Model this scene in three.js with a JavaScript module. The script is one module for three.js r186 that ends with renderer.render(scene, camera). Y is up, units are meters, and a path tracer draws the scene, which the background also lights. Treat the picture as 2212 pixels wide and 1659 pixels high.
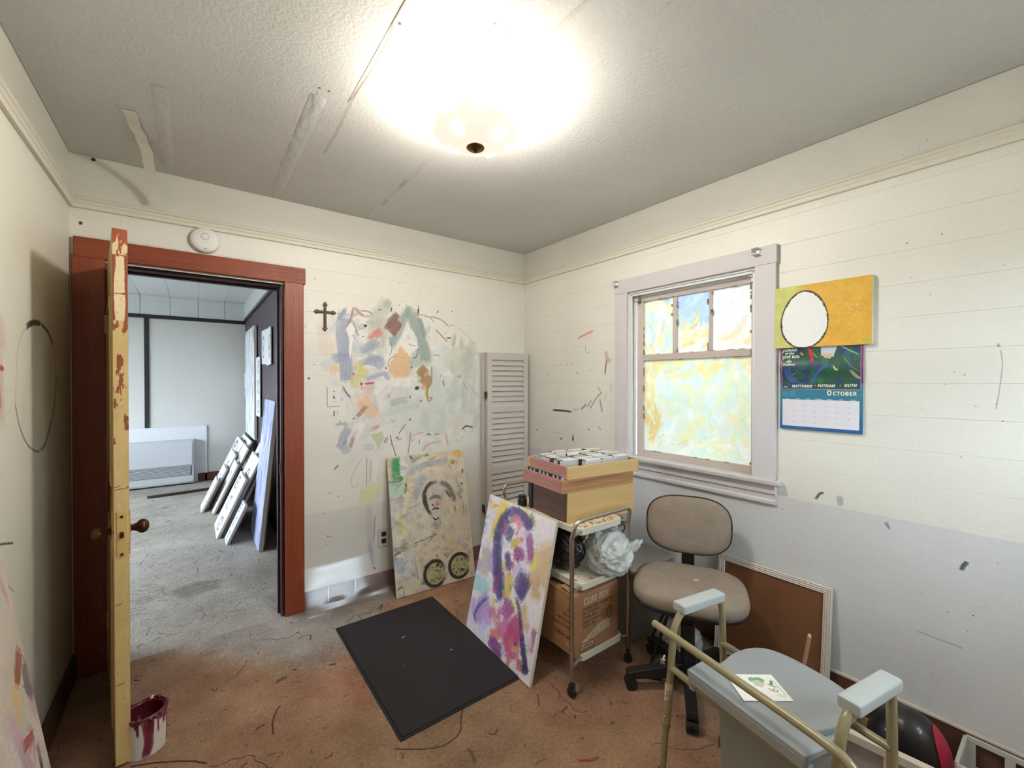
import * as THREE from 'three';
import { RoundedBoxGeometry } from 'three/addons/geometries/RoundedBoxGeometry.js';
import { mergeGeometries } from 'three/addons/utils/BufferGeometryUtils.js';
import { RectAreaLightUniformsLib } from 'three/addons/lights/RectAreaLightUniformsLib.js';

// ---------------------------------------------------------------- camera, sky, exposure
const scene = new THREE.Scene();
const camera = new THREE.PerspectiveCamera(84.02, 4 / 3, 0.05, 200);
camera.position.set(-2.3167, 1.44, 2.9178);
{
  const yaw = 0.643275, pitch = -0.00727;
  camera.lookAt(camera.position.x + Math.sin(yaw) * Math.cos(pitch), camera.position.y + Math.sin(pitch), camera.position.z - Math.cos(yaw) * Math.cos(pitch));
}
const renderer = new THREE.WebGLRenderer({ antialias: true });
renderer.toneMapping = THREE.LinearToneMapping;
renderer.toneMappingExposure = 1.12;
renderer.shadowMap.enabled = true;
RectAreaLightUniformsLib.init();
// an even bright overcast sky; it reaches the rooms only through the windows
scene.background = new THREE.Color().setRGB(0.76, 0.88, 1.0);
scene.backgroundIntensity = 18;
const LAMP_POWER = 4.35, LAMP_COLOR = new THREE.Color().setRGB(1.0, 0.95, 0.875);

// ---------------------------------------------------------------- helpers
const V3 = (x, y, z) => new THREE.Vector3(x, y, z);
const PI = Math.PI;
function rng(seed) { let s = seed | 0; return () => { s = (s + 0x6d2b79f5) | 0; let t = Math.imul(s ^ (s >>> 15), 1 | s); t = (t + Math.imul(t ^ (t >>> 7), 61 | t)) ^ t; return ((t ^ (t >>> 14)) >>> 0) / 4294967296; }; }
const R0 = rng(77);
const hash = (x, y) => { let h = Math.imul(x, 374761393) ^ Math.imul(y, 668265263); h = Math.imul(h ^ (h >>> 13), 1274126177); return ((h ^ (h >>> 16)) >>> 0) / 4294967296; };
function vnoise(x, y) { const ix = Math.floor(x), iy = Math.floor(y); let fx = x - ix, fy = y - iy; fx = fx * fx * (3 - 2 * fx); fy = fy * fy * (3 - 2 * fy); const a = hash(ix, iy), b = hash(ix + 1, iy), c = hash(ix, iy + 1), d = hash(ix + 1, iy + 1); return a + (b - a) * fx + (c - a) * fy + (a - b - c + d) * fx * fy; }
const fbm = (x, y, o = 4) => { let s = 0, a = 0.5, n = 0; for (let i = 0; i < o; i++) { s += a * vnoise(x, y); n += a; a *= 0.5; x = x * 2.03 + 17.3; y = y * 2.03 + 9.1; } return s / n; };
const clamp = (x, a = 0, b = 1) => Math.min(b, Math.max(a, x));
const sstep = (a, b, x) => { const t = clamp((x - a) / (b - a)); return t * t * (3 - 2 * t); };

const used = new Map();
function numbered(n) { const k = used.get(n) ?? 0; used.set(n, k + 1); return k ? n + '_' + String(k).padStart(3, '0') : n; }
function tag(o, label, category, group) { o.userData.label = label; o.userData.category = category; if (group) o.userData.group = group; return o; }
function thing(name, label, category, pos = [0, 0, 0], rotY = 0, group) {
  const g = new THREE.Group(); g.name = numbered(name); g.position.set(...pos); g.rotation.y = rotY; scene.add(g); return tag(g, label, category, group);
}
function struct(name, label, category) { const g = new THREE.Group(); g.name = numbered(name); scene.add(g); g.userData.kind = 'structure'; return tag(g, label, category); }
function part(parent, name, geo, mat, pos, rot, label) {
  const m = new THREE.Mesh(geo, mat); m.name = name; parent.add(m);
  if (pos) m.position.set(...pos); if (rot) m.rotation.set(...rot); if (label) m.userData.label = label; return m;
}
function sub(parent, name, pos, rot) { const g = new THREE.Group(); g.name = name; parent.add(g); if (pos) g.position.set(...pos); if (rot) g.rotation.set(...rot); return g; }
const rb = (w, h, d, r = 0.003, s = 1) => new RoundedBoxGeometry(w, h, d, s, Math.min(r, w / 2.01, h / 2.01, d / 2.01));
const at = (g, x, y, z, rx = 0, ry = 0, rz = 0) => g.applyMatrix4(new THREE.Matrix4().compose(V3(x, y, z), new THREE.Quaternion().setFromEuler(new THREE.Euler(rx, ry, rz)), V3(1, 1, 1)));
const merge = (list) => mergeGeometries(list.map((g) => { const n = g.index ? g.toNonIndexed() : g; for (const k of Object.keys(n.attributes)) if (!['position', 'normal', 'uv'].includes(k)) n.deleteAttribute(k); return n; }));
const cyl = (r1, r2, h, n = 20) => new THREE.CylinderGeometry(r1, r2, h, n);
const lathe = (pts, n = 28) => new THREE.LatheGeometry(pts.map(([x, y]) => new THREE.Vector2(x, y)), n);
// a bent tube through points with rounded corners and closed ends
function pipe(pts, r, bend = 0.03, n = 10) {
  const P = pts.map((p) => V3(...p)), path = new THREE.CurvePath();
  let prev = P[0].clone();
  for (let i = 1; i < P.length; i++) {
    if (i === P.length - 1) { path.add(new THREE.LineCurve3(prev, P[i])); break; }
    const a = P[i].clone().sub(P[i - 1]), b = P[i + 1].clone().sub(P[i]);
    const k = Math.min(bend, a.length() * 0.48, b.length() * 0.48);
    const s = P[i].clone().addScaledVector(a.normalize(), -k), e = P[i].clone().addScaledVector(b.normalize(), k);
    if (prev.distanceTo(s) > 1e-5) path.add(new THREE.LineCurve3(prev, s));
    path.add(new THREE.QuadraticBezierCurve3(s, P[i], e)); prev = e;
  }
  const segs = Math.max(6, (pts.length - 2) * 14 + 4);
  const pl = path.getSpacedPoints(segs * 2), curve = new THREE.CatmullRomCurve3(pl, false, 'centripetal');
  const body = new THREE.TubeGeometry(curve, segs * 2, r, n, false);
  const caps = [[pl[0], pl[1]], [pl[pl.length - 1], pl[pl.length - 2]]].map(([p, q]) => { const c = new THREE.CircleGeometry(r, n); c.lookAt(p.clone().sub(q)); c.translate(p.x, p.y, p.z); return c; });
  return merge([body, ...caps]);
}
const rod = (a, b, r, n = 12) => pipe([a, b], r, 0.01, n);
function superShape(w, d, e = 3, n = 48) { const s = new THREE.Shape(); for (let i = 0; i < n; i++) { const t = (i / n) * 2 * PI, c = Math.cos(t), q = Math.sin(t); const x = Math.sign(c) * Math.abs(c) ** (2 / e) * w / 2, y = Math.sign(q) * Math.abs(q) ** (2 / e) * d / 2; i ? s.lineTo(x, y) : s.moveTo(x, y); } s.closePath(); return s; }
const extr = (shape, depth, bt = 0, bs = bt, seg = 3) => new THREE.ExtrudeGeometry(shape, { depth, bevelEnabled: bt > 0, bevelThickness: bt, bevelSize: bs, bevelOffset: -bs, bevelSegments: seg, curveSegments: 24, steps: 1 });

// ---------------------------------------------------------------- materials and textures
const C = (r, g, b) => new THREE.Color(`rgb(${r | 0},${g | 0},${b | 0})`);
const mat = (c, rough = 0.6, o = {}) => new THREE.MeshStandardMaterial({ color: Array.isArray(c) ? C(...c) : c, roughness: rough, ...o });
const phys = (c, rough, o = {}) => new THREE.MeshPhysicalMaterial({ color: Array.isArray(c) ? C(...c) : c, roughness: rough, ...o });
function dataTex(w, h, f, srgb = false) {
  const d = new Uint8Array(w * h * 4);
  for (let y = 0; y < h; y++) for (let x = 0; x < w; x++) { const v = f(x, y), o = (y * w + x) * 4; if (Array.isArray(v)) { d[o] = clamp(v[0], 0, 255); d[o + 1] = clamp(v[1], 0, 255); d[o + 2] = clamp(v[2], 0, 255); } else d[o] = d[o + 1] = d[o + 2] = clamp(v, 0, 1) * 255; d[o + 3] = 255; }
  const t = new THREE.DataTexture(d, w, h); t.wrapS = t.wrapT = THREE.RepeatWrapping; t.magFilter = THREE.LinearFilter; t.needsUpdate = true; if (srgb) t.colorSpace = THREE.SRGBColorSpace; return t;
}
const tnoise = (u, v, n, o = 3) => { // seamless fbm on the unit square
  let s = 0, a = 0.5, k = 0; for (let i = 0; i < o; i++) { const x = u * n, y = v * n, ix = Math.floor(x), iy = Math.floor(y); let fx = x - ix, fy = y - iy; fx = fx * fx * (3 - 2 * fx); fy = fy * fy * (3 - 2 * fy); const H = (p, q) => hash(((p % n) + n) % n + i * 57, ((q % n) + n) % n + i * 131); const A = H(ix, iy), B = H(ix + 1, iy), Cc = H(ix, iy + 1), D = H(ix + 1, iy + 1); s += a * (A + (B - A) * fx + (Cc - A) * fy + (A - B - Cc + D) * fx * fy); k += a; a *= 0.55; n *= 2; } return s / k;
};
const T_fine = dataTex(512, 512, (x, y) => tnoise(x / 512, y / 512, 64, 3));           // fine stipple
const T_soft = dataTex(512, 512, (x, y) => tnoise(x / 512, y / 512, 10, 5));           // soft lumps with grain
const T_pile = dataTex(512, 512, (x, y) => 0.55 * tnoise(x / 512, y / 512, 120, 2) + 0.45 * tnoise(x / 512, y / 512, 24, 3)); // carpet pile
const T_weave = dataTex(256, 256, (x, y) => 0.5 + 0.25 * Math.sin((x / 256) * 2 * PI * 64) * Math.sin((y / 256) * 2 * PI * 64) + 0.25 * (hash(x, y) - 0.5));
const T_brush = dataTex(512, 512, (x, y) => tnoise(x / 512, y / 512 * 0.25 + 0.1, 48, 3));
const T_wood = dataTex(512, 512, (x, y) => { const u = x / 512, v = y / 512; const w = tnoise(u, v, 4, 3); const g = Math.sin((v * 22 + w * 5) * 2 * PI) * 0.5 + 0.5; return 0.35 + 0.35 * g * 0.6 + 0.3 * tnoise(u * 0.25, v, 96, 2); });
const rep = (t, x, y = x) => { const c = t.clone(); c.repeat.set(x, y); c.needsUpdate = true; return c; };
// two-tone texture from a grey pattern
function tint(w, h, f, a, b) { return dataTex(w, h, (x, y) => { const k = f(x / w, y / h); return [a[0] + (b[0] - a[0]) * k, a[1] + (b[1] - a[1]) * k, a[2] + (b[2] - a[2]) * k]; }, true); }

// a canvas measured in metres, with brush strokes of bristles
class Paint {
  constructor(x0, y0, w, h, ppm, seed = 1) {
    Object.assign(this, { x0, y0, w, h, ppm, r: rng(seed), k: 1 });
    this.c = document.createElement('canvas'); this.c.width = Math.round(w * ppm); this.c.height = Math.round(h * ppm);
    this.g = this.c.getContext('2d'); this.g.lineCap = 'round'; this.g.lineJoin = 'round';
  }
  px([x, y]) { return [(x - this.x0) * this.ppm, (this.y0 + this.h - y) * this.ppm]; }
  css(c, a = 1, j = 0) { const d = j ? (this.r() - 0.5) * 2 * j : 0; return `rgba(${clamp(c[0] + d, 0, 255) | 0},${clamp(c[1] + d, 0, 255) | 0},${clamp(c[2] + d, 0, 255) | 0},${a})`; }
  base(f) { // f(u,v) in metres gives a colour
    const { width: W, height: H } = this.c, im = this.g.createImageData(W, H), d = im.data;
    for (let y = 0; y < H; y++) for (let x = 0; x < W; x++) { const c = f(this.x0 + (x + 0.5) / this.ppm, this.y0 + this.h - (y + 0.5) / this.ppm), o = (y * W + x) * 4; d[o] = c[0]; d[o + 1] = c[1]; d[o + 2] = c[2]; d[o + 3] = 255; }
    this.g.putImageData(im, 0, 0); return this;
  }
  fill(c) { this.g.fillStyle = this.css(c); this.g.fillRect(0, 0, this.c.width, this.c.height); return this; }
  curve(pts) { if (pts.length < 3) { const [a, b] = pts.length < 2 ? [pts[0], pts[0]] : pts; const o = []; for (let i = 0; i <= 8; i++) o.push([a[0] + (b[0] - a[0]) * i / 8, a[1] + (b[1] - a[1]) * i / 8]); return o; } const cv = new THREE.CatmullRomCurve3(pts.map((p) => V3(p[0], p[1], 0))); return cv.getPoints(pts.length * 8).map((p) => [p.x, p.y]); }
  // a brush stroke: colour, width in metres, opacity, dryness 0..1
  s(pts, c, w, a = 0.9, dry = 0.25) {
    const g = this.g, P = this.curve(pts).map((p) => this.px(p)), W = w * this.k * this.ppm, r = this.r;
    if (W < 5) { g.strokeStyle = this.css(c, a); g.lineWidth = Math.max(1, W); g.beginPath(); P.forEach((p, i) => { const q = [p[0] + (r() - 0.5) * W * 0.3, p[1] + (r() - 0.5) * W * 0.3]; i ? g.lineTo(...q) : g.moveTo(...q); }); g.stroke(); return this; }
    const n = Math.ceil(W / 1.5), N = P.length, nx = [], ny = [];
    for (let i = 0; i < N; i++) { const p = P[Math.max(0, i - 1)], q = P[Math.min(N - 1, i + 1)], l = Math.hypot(q[0] - p[0], q[1] - p[1]) || 1; nx.push(-(q[1] - p[1]) / l); ny.push((q[0] - p[0]) / l); }
    const L = Math.hypot(P[N - 1][0] - P[0][0], P[N - 1][1] - P[0][1]) || 1;
    if (dry < 0.6) { // body of the stroke
      g.save(); g.lineCap = 'butt';
      for (let q = 0; q < 3; q++) { const o = (r() - 0.5) * W * 0.16, e = Math.max(1, N * (0.06 + 0.12 * r()) | 0); g.strokeStyle = this.css(c, a * 0.42 * (1 - dry * 0.9), 6); g.lineWidth = W * (0.6 + 0.3 * r()); g.beginPath(); for (let i = e; i < N - e; i++) { const x = P[i][0] + nx[i] * o, y = P[i][1] + ny[i] * o; i > e ? g.lineTo(x, y) : g.moveTo(x, y); } g.stroke(); }
      g.restore();
    }
    for (let b = 0; b < n; b++) {
      const t = (b + r()) / n - 0.5, edge = Math.abs(t) * 2, off = t * W; let wob = 0;
      if (r() < dry * (0.35 + 0.65 * edge)) continue;
      const ext = Math.min(0.6 * W, L) / L * (0.4 * (r() - 0.3)) * (1 - edge * 0.6);
      const i0 = Math.max(0, Math.round((r() * r() * 0.3 * (0.35 + edge)) * N)), i1 = Math.min(N, Math.round((1 - r() * (0.12 + 0.3 * dry) * (0.6 + edge)) * N));
      g.strokeStyle = this.css(c, a * (0.25 + 0.5 * r()), 10); g.lineWidth = 1.2 + r() * 2.2; g.beginPath(); let pen = false;
      for (let i = i0; i < i1; i++) { wob += (r() - 0.5) * 0.5; if (dry > 0.45 && r() < (dry - 0.4) * 0.5) { pen = false; continue; } const x = P[i][0] + nx[i] * (off + wob), y = P[i][1] + ny[i] * (off + wob); pen ? g.lineTo(x, y) : g.moveTo(x, y); pen = true; }
      g.stroke();
    }
    return this;
  }
  // a painted patch with a brushy rim
  f(pts, c, a = 0.9, rough = 0.012, dir = 1.2) {
    const g = this.g, r = this.r, P = []; const n = pts.length;
    for (let i = 0; i < n; i++) { const A = pts[i], B = pts[(i + 1) % n], k = Math.max(3, Math.ceil(Math.hypot(B[0] - A[0], B[1] - A[1]) / 0.006)); for (let j = 0; j < k; j++) { const t = j / k; P.push(this.px([A[0] + (B[0] - A[0]) * t + (r() - 0.5) * rough, A[1] + (B[1] - A[1]) * t + (r() - 0.5) * rough])); } }
    g.save(); g.beginPath(); P.forEach((p, i) => (i ? g.lineTo(...p) : g.moveTo(...p))); g.closePath(); g.fillStyle = this.css(c, a); g.fill(); g.clip();
    const xs = P.map((p) => p[0]), ys = P.map((p) => p[1]), x0 = Math.min(...xs), x1 = Math.max(...xs), y0 = Math.min(...ys), y1 = Math.max(...ys), m = ((x1 - x0) * (y1 - y0)) / 160;
    for (let i = 0; i < m; i++) { const x = x0 + r() * (x1 - x0), y = y0 + r() * (y1 - y0), l = 8 + r() * 26, an = dir + (r() - 0.5) * 0.7; g.strokeStyle = this.css(c, a * 0.35 * r(), 22); g.lineWidth = 1 + r() * 2.4; g.beginPath(); g.moveTo(x, y); g.lineTo(x + Math.cos(an) * l, y + Math.sin(an) * l); g.stroke(); }
    g.restore(); return this;
  }
  // drag what is already painted about, as a dry brush does
  smudge(n, len, width, a = 0.5, box, swirl = 3, jit = 8) {
    const { width: W, height: H } = this.c, g = this.g, r = this.r, d = g.getImageData(0, 0, W, H).data, [X0, X1, Y0, Y1] = box ?? [this.x0, this.x0 + this.w, this.y0, this.y0 + this.h];
    for (let i = 0; i < n; i++) {
      const m = [X0 + r() * (X1 - X0), Y0 + r() * (Y1 - Y0)], [x, y] = this.px(m), xi = clamp(x | 0, 0, W - 1), yi = clamp(y | 0, 0, H - 1), o = (yi * W + xi) * 4, an = vnoise(m[0] * swirl * 3 + 11, m[1] * swirl * 3 + 5) * 7 + (r() - 0.5) * 1.6, l = len * this.ppm * (0.3 + r());
      g.strokeStyle = this.css([d[o], d[o + 1], d[o + 2]], a * (0.4 + 0.6 * r()), jit); g.lineWidth = Math.max(1, width * this.ppm * (0.3 + r())); g.beginPath(); g.moveTo(x, y); g.quadraticCurveTo(x + Math.cos(an) * l * 0.5, y + Math.sin(an) * l * 0.5, x + Math.cos(an + 0.5) * l, y + Math.sin(an + 0.5) * l); g.stroke();
    }
    return this;
  }
  dots(list, c, d, a = 0.9) { const g = this.g; for (const p of list) { const [x, y] = this.px(p); g.fillStyle = this.css(c, a, 8); g.beginPath(); g.ellipse(x, y, d * this.ppm / 2, d * this.ppm / 2 * (0.6 + this.r() * 0.6), this.r() * 3, 0, 7); g.fill(); } return this; }
  spatter(n, c, d, a = 0.8, box) { const [X0, X1, Y0, Y1] = box ?? [this.x0, this.x0 + this.w, this.y0, this.y0 + this.h]; for (let i = 0; i < n; i++) this.dots([[X0 + this.r() * (X1 - X0), Y0 + this.r() * (Y1 - Y0)]], c, d * (0.4 + this.r()), a * (0.4 + 0.6 * this.r())); return this; }
  text(str, p, size, c, { font = 'sans-serif', weight = 'bold', italic = false, align = 'left', rot = 0, sx = 1 } = {}) { const g = this.g, [x, y] = this.px(p); g.save(); g.translate(x, y); g.rotate(rot); g.scale(sx, 1); if (italic) g.transform(1, 0, -0.22, 1, 0, 0); g.font = `${weight} ${size * this.ppm}px ${font}`; g.textAlign = align; g.textBaseline = 'alphabetic'; g.fillStyle = this.css(c); g.fillText(str, 0, 0); g.restore(); return this; }
  tex() { const t = new THREE.CanvasTexture(this.c); t.colorSpace = THREE.SRGBColorSpace; t.wrapS = t.wrapT = THREE.ClampToEdgeWrapping; t.anisotropy = 8; return t; }
}

// ---------------------------------------------------------------- room shell
const LX = -2.786, H = 2.5406, ZF = 3.45, RAIL = 2.2786;
const DOOR = { x0: -2.662, x1: -1.876, top: 2.015 };
const WIN = { z0: 1.115, z1: 1.92, y0: 0.93, y1: 2.02 };

// painted boards of the wall with the door
const pA = new Paint(LX, 0, -LX, H, 720, 11);
pA.base((x, y) => { const n = fbm(x * 3, y * 3, 4), m = vnoise(x * 260, y * 260), k = (n - 0.5) * 12 + (m - 0.5) * 5, ye = (fbm(x * 1.7 + 40, y * 1.7, 3) - 0.5) * 8; return [227 + k, 225 + k, 216 + k - ye]; }); pA.k = 1.6;
{
  const A = (list) => { for (const [pts, c, w, a, d] of list) pA.s(pts, c, w, a, d); };
  const PINK = [226, 206, 200], BLUE = [150, 160, 182], WHT = [234, 233, 228], MAU = [152, 128, 132], SAGE = [176, 182, 169], MAR = [104, 78, 74], COR = [211, 134, 128], TEAL = [143, 158, 154], TAN = [224, 181, 138], OCH = [158, 124, 74], YG = [207, 203, 134], PALE = [205, 210, 206], BK = [38, 36, 38], RED = [184, 52, 56], BRN = [166, 128, 112];
  // washes first
  pA.f([[-1.204,1.401],[-.806,1.477],[-.583,1.409],[-.554,1.143],[-.938,1.016],[-1.239,1.151],[-1.25,1.319]], PALE, 0.55, 0.05, 1.5);
  pA.f([[-.752,1.697],[-.508,1.753],[-.471,1.671],[-.516,1.549],[-.669,1.484],[-.766,1.52]], [197, 200, 184], 0.6, 0.05, 1.5);
  pA.f([[-1.359,1.847],[-1.203,1.883],[-1.232,1.741],[-1.261,1.673],[-1.327,1.648],[-1.365,1.733]], SAGE, 0.6, 0.03);
  { // underpainting: overlapping dry washes
    const r = pA.r, wash = (x0, x1, y0, y1, n, pal, an, w = 0.03, a = 0.4) => { for (let i = 0; i < n; i++) { const x = x0 + r() * (x1 - x0), y = y0 + r() * (y1 - y0), t = an + (r() - 0.5) * 1.3, l = 0.05 + r() * 0.13; pA.s([[x, y], [x + Math.cos(t) * l * 0.5 + 0.012 * (r() - 0.5), y - Math.sin(t) * l * 0.5], [x + Math.cos(t) * l, y - Math.sin(t) * l]], pal[r() * pal.length | 0], w * (0.5 + r()), a, 0.5 + 0.2 * r()); } };
    wash(-1.62, -1.25, 1.3, 1.88, 60, [[188, 194, 206], [226, 222, 216], [206, 208, 212], [200, 198, 190], [224, 210, 206], [168, 176, 192]], 1.2); wash(-1.32, -0.84, 1.38, 1.95, 80, [SAGE, [192, 198, 188], [222, 222, 216], [164, 174, 166], [206, 210, 206], [214, 200, 190]], 2.0); wash(-1.0, -0.47, 1.08, 1.78, 80, [[196, 202, 192], [186, 192, 180], [208, 212, 208], [222, 224, 220], [176, 184, 176]], 1.5, 0.035, 0.36); wash(-1.5, -0.55, 0.98, 1.36, 70, [[226, 228, 226], [206, 210, 208], [214, 216, 214], [196, 200, 198]], 1.5, 0.03, 0.36); wash(-1.45, -1.2, 1.1, 1.5, 30, [[224, 206, 196], [232, 230, 226], [212, 196, 188]], 2.2, 0.025, 0.45);
  }
  A([
    [[[-1.642,1.824],[-1.637,1.712],[-1.635,1.594]], PINK, 0.06, 0.5, 0.3], [[[-1.606,1.688],[-1.602,1.585]], [228, 210, 190], 0.05, 0.5, 0.4],
    [[[-.792,1.737],[-.776,1.55],[-.793,1.295]], [206, 214, 217], 0.07, 0.5, 0.4], [[[-.872,1.536],[-.86,1.369],[-.873,1.166]], [198, 206, 202], 0.06, 0.5, 0.4], [[[-.683,1.49],[-.69,1.243]], [190, 197, 188], 0.05, 0.5, 0.5],
    [[[-.523,1.72],[-.575,1.554],[-.604,1.365],[-.598,1.151]], [184, 190, 182], 0.05, 0.55, 0.45], [[[-.494,1.619],[-.539,1.301],[-.532,1.148]], [190, 195, 190], 0.045, 0.5, 0.5], [[[-.682,1.811],[-.703,1.693]], [170, 176, 158], 0.026, 0.6, 0.5], [[[-.618,1.784],[-.64,1.677]], [178, 184, 166], 0.02, 0.6, 0.5], [[[-.553,1.719],[-.626,1.553]], [186, 190, 176], 0.05, 0.5, 0.5],
    [[[-1.203,2.003],[-1.243,1.934],[-1.294,1.88],[-1.294,1.781]], SAGE, 0.085, 0.55, 0.35], [[[-1.2,2.009],[-1.237,1.946]], [168, 176, 162], 0.03, 0.7, 0.4], [[[-1.238,1.707],[-1.294,1.617]], [188, 195, 188], 0.07, 0.5, 0.4], [[[-1.249,1.685],[-1.204,1.62],[-1.216,1.563]], WHT, 0.08, 0.5, 0.4],
    [[[-1.506,1.908],[-1.522,1.766],[-1.507,1.609],[-1.497,1.493],[-1.495,1.412]], BLUE, 0.058, 0.85, 0.25], [[[-1.501,1.919],[-1.556,1.831]], [146, 156, 180], 0.022, 0.85, 0.35], [[[-1.541,1.837],[-1.601,1.755]], [190, 198, 208], 0.03, 0.5, 0.5], [[[-1.592,1.575],[-1.532,1.598],[-1.476,1.615]], BLUE, 0.045, 0.75, 0.3], [[[-1.664,1.532],[-1.557,1.581]], [196, 202, 212], 0.05, 0.5, 0.5],
    [[[-1.28,1.711],[-1.349,1.669],[-1.408,1.629]], BLUE, 0.045, 0.8, 0.3], [[[-1.255,1.607],[-1.349,1.582],[-1.435,1.545]], BLUE, 0.03, 0.75, 0.35], [[[-1.371,1.592],[-1.278,1.567],[-1.311,1.534]], [158, 165, 184], 0.055, 0.75, 0.35], [[[-1.339,1.539],[-1.267,1.49]], [175, 182, 198], 0.04, 0.7, 0.6], [[[-1.377,1.443],[-1.311,1.474],[-1.233,1.488],[-1.222,1.435]], [160, 168, 190], 0.024, 0.75, 0.35], [[[-1.434,1.793],[-1.365,1.82]], [168, 176, 186], 0.03, 0.6, 0.4], [[[-1.465,1.727],[-1.403,1.666],[-1.392,1.613]], [188, 194, 202], 0.05, 0.6, 0.6],
    [[[-1.449,1.938],[-1.47,1.854],[-1.496,1.786]], MAU, 0.016, 0.8, 0.35], [[[-1.449,1.935],[-1.413,1.896],[-1.384,1.88]], MAU, 0.015, 0.8, 0.3], [[[-1.413,1.912],[-1.354,1.913],[-1.316,1.889]], MAU, 0.007, 0.8, 0.2], [[[-1.46,1.849],[-1.434,1.772],[-1.417,1.738]], MAU, 0.007, 0.8, 0.2], [[[-1.465,1.862],[-1.423,1.895],[-1.381,1.88],[-1.324,1.884]], [172, 150, 150], 0.01, 0.7, 0.3], [[[-1.528,1.409],[-1.497,1.356],[-1.469,1.324]], [124, 104, 110], 0.009, 0.9, 0.2],
    [[[-1.073,1.977],[-1.103,1.874],[-1.133,1.792],[-1.175,1.716],[-1.186,1.654]], TEAL, 0.04, 0.75, 0.35], [[[-1.097,1.949],[-1.037,1.932]], TEAL, 0.055, 0.8, 0.25], [[[-1.061,1.964],[-1.018,1.864],[-.975,1.751],[-.937,1.635],[-.937,1.556]], TEAL, 0.06, 0.85, 0.25], [[[-.981,1.908],[-.956,1.84],[-.93,1.759]], [134, 150, 152], 0.025, 0.75, 0.4], [[[-.943,1.57],[-1.025,1.551]], [178, 190, 190], 0.03, 0.6, 0.5],
    [[[-1.136,1.92],[-1.186,1.862],[-1.232,1.788]], MAR, 0.036, 0.9, 0.3], [[[-1.127,1.867],[-1.163,1.813],[-1.198,1.763]], [128, 84, 78], 0.038, 0.85, 0.35], [[[-1.277,1.81],[-1.316,1.763],[-1.362,1.72]], COR, 0.02, 0.85, 0.35], [[[-1.258,1.787],[-1.316,1.747]], COR, 0.034, 0.85, 0.3],
  ]);
  pA.f([[-1.104,1.794],[-1.037,1.816],[-1,1.755],[-.991,1.68],[-1.062,1.636],[-1.134,1.69]], WHT, 0.85, 0.015);
  pA.f([[-1.504,1.783],[-1.475,1.827],[-1.442,1.792],[-1.455,1.749],[-1.465,1.642],[-1.473,1.584],[-1.484,1.626],[-1.481,1.726]], [238, 237, 232], 0.95, 0.004);
  pA.f([[-1.128,1.691],[-1.062,1.625],[-1.055,1.55],[-1.047,1.493],[-1.092,1.455],[-1.169,1.46],[-1.213,1.519],[-1.204,1.569],[-1.16,1.621]], TAN, 0.88, 0.014);
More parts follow.
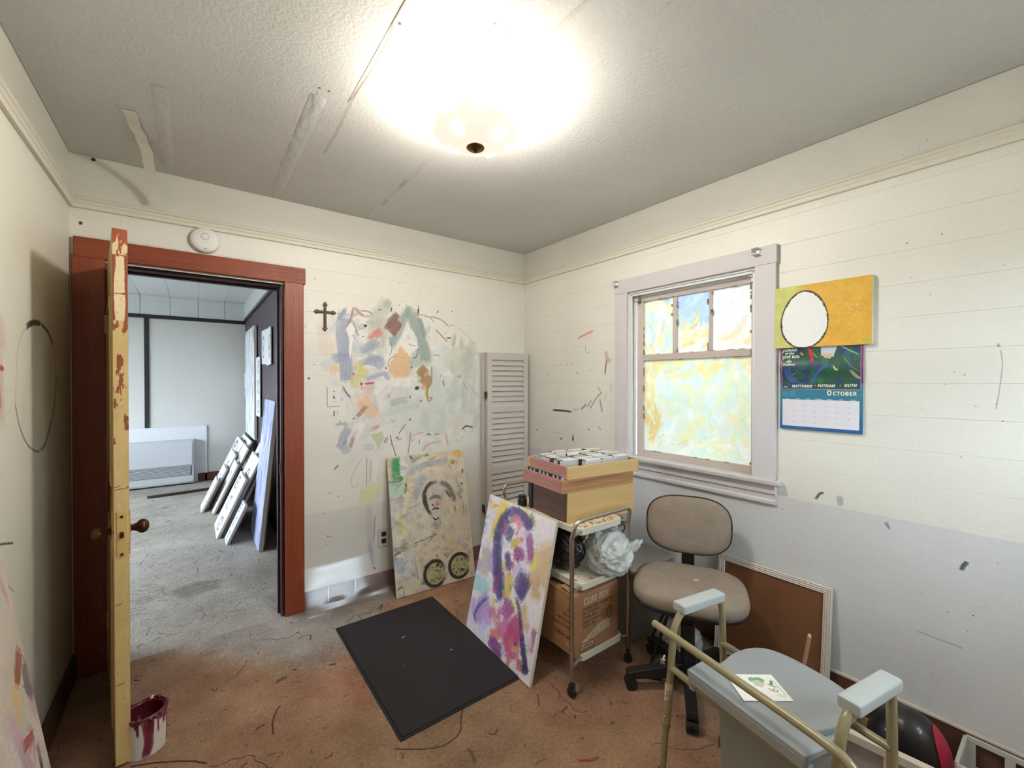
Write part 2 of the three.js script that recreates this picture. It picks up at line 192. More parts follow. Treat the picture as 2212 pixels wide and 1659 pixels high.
  A([
    [[[-1.074,1.751],[-1.055,1.763]], [205, 185, 190], 0.025, 0.5, 0.4], [[[-1.065,1.708],[-1.037,1.698],[-1.012,1.696]], BRN, 0.003, 0.9, 0], [[[-1.16,1.621],[-1.204,1.592],[-1.218,1.558],[-1.213,1.541]], BK, 0.002, 0.8, 0],
    [[[-.921,1.538],[-.95,1.511],[-.988,1.47]], OCH, 0.05, 0.92, 0.15], [[[-.969,1.47],[-.918,1.441],[-.944,1.402]], [164, 134, 84], 0.052, 0.92, 0.15], [[[-.908,1.503],[-.944,1.479]], [222, 152, 136], 0.02, 0.8, 0.2], [[[-.931,1.429],[-.957,1.373]], [214, 150, 134], 0.026, 0.7, 0.3], [[[-.902,1.435],[-.918,1.358],[-.911,1.283]], [166, 142, 76], 0.016, 0.9, 0.25],
    [[[-1.45,1.536],[-1.382,1.543]], YG, 0.05, 0.75, 0.3], [[[-1.435,1.505],[-1.355,1.481]], YG, 0.06, 0.8, 0.25], [[[-1.435,1.489],[-1.446,1.382]], YG, 0.045, 0.75, 0.35], [[[-1.557,1.54],[-1.572,1.503]], [226, 196, 122], 0.035, 0.7, 0.35], [[[-1.582,1.534],[-1.587,1.477]], [226, 190, 176], 0.03, 0.6, 0.4],
    [[[-1.306,1.441],[-1.244,1.38]], WHT, 0.08, 0.8, 0.4], [[[-1.181,1.438],[-1.032,1.429]], WHT, 0.055, 0.7, 0.4], [[[-.759,1.514],[-.745,1.477]], WHT, 0.04, 0.8, 0.3],
    [[[-1.317,1.416],[-1.393,1.36]], [206, 172, 158], 0.045, 0.65, 0.4], [[[-1.382,1.343],[-1.334,1.359]], [228, 196, 192], 0.05, 0.5, 0.5], [[[-1.323,1.342],[-1.301,1.265],[-1.295,1.221]], [176, 196, 206], 0.02, 0.6, 0.5],
    [[[-1.425,1.326],[-1.383,1.295],[-1.334,1.233],[-1.296,1.166]], [226, 184, 146], 0.062, 0.85, 0.2], [[[-1.366,1.273],[-1.436,1.192]], BRN, 0.018, 0.75, 0.25],
    [[[-1.062,1.302],[-1.14,1.293],[-1.216,1.273]], [168, 181, 176], 0.036, 0.7, 0.35], [[[-.969,1.259],[-1.123,1.236],[-1.239,1.213]], [192, 200, 195], 0.04, 0.55, 0.4], [[[-1.205,1.351],[-1.216,1.318]], [170, 150, 165], 0.02, 0.4, 0.5],
    [[[-1.409,1.421],[-1.392,1.42]], RED, 0.011, 0.95, 0], [[[-1.382,1.42],[-1.311,1.426]], RED, 0.007, 0.9, 0.1], [[[-1.404,1.421],[-1.4,1.381]], RED, 0.002, 0.8, 0], [[[-1.458,1.496],[-1.453,1.478]], [196, 90, 100], 0.012, 0.7, 0.3],
    [[[-1.384,1.811],[-1.362,1.816]], BK, 0.01, 0.95, 0], [[[-1.282,1.931],[-1.264,1.933]], BK, 0.004, 0.9, 0], [[[-1.191,1.955],[-1.194,1.929]], BK, 0.004, 0.8, 0], [[[-.987,1.976],[-.99,1.916]], BK, 0.007, 0.9, 0], [[[-.755,1.769],[-.716,1.772]], BK, 0.006, 0.9, 0], [[[-.837,1.954],[-.827,1.967]], BK, 0.004, 0.9, 0], [[[-1.002,1.4],[-.996,1.376]], BK, 0.022, 0.95, 0], [[[-.885,1.554],[-.878,1.446]], [110, 116, 116], 0.005, 0.7, 0], [[[-.788,1.441],[-.777,1.404]], BK, 0.004, 0.9, 0], [[[-.608,1.428],[-.572,1.362]], BK, 0.002, 0.7, 0], [[[-.992,1.674],[-1.006,1.615],[-1.022,1.605]], BK, 0.003, 0.85, 0], [[[-1.051,1.334],[-1.056,1.313]], [170, 40, 60], 0.006, 0.9, 0], [[[-.878,1.321],[-.899,1.31],[-.879,1.303],[-.909,1.286]], [150, 70, 60], 0.003, 0.9, 0], [[[-1.018,1.925],[-.968,1.93]], [228, 152, 152], 0.012, 0.75, 0.3], [[[-.976,1.288],[-.969,1.297],[-.962,1.287]], BK, 0.003, 0.8, 0],
    [[[-.962,1.927],[-.898,1.915],[-.864,1.886]], [120, 80, 70], 0.003, 0.85, 0], [[[-.885,1.922],[-.806,1.906],[-.745,1.867]], [152, 86, 72], 0.004, 0.85, 0], [[[-.742,1.85],[-.731,1.864],[-.696,1.867]], BRN, 0.002, 0.7, 0], [[[-.647,1.851],[-.568,1.8],[-.508,1.74]], [206, 170, 155], 0.003, 0.8, 0], [[[-.849,1.83],[-.806,1.791],[-.738,1.734]], [168, 148, 128], 0.008, 0.8, 0.1], [[[-.662,1.468],[-.622,1.481]], [160, 168, 188], 0.014, 0.8, 0.1], [[[-.772,1.811],[-.764,1.797]], [190, 195, 140], 0.008, 0.8, 0.1], [[[-.866,1.635],[-.813,1.634]], [120, 140, 150], 0.006, 0.7, 0.3], [[[-1.204,1.743],[-1.189,1.665],[-1.204,1.62]], [90, 95, 92], 0.003, 0.7, 0], [[[-1.46,1.749],[-1.434,1.708],[-1.403,1.677]], [95, 100, 110], 0.002, 0.6, 0], [[[-1.445,1.542],[-1.443,1.473]], [110, 90, 90], 0.002, 0.7, 0],
    // lower part
    [[[-1.572,1.151],[-1.529,1.156],[-1.483,1.149]], [160, 168, 190], 0.01, 0.8, 0.3], [[[-1.51,1.171],[-1.51,1.122]], [160, 168, 190], 0.004, 0.8, 0], [[[-1.474,1.131],[-1.512,1.081],[-1.529,1.026],[-1.549,.985]], [160, 166, 188], 0.036, 0.8, 0.25], [[[-1.529,.998],[-1.502,.975],[-1.471,1.025]], [178, 182, 196], 0.03, 0.75, 0.3], [[[-1.512,1.035],[-1.505,1.028]], [112, 132, 186], 0.022, 0.8, 0.2], [[[-1.422,1.117],[-1.454,1.062],[-1.478,.99]], [178, 138, 128], 0.016, 0.75, 0.3], [[[-1.379,1.168],[-1.422,1.11],[-1.443,1.04]], WHT, 0.035, 0.7, 0.3], [[[-1.351,1.101],[-1.314,1.121],[-1.285,1.126],[-1.333,1.091]], [200, 152, 126], 0.012, 0.7, 0.3],
    [[[-1.354,1.25],[-1.351,.916]], [206, 210, 212], 0.05, 0.4, 0.5], [[[-1.394,.989],[-1.307,.985]], [186, 192, 204], 0.03, 0.55, 0.5], [[[-1.223,1.048],[-1.244,1]], [180, 150, 132], 0.016, 0.7, 0.3], [[[-1.464,1.184],[-1.443,1.193]], [120, 100, 110], 0.006, 0.6, 0.2],
    [[[-.748,1.153],[-.655,1.115],[-.539,1.125]], [228, 208, 192], 0.06, 0.4, 0.5], [[[-.951,1.242],[-.934,1.155],[-.942,1.077]], [190, 198, 194], 0.06, 0.45, 0.5], [[[-.802,1.261],[-.794,1.002]], [200, 204, 204], 0.03, 0.5, 0.5],
    [[[-1.201,1.057],[-1.19,1.004],[-1.161,.906]], BK, 0.003, 0.85, 0], [[[-1.2,.982],[-1.189,1.011]], BK, 0.002, 0.8, 0], [[[-1.087,1.128],[-1.139,1.064]], BK, 0.003, 0.8, 0], [[[-1.051,1.169],[-1.056,1.152]], [80, 90, 90], 0.008, 0.8, 0], [[[-1.049,1.069],[-1.059,.992],[-1.071,.907]], [120, 85, 70], 0.003, 0.8, 0], [[[-.96,.917],[-.917,.963],[-.847,.978],[-.798,.978]], [216, 172, 144], 0.011, 0.75, 0.3], [[[-.768,1.048],[-.753,.982],[-.744,.936]], [214, 168, 140], 0.013, 0.7, 0.3], [[[-1.043,1.045],[-1.001,1.054],[-.951,1.058]], [190, 120, 100], 0.003, 0.7, 0], [[[-.622,1.053],[-.588,1.081],[-.514,1.066]], BK, 0.006, 0.9, 0.1], [[[-.669,.996],[-.651,.965],[-.612,1.002]], [120, 110, 105], 0.002, 0.6, 0],
    [[[-1.163,1.043],[-1.155,1.027],[-1.147,1.045],[-1.139,1.018],[-1.123,1.028]], [70, 75, 85], 0.003, 0.7, 0], [[[-1.055,1.038],[-1.043,1.022],[-1.039,.998],[-1.022,1.016]], [170, 100, 100], 0.003, 0.6, 0], [[[-.925,1.04],[-.904,1.042],[-.887,1.033]], [50, 55, 60], 0.006, 0.7, 0.2], [[[-.856,1.035],[-.816,1.04]], [60, 62, 66], 0.005, 0.7, 0.4], [[[-.981,1.001],[-.983,.978]], BK, 0.003, 0.7, 0], [[[-1.201,1.166],[-1.178,1.153],[-1.162,1.167]], [170, 175, 140], 0.012, 0.5, 0.5],
    [[[-1.401,.914],[-1.451,.834],[-1.472,.759],[-1.444,.72],[-1.425,.749]], [120, 110, 100], 0.0015, 0.7, 0], [[[-1.367,.918],[-1.37,.726]], [150, 120, 135], 0.004, 0.6, 0.2], [[[-1.338,.915],[-1.347,.723]], [204, 190, 190], 0.014, 0.6, 0.3], [[[-1.311,.912],[-1.314,.729]], WHT, 0.03, 0.5, 0.4],
    [[[-1.409,.703],[-1.263,.685]], [217, 216, 150], 0.055, 0.45, 0.3], [[[-1.437,.658],[-1.278,.635]], [218, 217, 156], 0.06, 0.45, 0.35], [[[-1.381,.674],[-1.378,.369]], [222, 221, 180], 0.07, 0.25, 0.4], [[[-1.352,.611],[-1.347,.377],[-1.33,.157]], [203, 203, 199], 0.03, 0.65, 0.35], [[[-1.311,.531],[-1.324,.321]], [160, 138, 150], 0.008, 0.6, 0.35], [[[-1.353,.342],[-1.324,.156]], [176, 176, 176], 0.014, 0.5, 0.4], [[[-1.324,.159],[-1.312,.14]], BK, 0.005, 0.8, 0.2],
    [[[-1.553,.889],[-1.566,.873],[-1.579,.861]], [140, 105, 100], 0.008, 0.8, 0.3], [[[-1.579,1.242],[-1.577,1.214]], [60, 30, 28], 0.004, 0.9, 0], [[[-1.542,1.175],[-1.542,1.166]], [120, 70, 60], 0.003, 0.8, 0], [[[-1.501,1.281],[-1.494,1.266]], [200, 205, 160], 0.014, 0.6, 0.3],
    [[[-1.696,2.091],[-1.688,2.085]], [150, 120, 100], 0.004, 0.5, 0], [[[-1.746,1.794],[-1.749,1.776]], [150, 130, 110], 0.003, 0.6, 0],
    [[[-2.747,2.214],[-2.748,2.199]], BK, 0.008, 0.9, 0],
  ]);
  pA.smudge(2600, 0.028, 0.004, 0.45, [-1.74, -0.46, 0.95, 2.06], 5); pA.k = 1; pA.f([[-1.34,1.074],[-1.255,1.089],[-1.246,1.024],[-1.276,1.004],[-1.285,.953],[-1.298,.999]], [192, 197, 156], 0.8, 0.008);
  pA.dots([[-1.134,1.979],[-.71,1.978],[-1.206,1.743],[-.806,1.478],[-1.39,1.741],[-.901,1.766],[-.988,1.987]], BK, 0.008);
  pA.dots([[-1.232,1.53],[-1.041,1.539],[-1.729,1.456]], [45, 55, 62], 0.013);
  pA.dots([[-1.558,1.239],[-1.558,1.225],[-1.553,.684],[-1.619,.433],[-1.6,.43],[-1.607,.715],[-1.297,.767],[-.596,1.046],[-.612,1.004],[-1.645,.586]], BK, 0.007);
  pA.dots([[-1.685,.424],[-1.623,.379],[-1.652,.468],[-1.351,.884],[-1.402,.688]], [80, 74, 66], 0.005);
  pA.dots([[-1.136,2.14],[-.706,2.279],[-.709,1.979],[-.244,1.763],[-.215,1.736],[-1.698,1.543]], [90, 78, 60], 0.007);
  pA.dots([[-2.702,2.529],[-2.701,2.528]], [30, 26, 24], 0.016);
  pA.s([[-1.733,1.878],[-1.605,1.883],[-1.475,1.88]], [140, 132, 118], 0.0015, 0.5, 0);
  // thin white scrapes and fine scribble over the whole mural
  for (let i = 0; i < 90; i++) { const x = -1.55 + pA.r() * 1.05, y = 1.02 + pA.r() * 0.85, an = 1.2 + pA.r() * 0.8, l = 0.02 + pA.r() * 0.07; pA.s([[x, y], [x + Math.cos(an) * l, y + Math.sin(an) * l]], pA.r() < 0.6 ? [236, 234, 228] : [150, 152, 150], 0.002, 0.5, 0); }
  pA.spatter(150, [110, 96, 80], 0.004, 0.5); pA.spatter(60, [150, 130, 100], 0.006, 0.35);
}
const mA = mat(0xffffff, 0.5, { map: pA.tex(), bumpMap: rep(T_soft, 9, 8), bumpScale: 0.0012 });

// painted boards of the window wall: cream above, a greyer coat below
const pB = new Paint(0, 0, ZF, H, 590, 23);
pB.base((z, y) => { const n = fbm(z * 3 + 9, y * 3, 4), m = vnoise(z * 240, y * 240), k = (n - 0.5) * 11 + (m - 0.5) * 5, ln = 0.872 + 0.004 * (vnoise(z * 30, 3) - 0.5); return y < ln ? [210 + k, 210 + k, 211 + k] : [225 + k, 223 + k, 214 + k]; }); pB.k = 1.25;
{
  const S = (list) => { for (const [pts, c, w, a, d] of list) pB.s(pts, c, w, a, d); };
  S([
    [[[.808,1.802],[.737,1.786],[.646,1.756]], [208, 132, 112], 0.014, 0.85, 0.25], [[[.792,1.752],[.705,1.741]], [226, 206, 196], 0.03, 0.6, 0.4], [[[.729,1.697],[.737,1.649],[.772,1.644]], [140, 125, 110], 0.003, 0.8, 0], [[[.921,1.651],[.939,1.593],[.972,1.574]], [204, 170, 160], 0.026, 0.75, 0.3], [[[.929,1.588],[.914,1.478]], [70, 66, 64], 0.007, 0.85, 0.15],
    [[[.367,1.207],[.48,1.206],[.598,1.204]], [48, 52, 72], 0.014, 0.95, 0.1], [[[.597,1.22],[.664,1.229]], [190, 178, 160], 0.012, 0.6, 0.4], [[[.741,1.271],[.68,1.224]], [128, 128, 130], 0.014, 0.8, 0.25], [[[.793,1.306],[.75,1.245]], [150, 150, 152], 0.012, 0.7, 0.3], [[[.886,1.361],[.839,1.319],[.777,1.24]], [44, 44, 48], 0.004, 0.9, 0], [[[.87,1.314],[.88,1.263],[.895,1.216]], [132, 146, 148], 0.016, 0.8, 0.25], [[[.847,1.4],[.877,1.364]], [196, 176, 156], 0.012, 0.7, 0.3], [[[.447,1.384],[.434,1.294],[.406,1.228]], [205, 185, 150], 0.005, 0.6, 0.2], [[[.919,1.367],[.916,1.293]], [170, 150, 130], 0.004, 0.6, 0.2], [[[.972,1.424],[.965,1.362]], [180, 165, 140], 0.007, 0.7, 0.2],
    [[[.605,1.029],[.598,.981]], [40, 36, 34], 0.012, 0.9, 0.1], [[[.458,.982],[.488,.991]], [110, 108, 104], 0.012, 0.8, 0.2], [[[.754,1.082],[.773,1.087]], [150, 90, 70], 0.008, 0.7, 0.2], [[[.855,1.112],[.875,1.096]], [150, 110, 90], 0.006, 0.7, 0.2], [[[.377,1.032],[.499,1.03]], [190, 175, 140], 0.004, 0.5, 0.2],
    [[[2.746,1.55],[2.75,1.501],[2.743,1.4],[2.736,1.34]], [110, 108, 106], 0.0016, 0.7, 0], [[[2.739,1.562],[2.74,1.574],[2.744,1.562]], [110, 106, 100], 0.002, 0.7, 0],
    [[[2.182,.89],[2.2,.92],[2.214,.927]], [60, 58, 56], 0.008, 0.8, 0.2], [[[2.275,.928],[2.279,.879]], [150, 150, 148], 0.02, 0.6, 0.5], [[[2.43,.844],[2.445,.825],[2.436,.85]], [110, 108, 106], 0.004, 0.7, 0.2], [[[2.669,.764],[2.658,.745],[2.652,.725]], [62, 64, 84], 0.012, 0.9, 0.1], [[[2.534,.438],[2.657,.433]], [120, 112, 104], 0.003, 0.5, 0.1],
  ]);
  pB.dots([[.647,1.502],[.309,1.494],[.176,1.029]], [52, 48, 44], 0.011); pB.dots([[.543,1.566],[.777,1.518],[.396,2.006],[.305,1.643],[.595,1.571]], [150, 130, 100], 0.01);
  pB.dots([[2.604,1.427],[2.649,1.153],[2.752,1.296],[2.507,1.856],[2.563,1.779],[2.63,1.475],[2.657,1.463],[2.686,1.347],[2.737,1.357]], [110, 104, 96], 0.004);
  pB.dots([[2.617,.552],[2.684,.568],[2.042,.809],[2.594,2.007],[2.494,1.997]], [96, 90, 82], 0.005);
  pB.spatter(170, [150, 134, 108], 0.004, 0.35, [0, ZF, 0.9, H]); pB.spatter(120, [120, 112, 104], 0.005, 0.4, [0, ZF, 0.05, 0.9]); pB.spatter(60, [150, 118, 66], 0.006, 0.5, [1, ZF, 2.28, 2.4]);
}
const mB = mat(0xffffff, 0.5, { map: pB.tex(), bumpMap: rep(T_soft, 11, 8), bumpScale: 0.0012 });

// left wall with the drawn oval
const pL = new Paint(0, 0, ZF, H, 330, 31);
pL.base((z, y) => { const n = fbm(z * 3 + 90, y * 3, 4), m = vnoise(z * 200, y * 200), k = (n - 0.5) * 14 + (m - 0.5) * 5; return [225 + k, 223 + k, 212 + k - 3]; });
{
  const S = (list) => { for (const [pts, c, w, a, d] of list) pL.s(pts, c, w, a, d); };
  S([
    [[[.676,1.633],[.635,1.647],[.593,1.656],[.539,1.661],[.483,1.66]], [44, 40, 36], 0.022, 0.9, 0.15], [[[.483,1.66],[.383,1.632],[.327,1.596]], [60, 55, 50], 0.014, 0.85, 0.25], [[[.327,1.596],[.279,1.533],[.277,1.455]], [120, 112, 100], 0.006, 0.6, 0.2], [[[.272,1.455],[.284,1.383],[.328,1.296]], [80, 74, 66], 0.01, 0.8, 0.2], [[[.328,1.296],[.395,1.238],[.454,1.188],[.535,1.171]], [96, 90, 80], 0.018, 0.75, 0.3], [[[.535,1.17],[.606,1.186],[.688,1.221],[.762,1.286],[.803,1.359]], [104, 98, 88], 0.008, 0.7, 0.2], [[[.803,1.359],[.777,1.536],[.739,1.595],[.676,1.633]], [150, 140, 124], 0.005, 0.45, 0.2],
    [[[.983,1.608],[.965,1.442],[.946,1.272]], [210, 176, 168], 0.12, 0.6, 0.4], [[[.924,1.648],[.92,1.528]], [214, 188, 178], 0.05, 0.5, 0.5], [[[.94,1.48],[.916,1.479]], [170, 60, 60], 0.014, 0.8, 0.3], [[[.953,1.442],[.938,1.348]], [190, 90, 90], 0.02, 0.7, 0.5], [[[.954,.945],[.839,.914]], [60, 40, 34], 0.006, 0.8, 0.1], [[[.908,.808],[.83,.75]], [90, 80, 70], 0.004, 0.6, 0.1],
  ]);
  pL.spatter(80, [120, 105, 84], 0.006, 0.4);
}
const mL = mat(0xffffff, 0.5, { map: pL.tex(), bumpMap: rep(T_soft, 11, 8), bumpScale: 0.0012 });
const mWallPlain = mat([222, 216, 203], 0.6, { bumpMap: rep(T_soft, 8), bumpScale: 0.001 });
const mBoardGap = mat([150, 140, 124], 0.9);

// one wall board: front face with eased edges; map() turns (along, height, proud) into the room
function boardGeo(s0, s1, y0, y1, map, uvf, e = 0.0007, th = 0.012) {
  const g = 0.0002, prof = [[y0 + g, -th], [y0 + g, -e], [y0 + g + e, 0], [y1 - g - e, 0], [y1 - g, -e], [y1 - g, -th]], pos = [], uv = [], idx = [];
  const n = Math.max(1, Math.ceil((s1 - s0) / 0.6));
  for (let i = 0; i <= n; i++) for (const [y, p] of prof) { const s = s0 + ((s1 - s0) * i) / n; pos.push(...map(s, y, p)); uv.push(...uvf(s, y)); }
  const m = prof.length; for (let i = 0; i < n; i++) for (let j = 0; j < m - 1; j++) { const a = i * m + j; idx.push(a, a + m, a + 1, a + 1, a + m, a + m + 1); }
  const b = new THREE.BufferGeometry(); b.setAttribute('position', new THREE.Float32BufferAttribute(pos, 3)); b.setAttribute('uv', new THREE.Float32BufferAttribute(uv, 2)); b.setIndex(idx); const q = b.toNonIndexed(); q.computeVertexNormals(); return q;
}
function boards(parent, s0, s1, ys, hole, map, uvf, m) {
  for (let i = 0; i < ys.length - 1; i++) {
    const y0 = ys[i], y1 = ys[i + 1], o = Math.min(y1, hole.y1) - Math.max(y0, hole.y0);
    if (o > 0.2 * (y1 - y0)) { if (hole.s0 > s0) part(parent, 'board', boardGeo(s0, hole.s0, y0, y1, map, uvf), m); if (hole.s1 < s1) part(parent, 'board', boardGeo(hole.s1, s1, y0, y1, map, uvf), m); }
    else part(parent, 'board', boardGeo(s0, s1, y0, y1, map, uvf), m);
  }
}
const rows = (off) => { const a = [0.0]; for (let y = off; y < RAIL + 0.02; y += 0.135) if (y > 0.05) a.push(y); a.push(H); return a; };
{ // wall with the doorway
  const w = struct('wall_back', 'cream board wall with the doorway and smeared paint marks', 'wall');
  const map = (s, y, p) => [s, y, p], uvf = (s, y) => [(s - LX) / -LX, y / H];
  boards(w, LX, 0, rows(0.123), { s0: DOOR.x0, s1: DOOR.x1, y0: -1, y1: DOOR.top }, map, uvf, mA);
  part(w, 'backing', merge([at(new THREE.BoxGeometry(DOOR.x0 - LX + 0.15, H + 0.2, 0.118), (DOOR.x0 + LX - 0.15) / 2, H / 2, -0.071), at(new THREE.BoxGeometry(0.15 - DOOR.x1, H + 0.2, 0.118), (0.15 + DOOR.x1) / 2, H / 2, -0.071), at(new THREE.BoxGeometry(DOOR.x1 - DOOR.x0, H + 0.1 - DOOR.top, 0.118), (DOOR.x0 + DOOR.x1) / 2, (H + 0.1 + DOOR.top) / 2, -0.071)]), mBoardGap);
}
{ // wall with the window
  const w = struct('wall_right', 'cream board wall with the painted window and a grey lower coat', 'wall');
  const map = (s, y, p) => [-p, y, s], uvf = (s, y) => [s / ZF, y / H];
  boards(w, 0, ZF, rows(0.08), { s0: WIN.z0 - 0.01, s1: WIN.z1 + 0.01, y0: WIN.y0, y1: WIN.y1 }, map, uvf, mB);
  part(w, 'backing', merge([at(new THREE.BoxGeometry(0.128, H + 0.2, WIN.z0 + 0.15), 0.077, H / 2, (WIN.z0 - 0.15) / 2), at(new THREE.BoxGeometry(0.128, H + 0.2, ZF + 0.15 - WIN.z1), 0.077, H / 2, (ZF + 0.15 + WIN.z1) / 2), at(new THREE.BoxGeometry(0.128, WIN.y0 + 0.1, WIN.z1 - WIN.z0), 0.077, WIN.y0 / 2 - 0.05, (WIN.z0 + WIN.z1) / 2), at(new THREE.BoxGeometry(0.128, H + 0.1 - WIN.y1, WIN.z1 - WIN.z0), 0.077, (H + 0.1 + WIN.y1) / 2, (WIN.z0 + WIN.z1) / 2)]), mBoardGap);
}
{ // left wall
  const w = struct('wall_left', 'plain cream wall at the left with a drawn grey oval', 'wall');
  const g = new THREE.PlaneGeometry(ZF, H); g.rotateY(PI / 2); g.translate(LX, H / 2, ZF / 2); const u = g.attributes.uv, p = g.attributes.position; for (let i = 0; i < u.count; i++) u.setXY(i, p.getZ(i) / ZF, p.getY(i) / H);
  part(w, 'plaster', g, mL); part(w, 'backing', new THREE.BoxGeometry(0.12, H + 0.2, ZF + 0.15), mBoardGap, [LX - 0.061, H / 2, ZF / 2]);
}
const RW = { x0: -1.06, x1: -0.36, y0: 1.1, y1: 1.94 };
{ // wall behind the viewer, with a window that lights the room
  const w = struct('wall_front', 'plain cream wall behind the viewer with a window', 'wall');
  const X0 = LX - 0.12, X1 = 0.14, bx = (x0, x1, y0, y1) => at(new THREE.BoxGeometry(x1 - x0, y1 - y0, 0.12), (x0 + x1) / 2, (y0 + y1) / 2, ZF + 0.06);
  part(w, 'plaster', merge([bx(X0, RW.x0, -0.1, H + 0.1), bx(RW.x1, X1, -0.1, H + 0.1), bx(RW.x0, RW.x1, -0.1, RW.y0), bx(RW.x0, RW.x1, RW.y1, H + 0.1)]), mWallPlain);
}
// ceiling of sagging textured panels with taped joints
const pC = new Paint(LX, 0, -LX, ZF, 300, 41);
pC.base((x, z) => { const n = fbm(x * 2.2 + 7, z * 2.2, 5), m = vnoise(x * 150, z * 150), k = (n - 0.5) * 14 + (m - 0.5) * 6; return [214 + k, 214 + k, 211 + k]; });
{
  const S = (list) => { for (const [pts, c, w, a, d] of list) pC.s(pts, c, w, a, d); };
  S([[[[-1.821,1.751],[-1.819,1.654],[-1.81,1.58],[-1.805,1.431],[-1.811,1.256],[-1.815,1.197]], [150, 142, 130], 0.009, 0.75, 0.3], [[[-1.815,1.21],[-1.803,1.002],[-1.803,.723]], [178, 172, 160], 0.014, 0.5, 0.4], [[[-1.382,.985],[-1.367,.693],[-1.381,.3]], [206, 202, 192], 0.03, 0.6, 0.3], [[[-1.378,.719],[-1.368,.565]], [172, 164, 150], 0.025, 0.6, 0.3], [[[-1.36,.4],[-1.364,.269]], [172, 164, 150], 0.022, 0.6, 0.3], [[[-1.402,2.053],[-1.406,1.93],[-1.417,1.83],[-1.388,1.633]], [186, 180, 170], 0.008, 0.6, 0.2], [[[-2.149,1.151],[-2.076,1.428],[-2,1.568]], [208, 206, 200], 0.12, 0.3, 0.5]]);
  pC.dots([[-1.567,1.828],[-1.517,1.825],[-1.801,1.653],[-1.93,1.196],[-1.897,1.198]], [70, 66, 60], 0.012); pC.spatter(60, [140, 132, 118], 0.006, 0.4);
}
const mC = mat(0xffffff, 0.75, { map: pC.tex(), bumpMap: rep(T_fine, 5, 6), bumpScale: 0.0009 });
{
  const c = struct('ceiling', 'off-white stippled ceiling of taped panels', 'ceiling');
  const zs = [0, 1.178, 2.187, ZF], xs = [[LX, -1.932, -1.385, 0], [LX, -1.822, -1.392, 0], [LX, -1.2, 0]];
  for (let r = 0; r < 3; r++) for (let i = 0; i < xs[r].length - 1; i++) {
    const a = xs[r][i], b = xs[r][i + 1], g = boardGeo(zs[r], zs[r + 1], a, b, (s, y, p) => [y, H - p, s], (s, y) => [(y - LX) / -LX, s / ZF], 0.002, 0.01);
    part(c, 'panel', g, mC);
  }
  part(c, 'backing', new THREE.BoxGeometry(-LX + 0.3, 0.1, ZF + 0.3), mBoardGap, [LX / 2, H + 0.061, ZF / 2]);
  // raised ripples of the tape over the joints
  const R = rng(5), tape = (x, z0, z1, w, amp) => { const n = 60, m = 6, pos = [], idx = [], uv = []; for (let i = 0; i <= n; i++) for (let j = 0; j <= m; j++) { const t = j / m, z = z0 + ((z1 - z0) * i) / n, xx = x - w / 2 + w * t + (j === m ? 0.008 * (vnoise(i * 0.3, 2) - 0.5) : 0), d = j === 0 || j === m ? 0.0006 : amp * (0.25 + vnoise(i * 0.35 + x * 9, j * 0.9)) * (0.4 + 0.6 * Math.sin(t * PI)); pos.push(xx, H - d, z); uv.push((xx - LX) / -LX, z / ZF); } for (let i = 0; i < n; i++) for (let j = 0; j < m; j++) { const a = i * (m + 1) + j; idx.push(a, a + m + 1, a + 1, a + 1, a + m + 1, a + m + 2); } const b = new THREE.BufferGeometry(); b.setAttribute('position', new THREE.Float32BufferAttribute(pos, 3)); b.setAttribute('uv', new THREE.Float32BufferAttribute(uv, 2)); b.setIndex(idx); b.computeVertexNormals(); return b; };
  part(c, 'joint_tape', tape(-1.92, 0.09, 1.15, 0.06, 0.004), mC); part(c, 'joint_tape', tape(-1.385, 0.3, 1.0, 0.06, 0.003), mC); part(c, 'joint_tape', tape(-2.41, 0.12, 0.85, 0.05, 0.003), mC); part(c, 'joint_tape', tape(-2.53, 0.32, 0.62, 0.05, 0.003), mC);
}
// carpet
// cool daylight spilling in through the doorway, painted grey into the carpet colour
const daylightSpill = (x, z) => { const edge = x < -1.8 ? -0.25 + (x + 2.62) * 1.12 : x < -1.6 ? 0.62 - (x + 1.8) * 0.4 : 0.54 - (x + 1.6) * 1.1; return clamp(0.5 + (edge - z) / 0.5); };
const pF = new Paint(LX, -ZF, -LX, ZF, 590, 51); // v axis is -z
pF.base((x, v) => { const z = -v, n = fbm(x * 2.6, z * 2.6, 4), b = fbm(x * 9 + 3, z * 9, 3), m = vnoise(x * 330, z * 330) * 0.6 + vnoise(x * 170, z * 170) * 0.4, red = (fbm(x * 1.3 + 20, z * 1.3, 3) - 0.5) * 34, k = (n - 0.5) * 58 + (b - 0.5) * 36 + (m - 0.5) * 46; const q = clamp(0.5 + (daylightSpill(x, z) - 0.5 - 0.4 * (vnoise(x * 210 + 7, z * 210) - 0.5) - 0.3 * (vnoise(x * 70, z * 70) - 0.5) - 0.4 * (fbm(x * 12, z * 12, 3) - 0.5)) / 0.4), a = [148 + k + red * 0.5, 114 + k * 0.9 - red * 0.12, 88 + k * 0.8 + Math.max(0, red) * 0.25], g = [152 + k, 144 + k, 136 + k]; return a.map((c, i) => c + (g[i] - c) * q); });
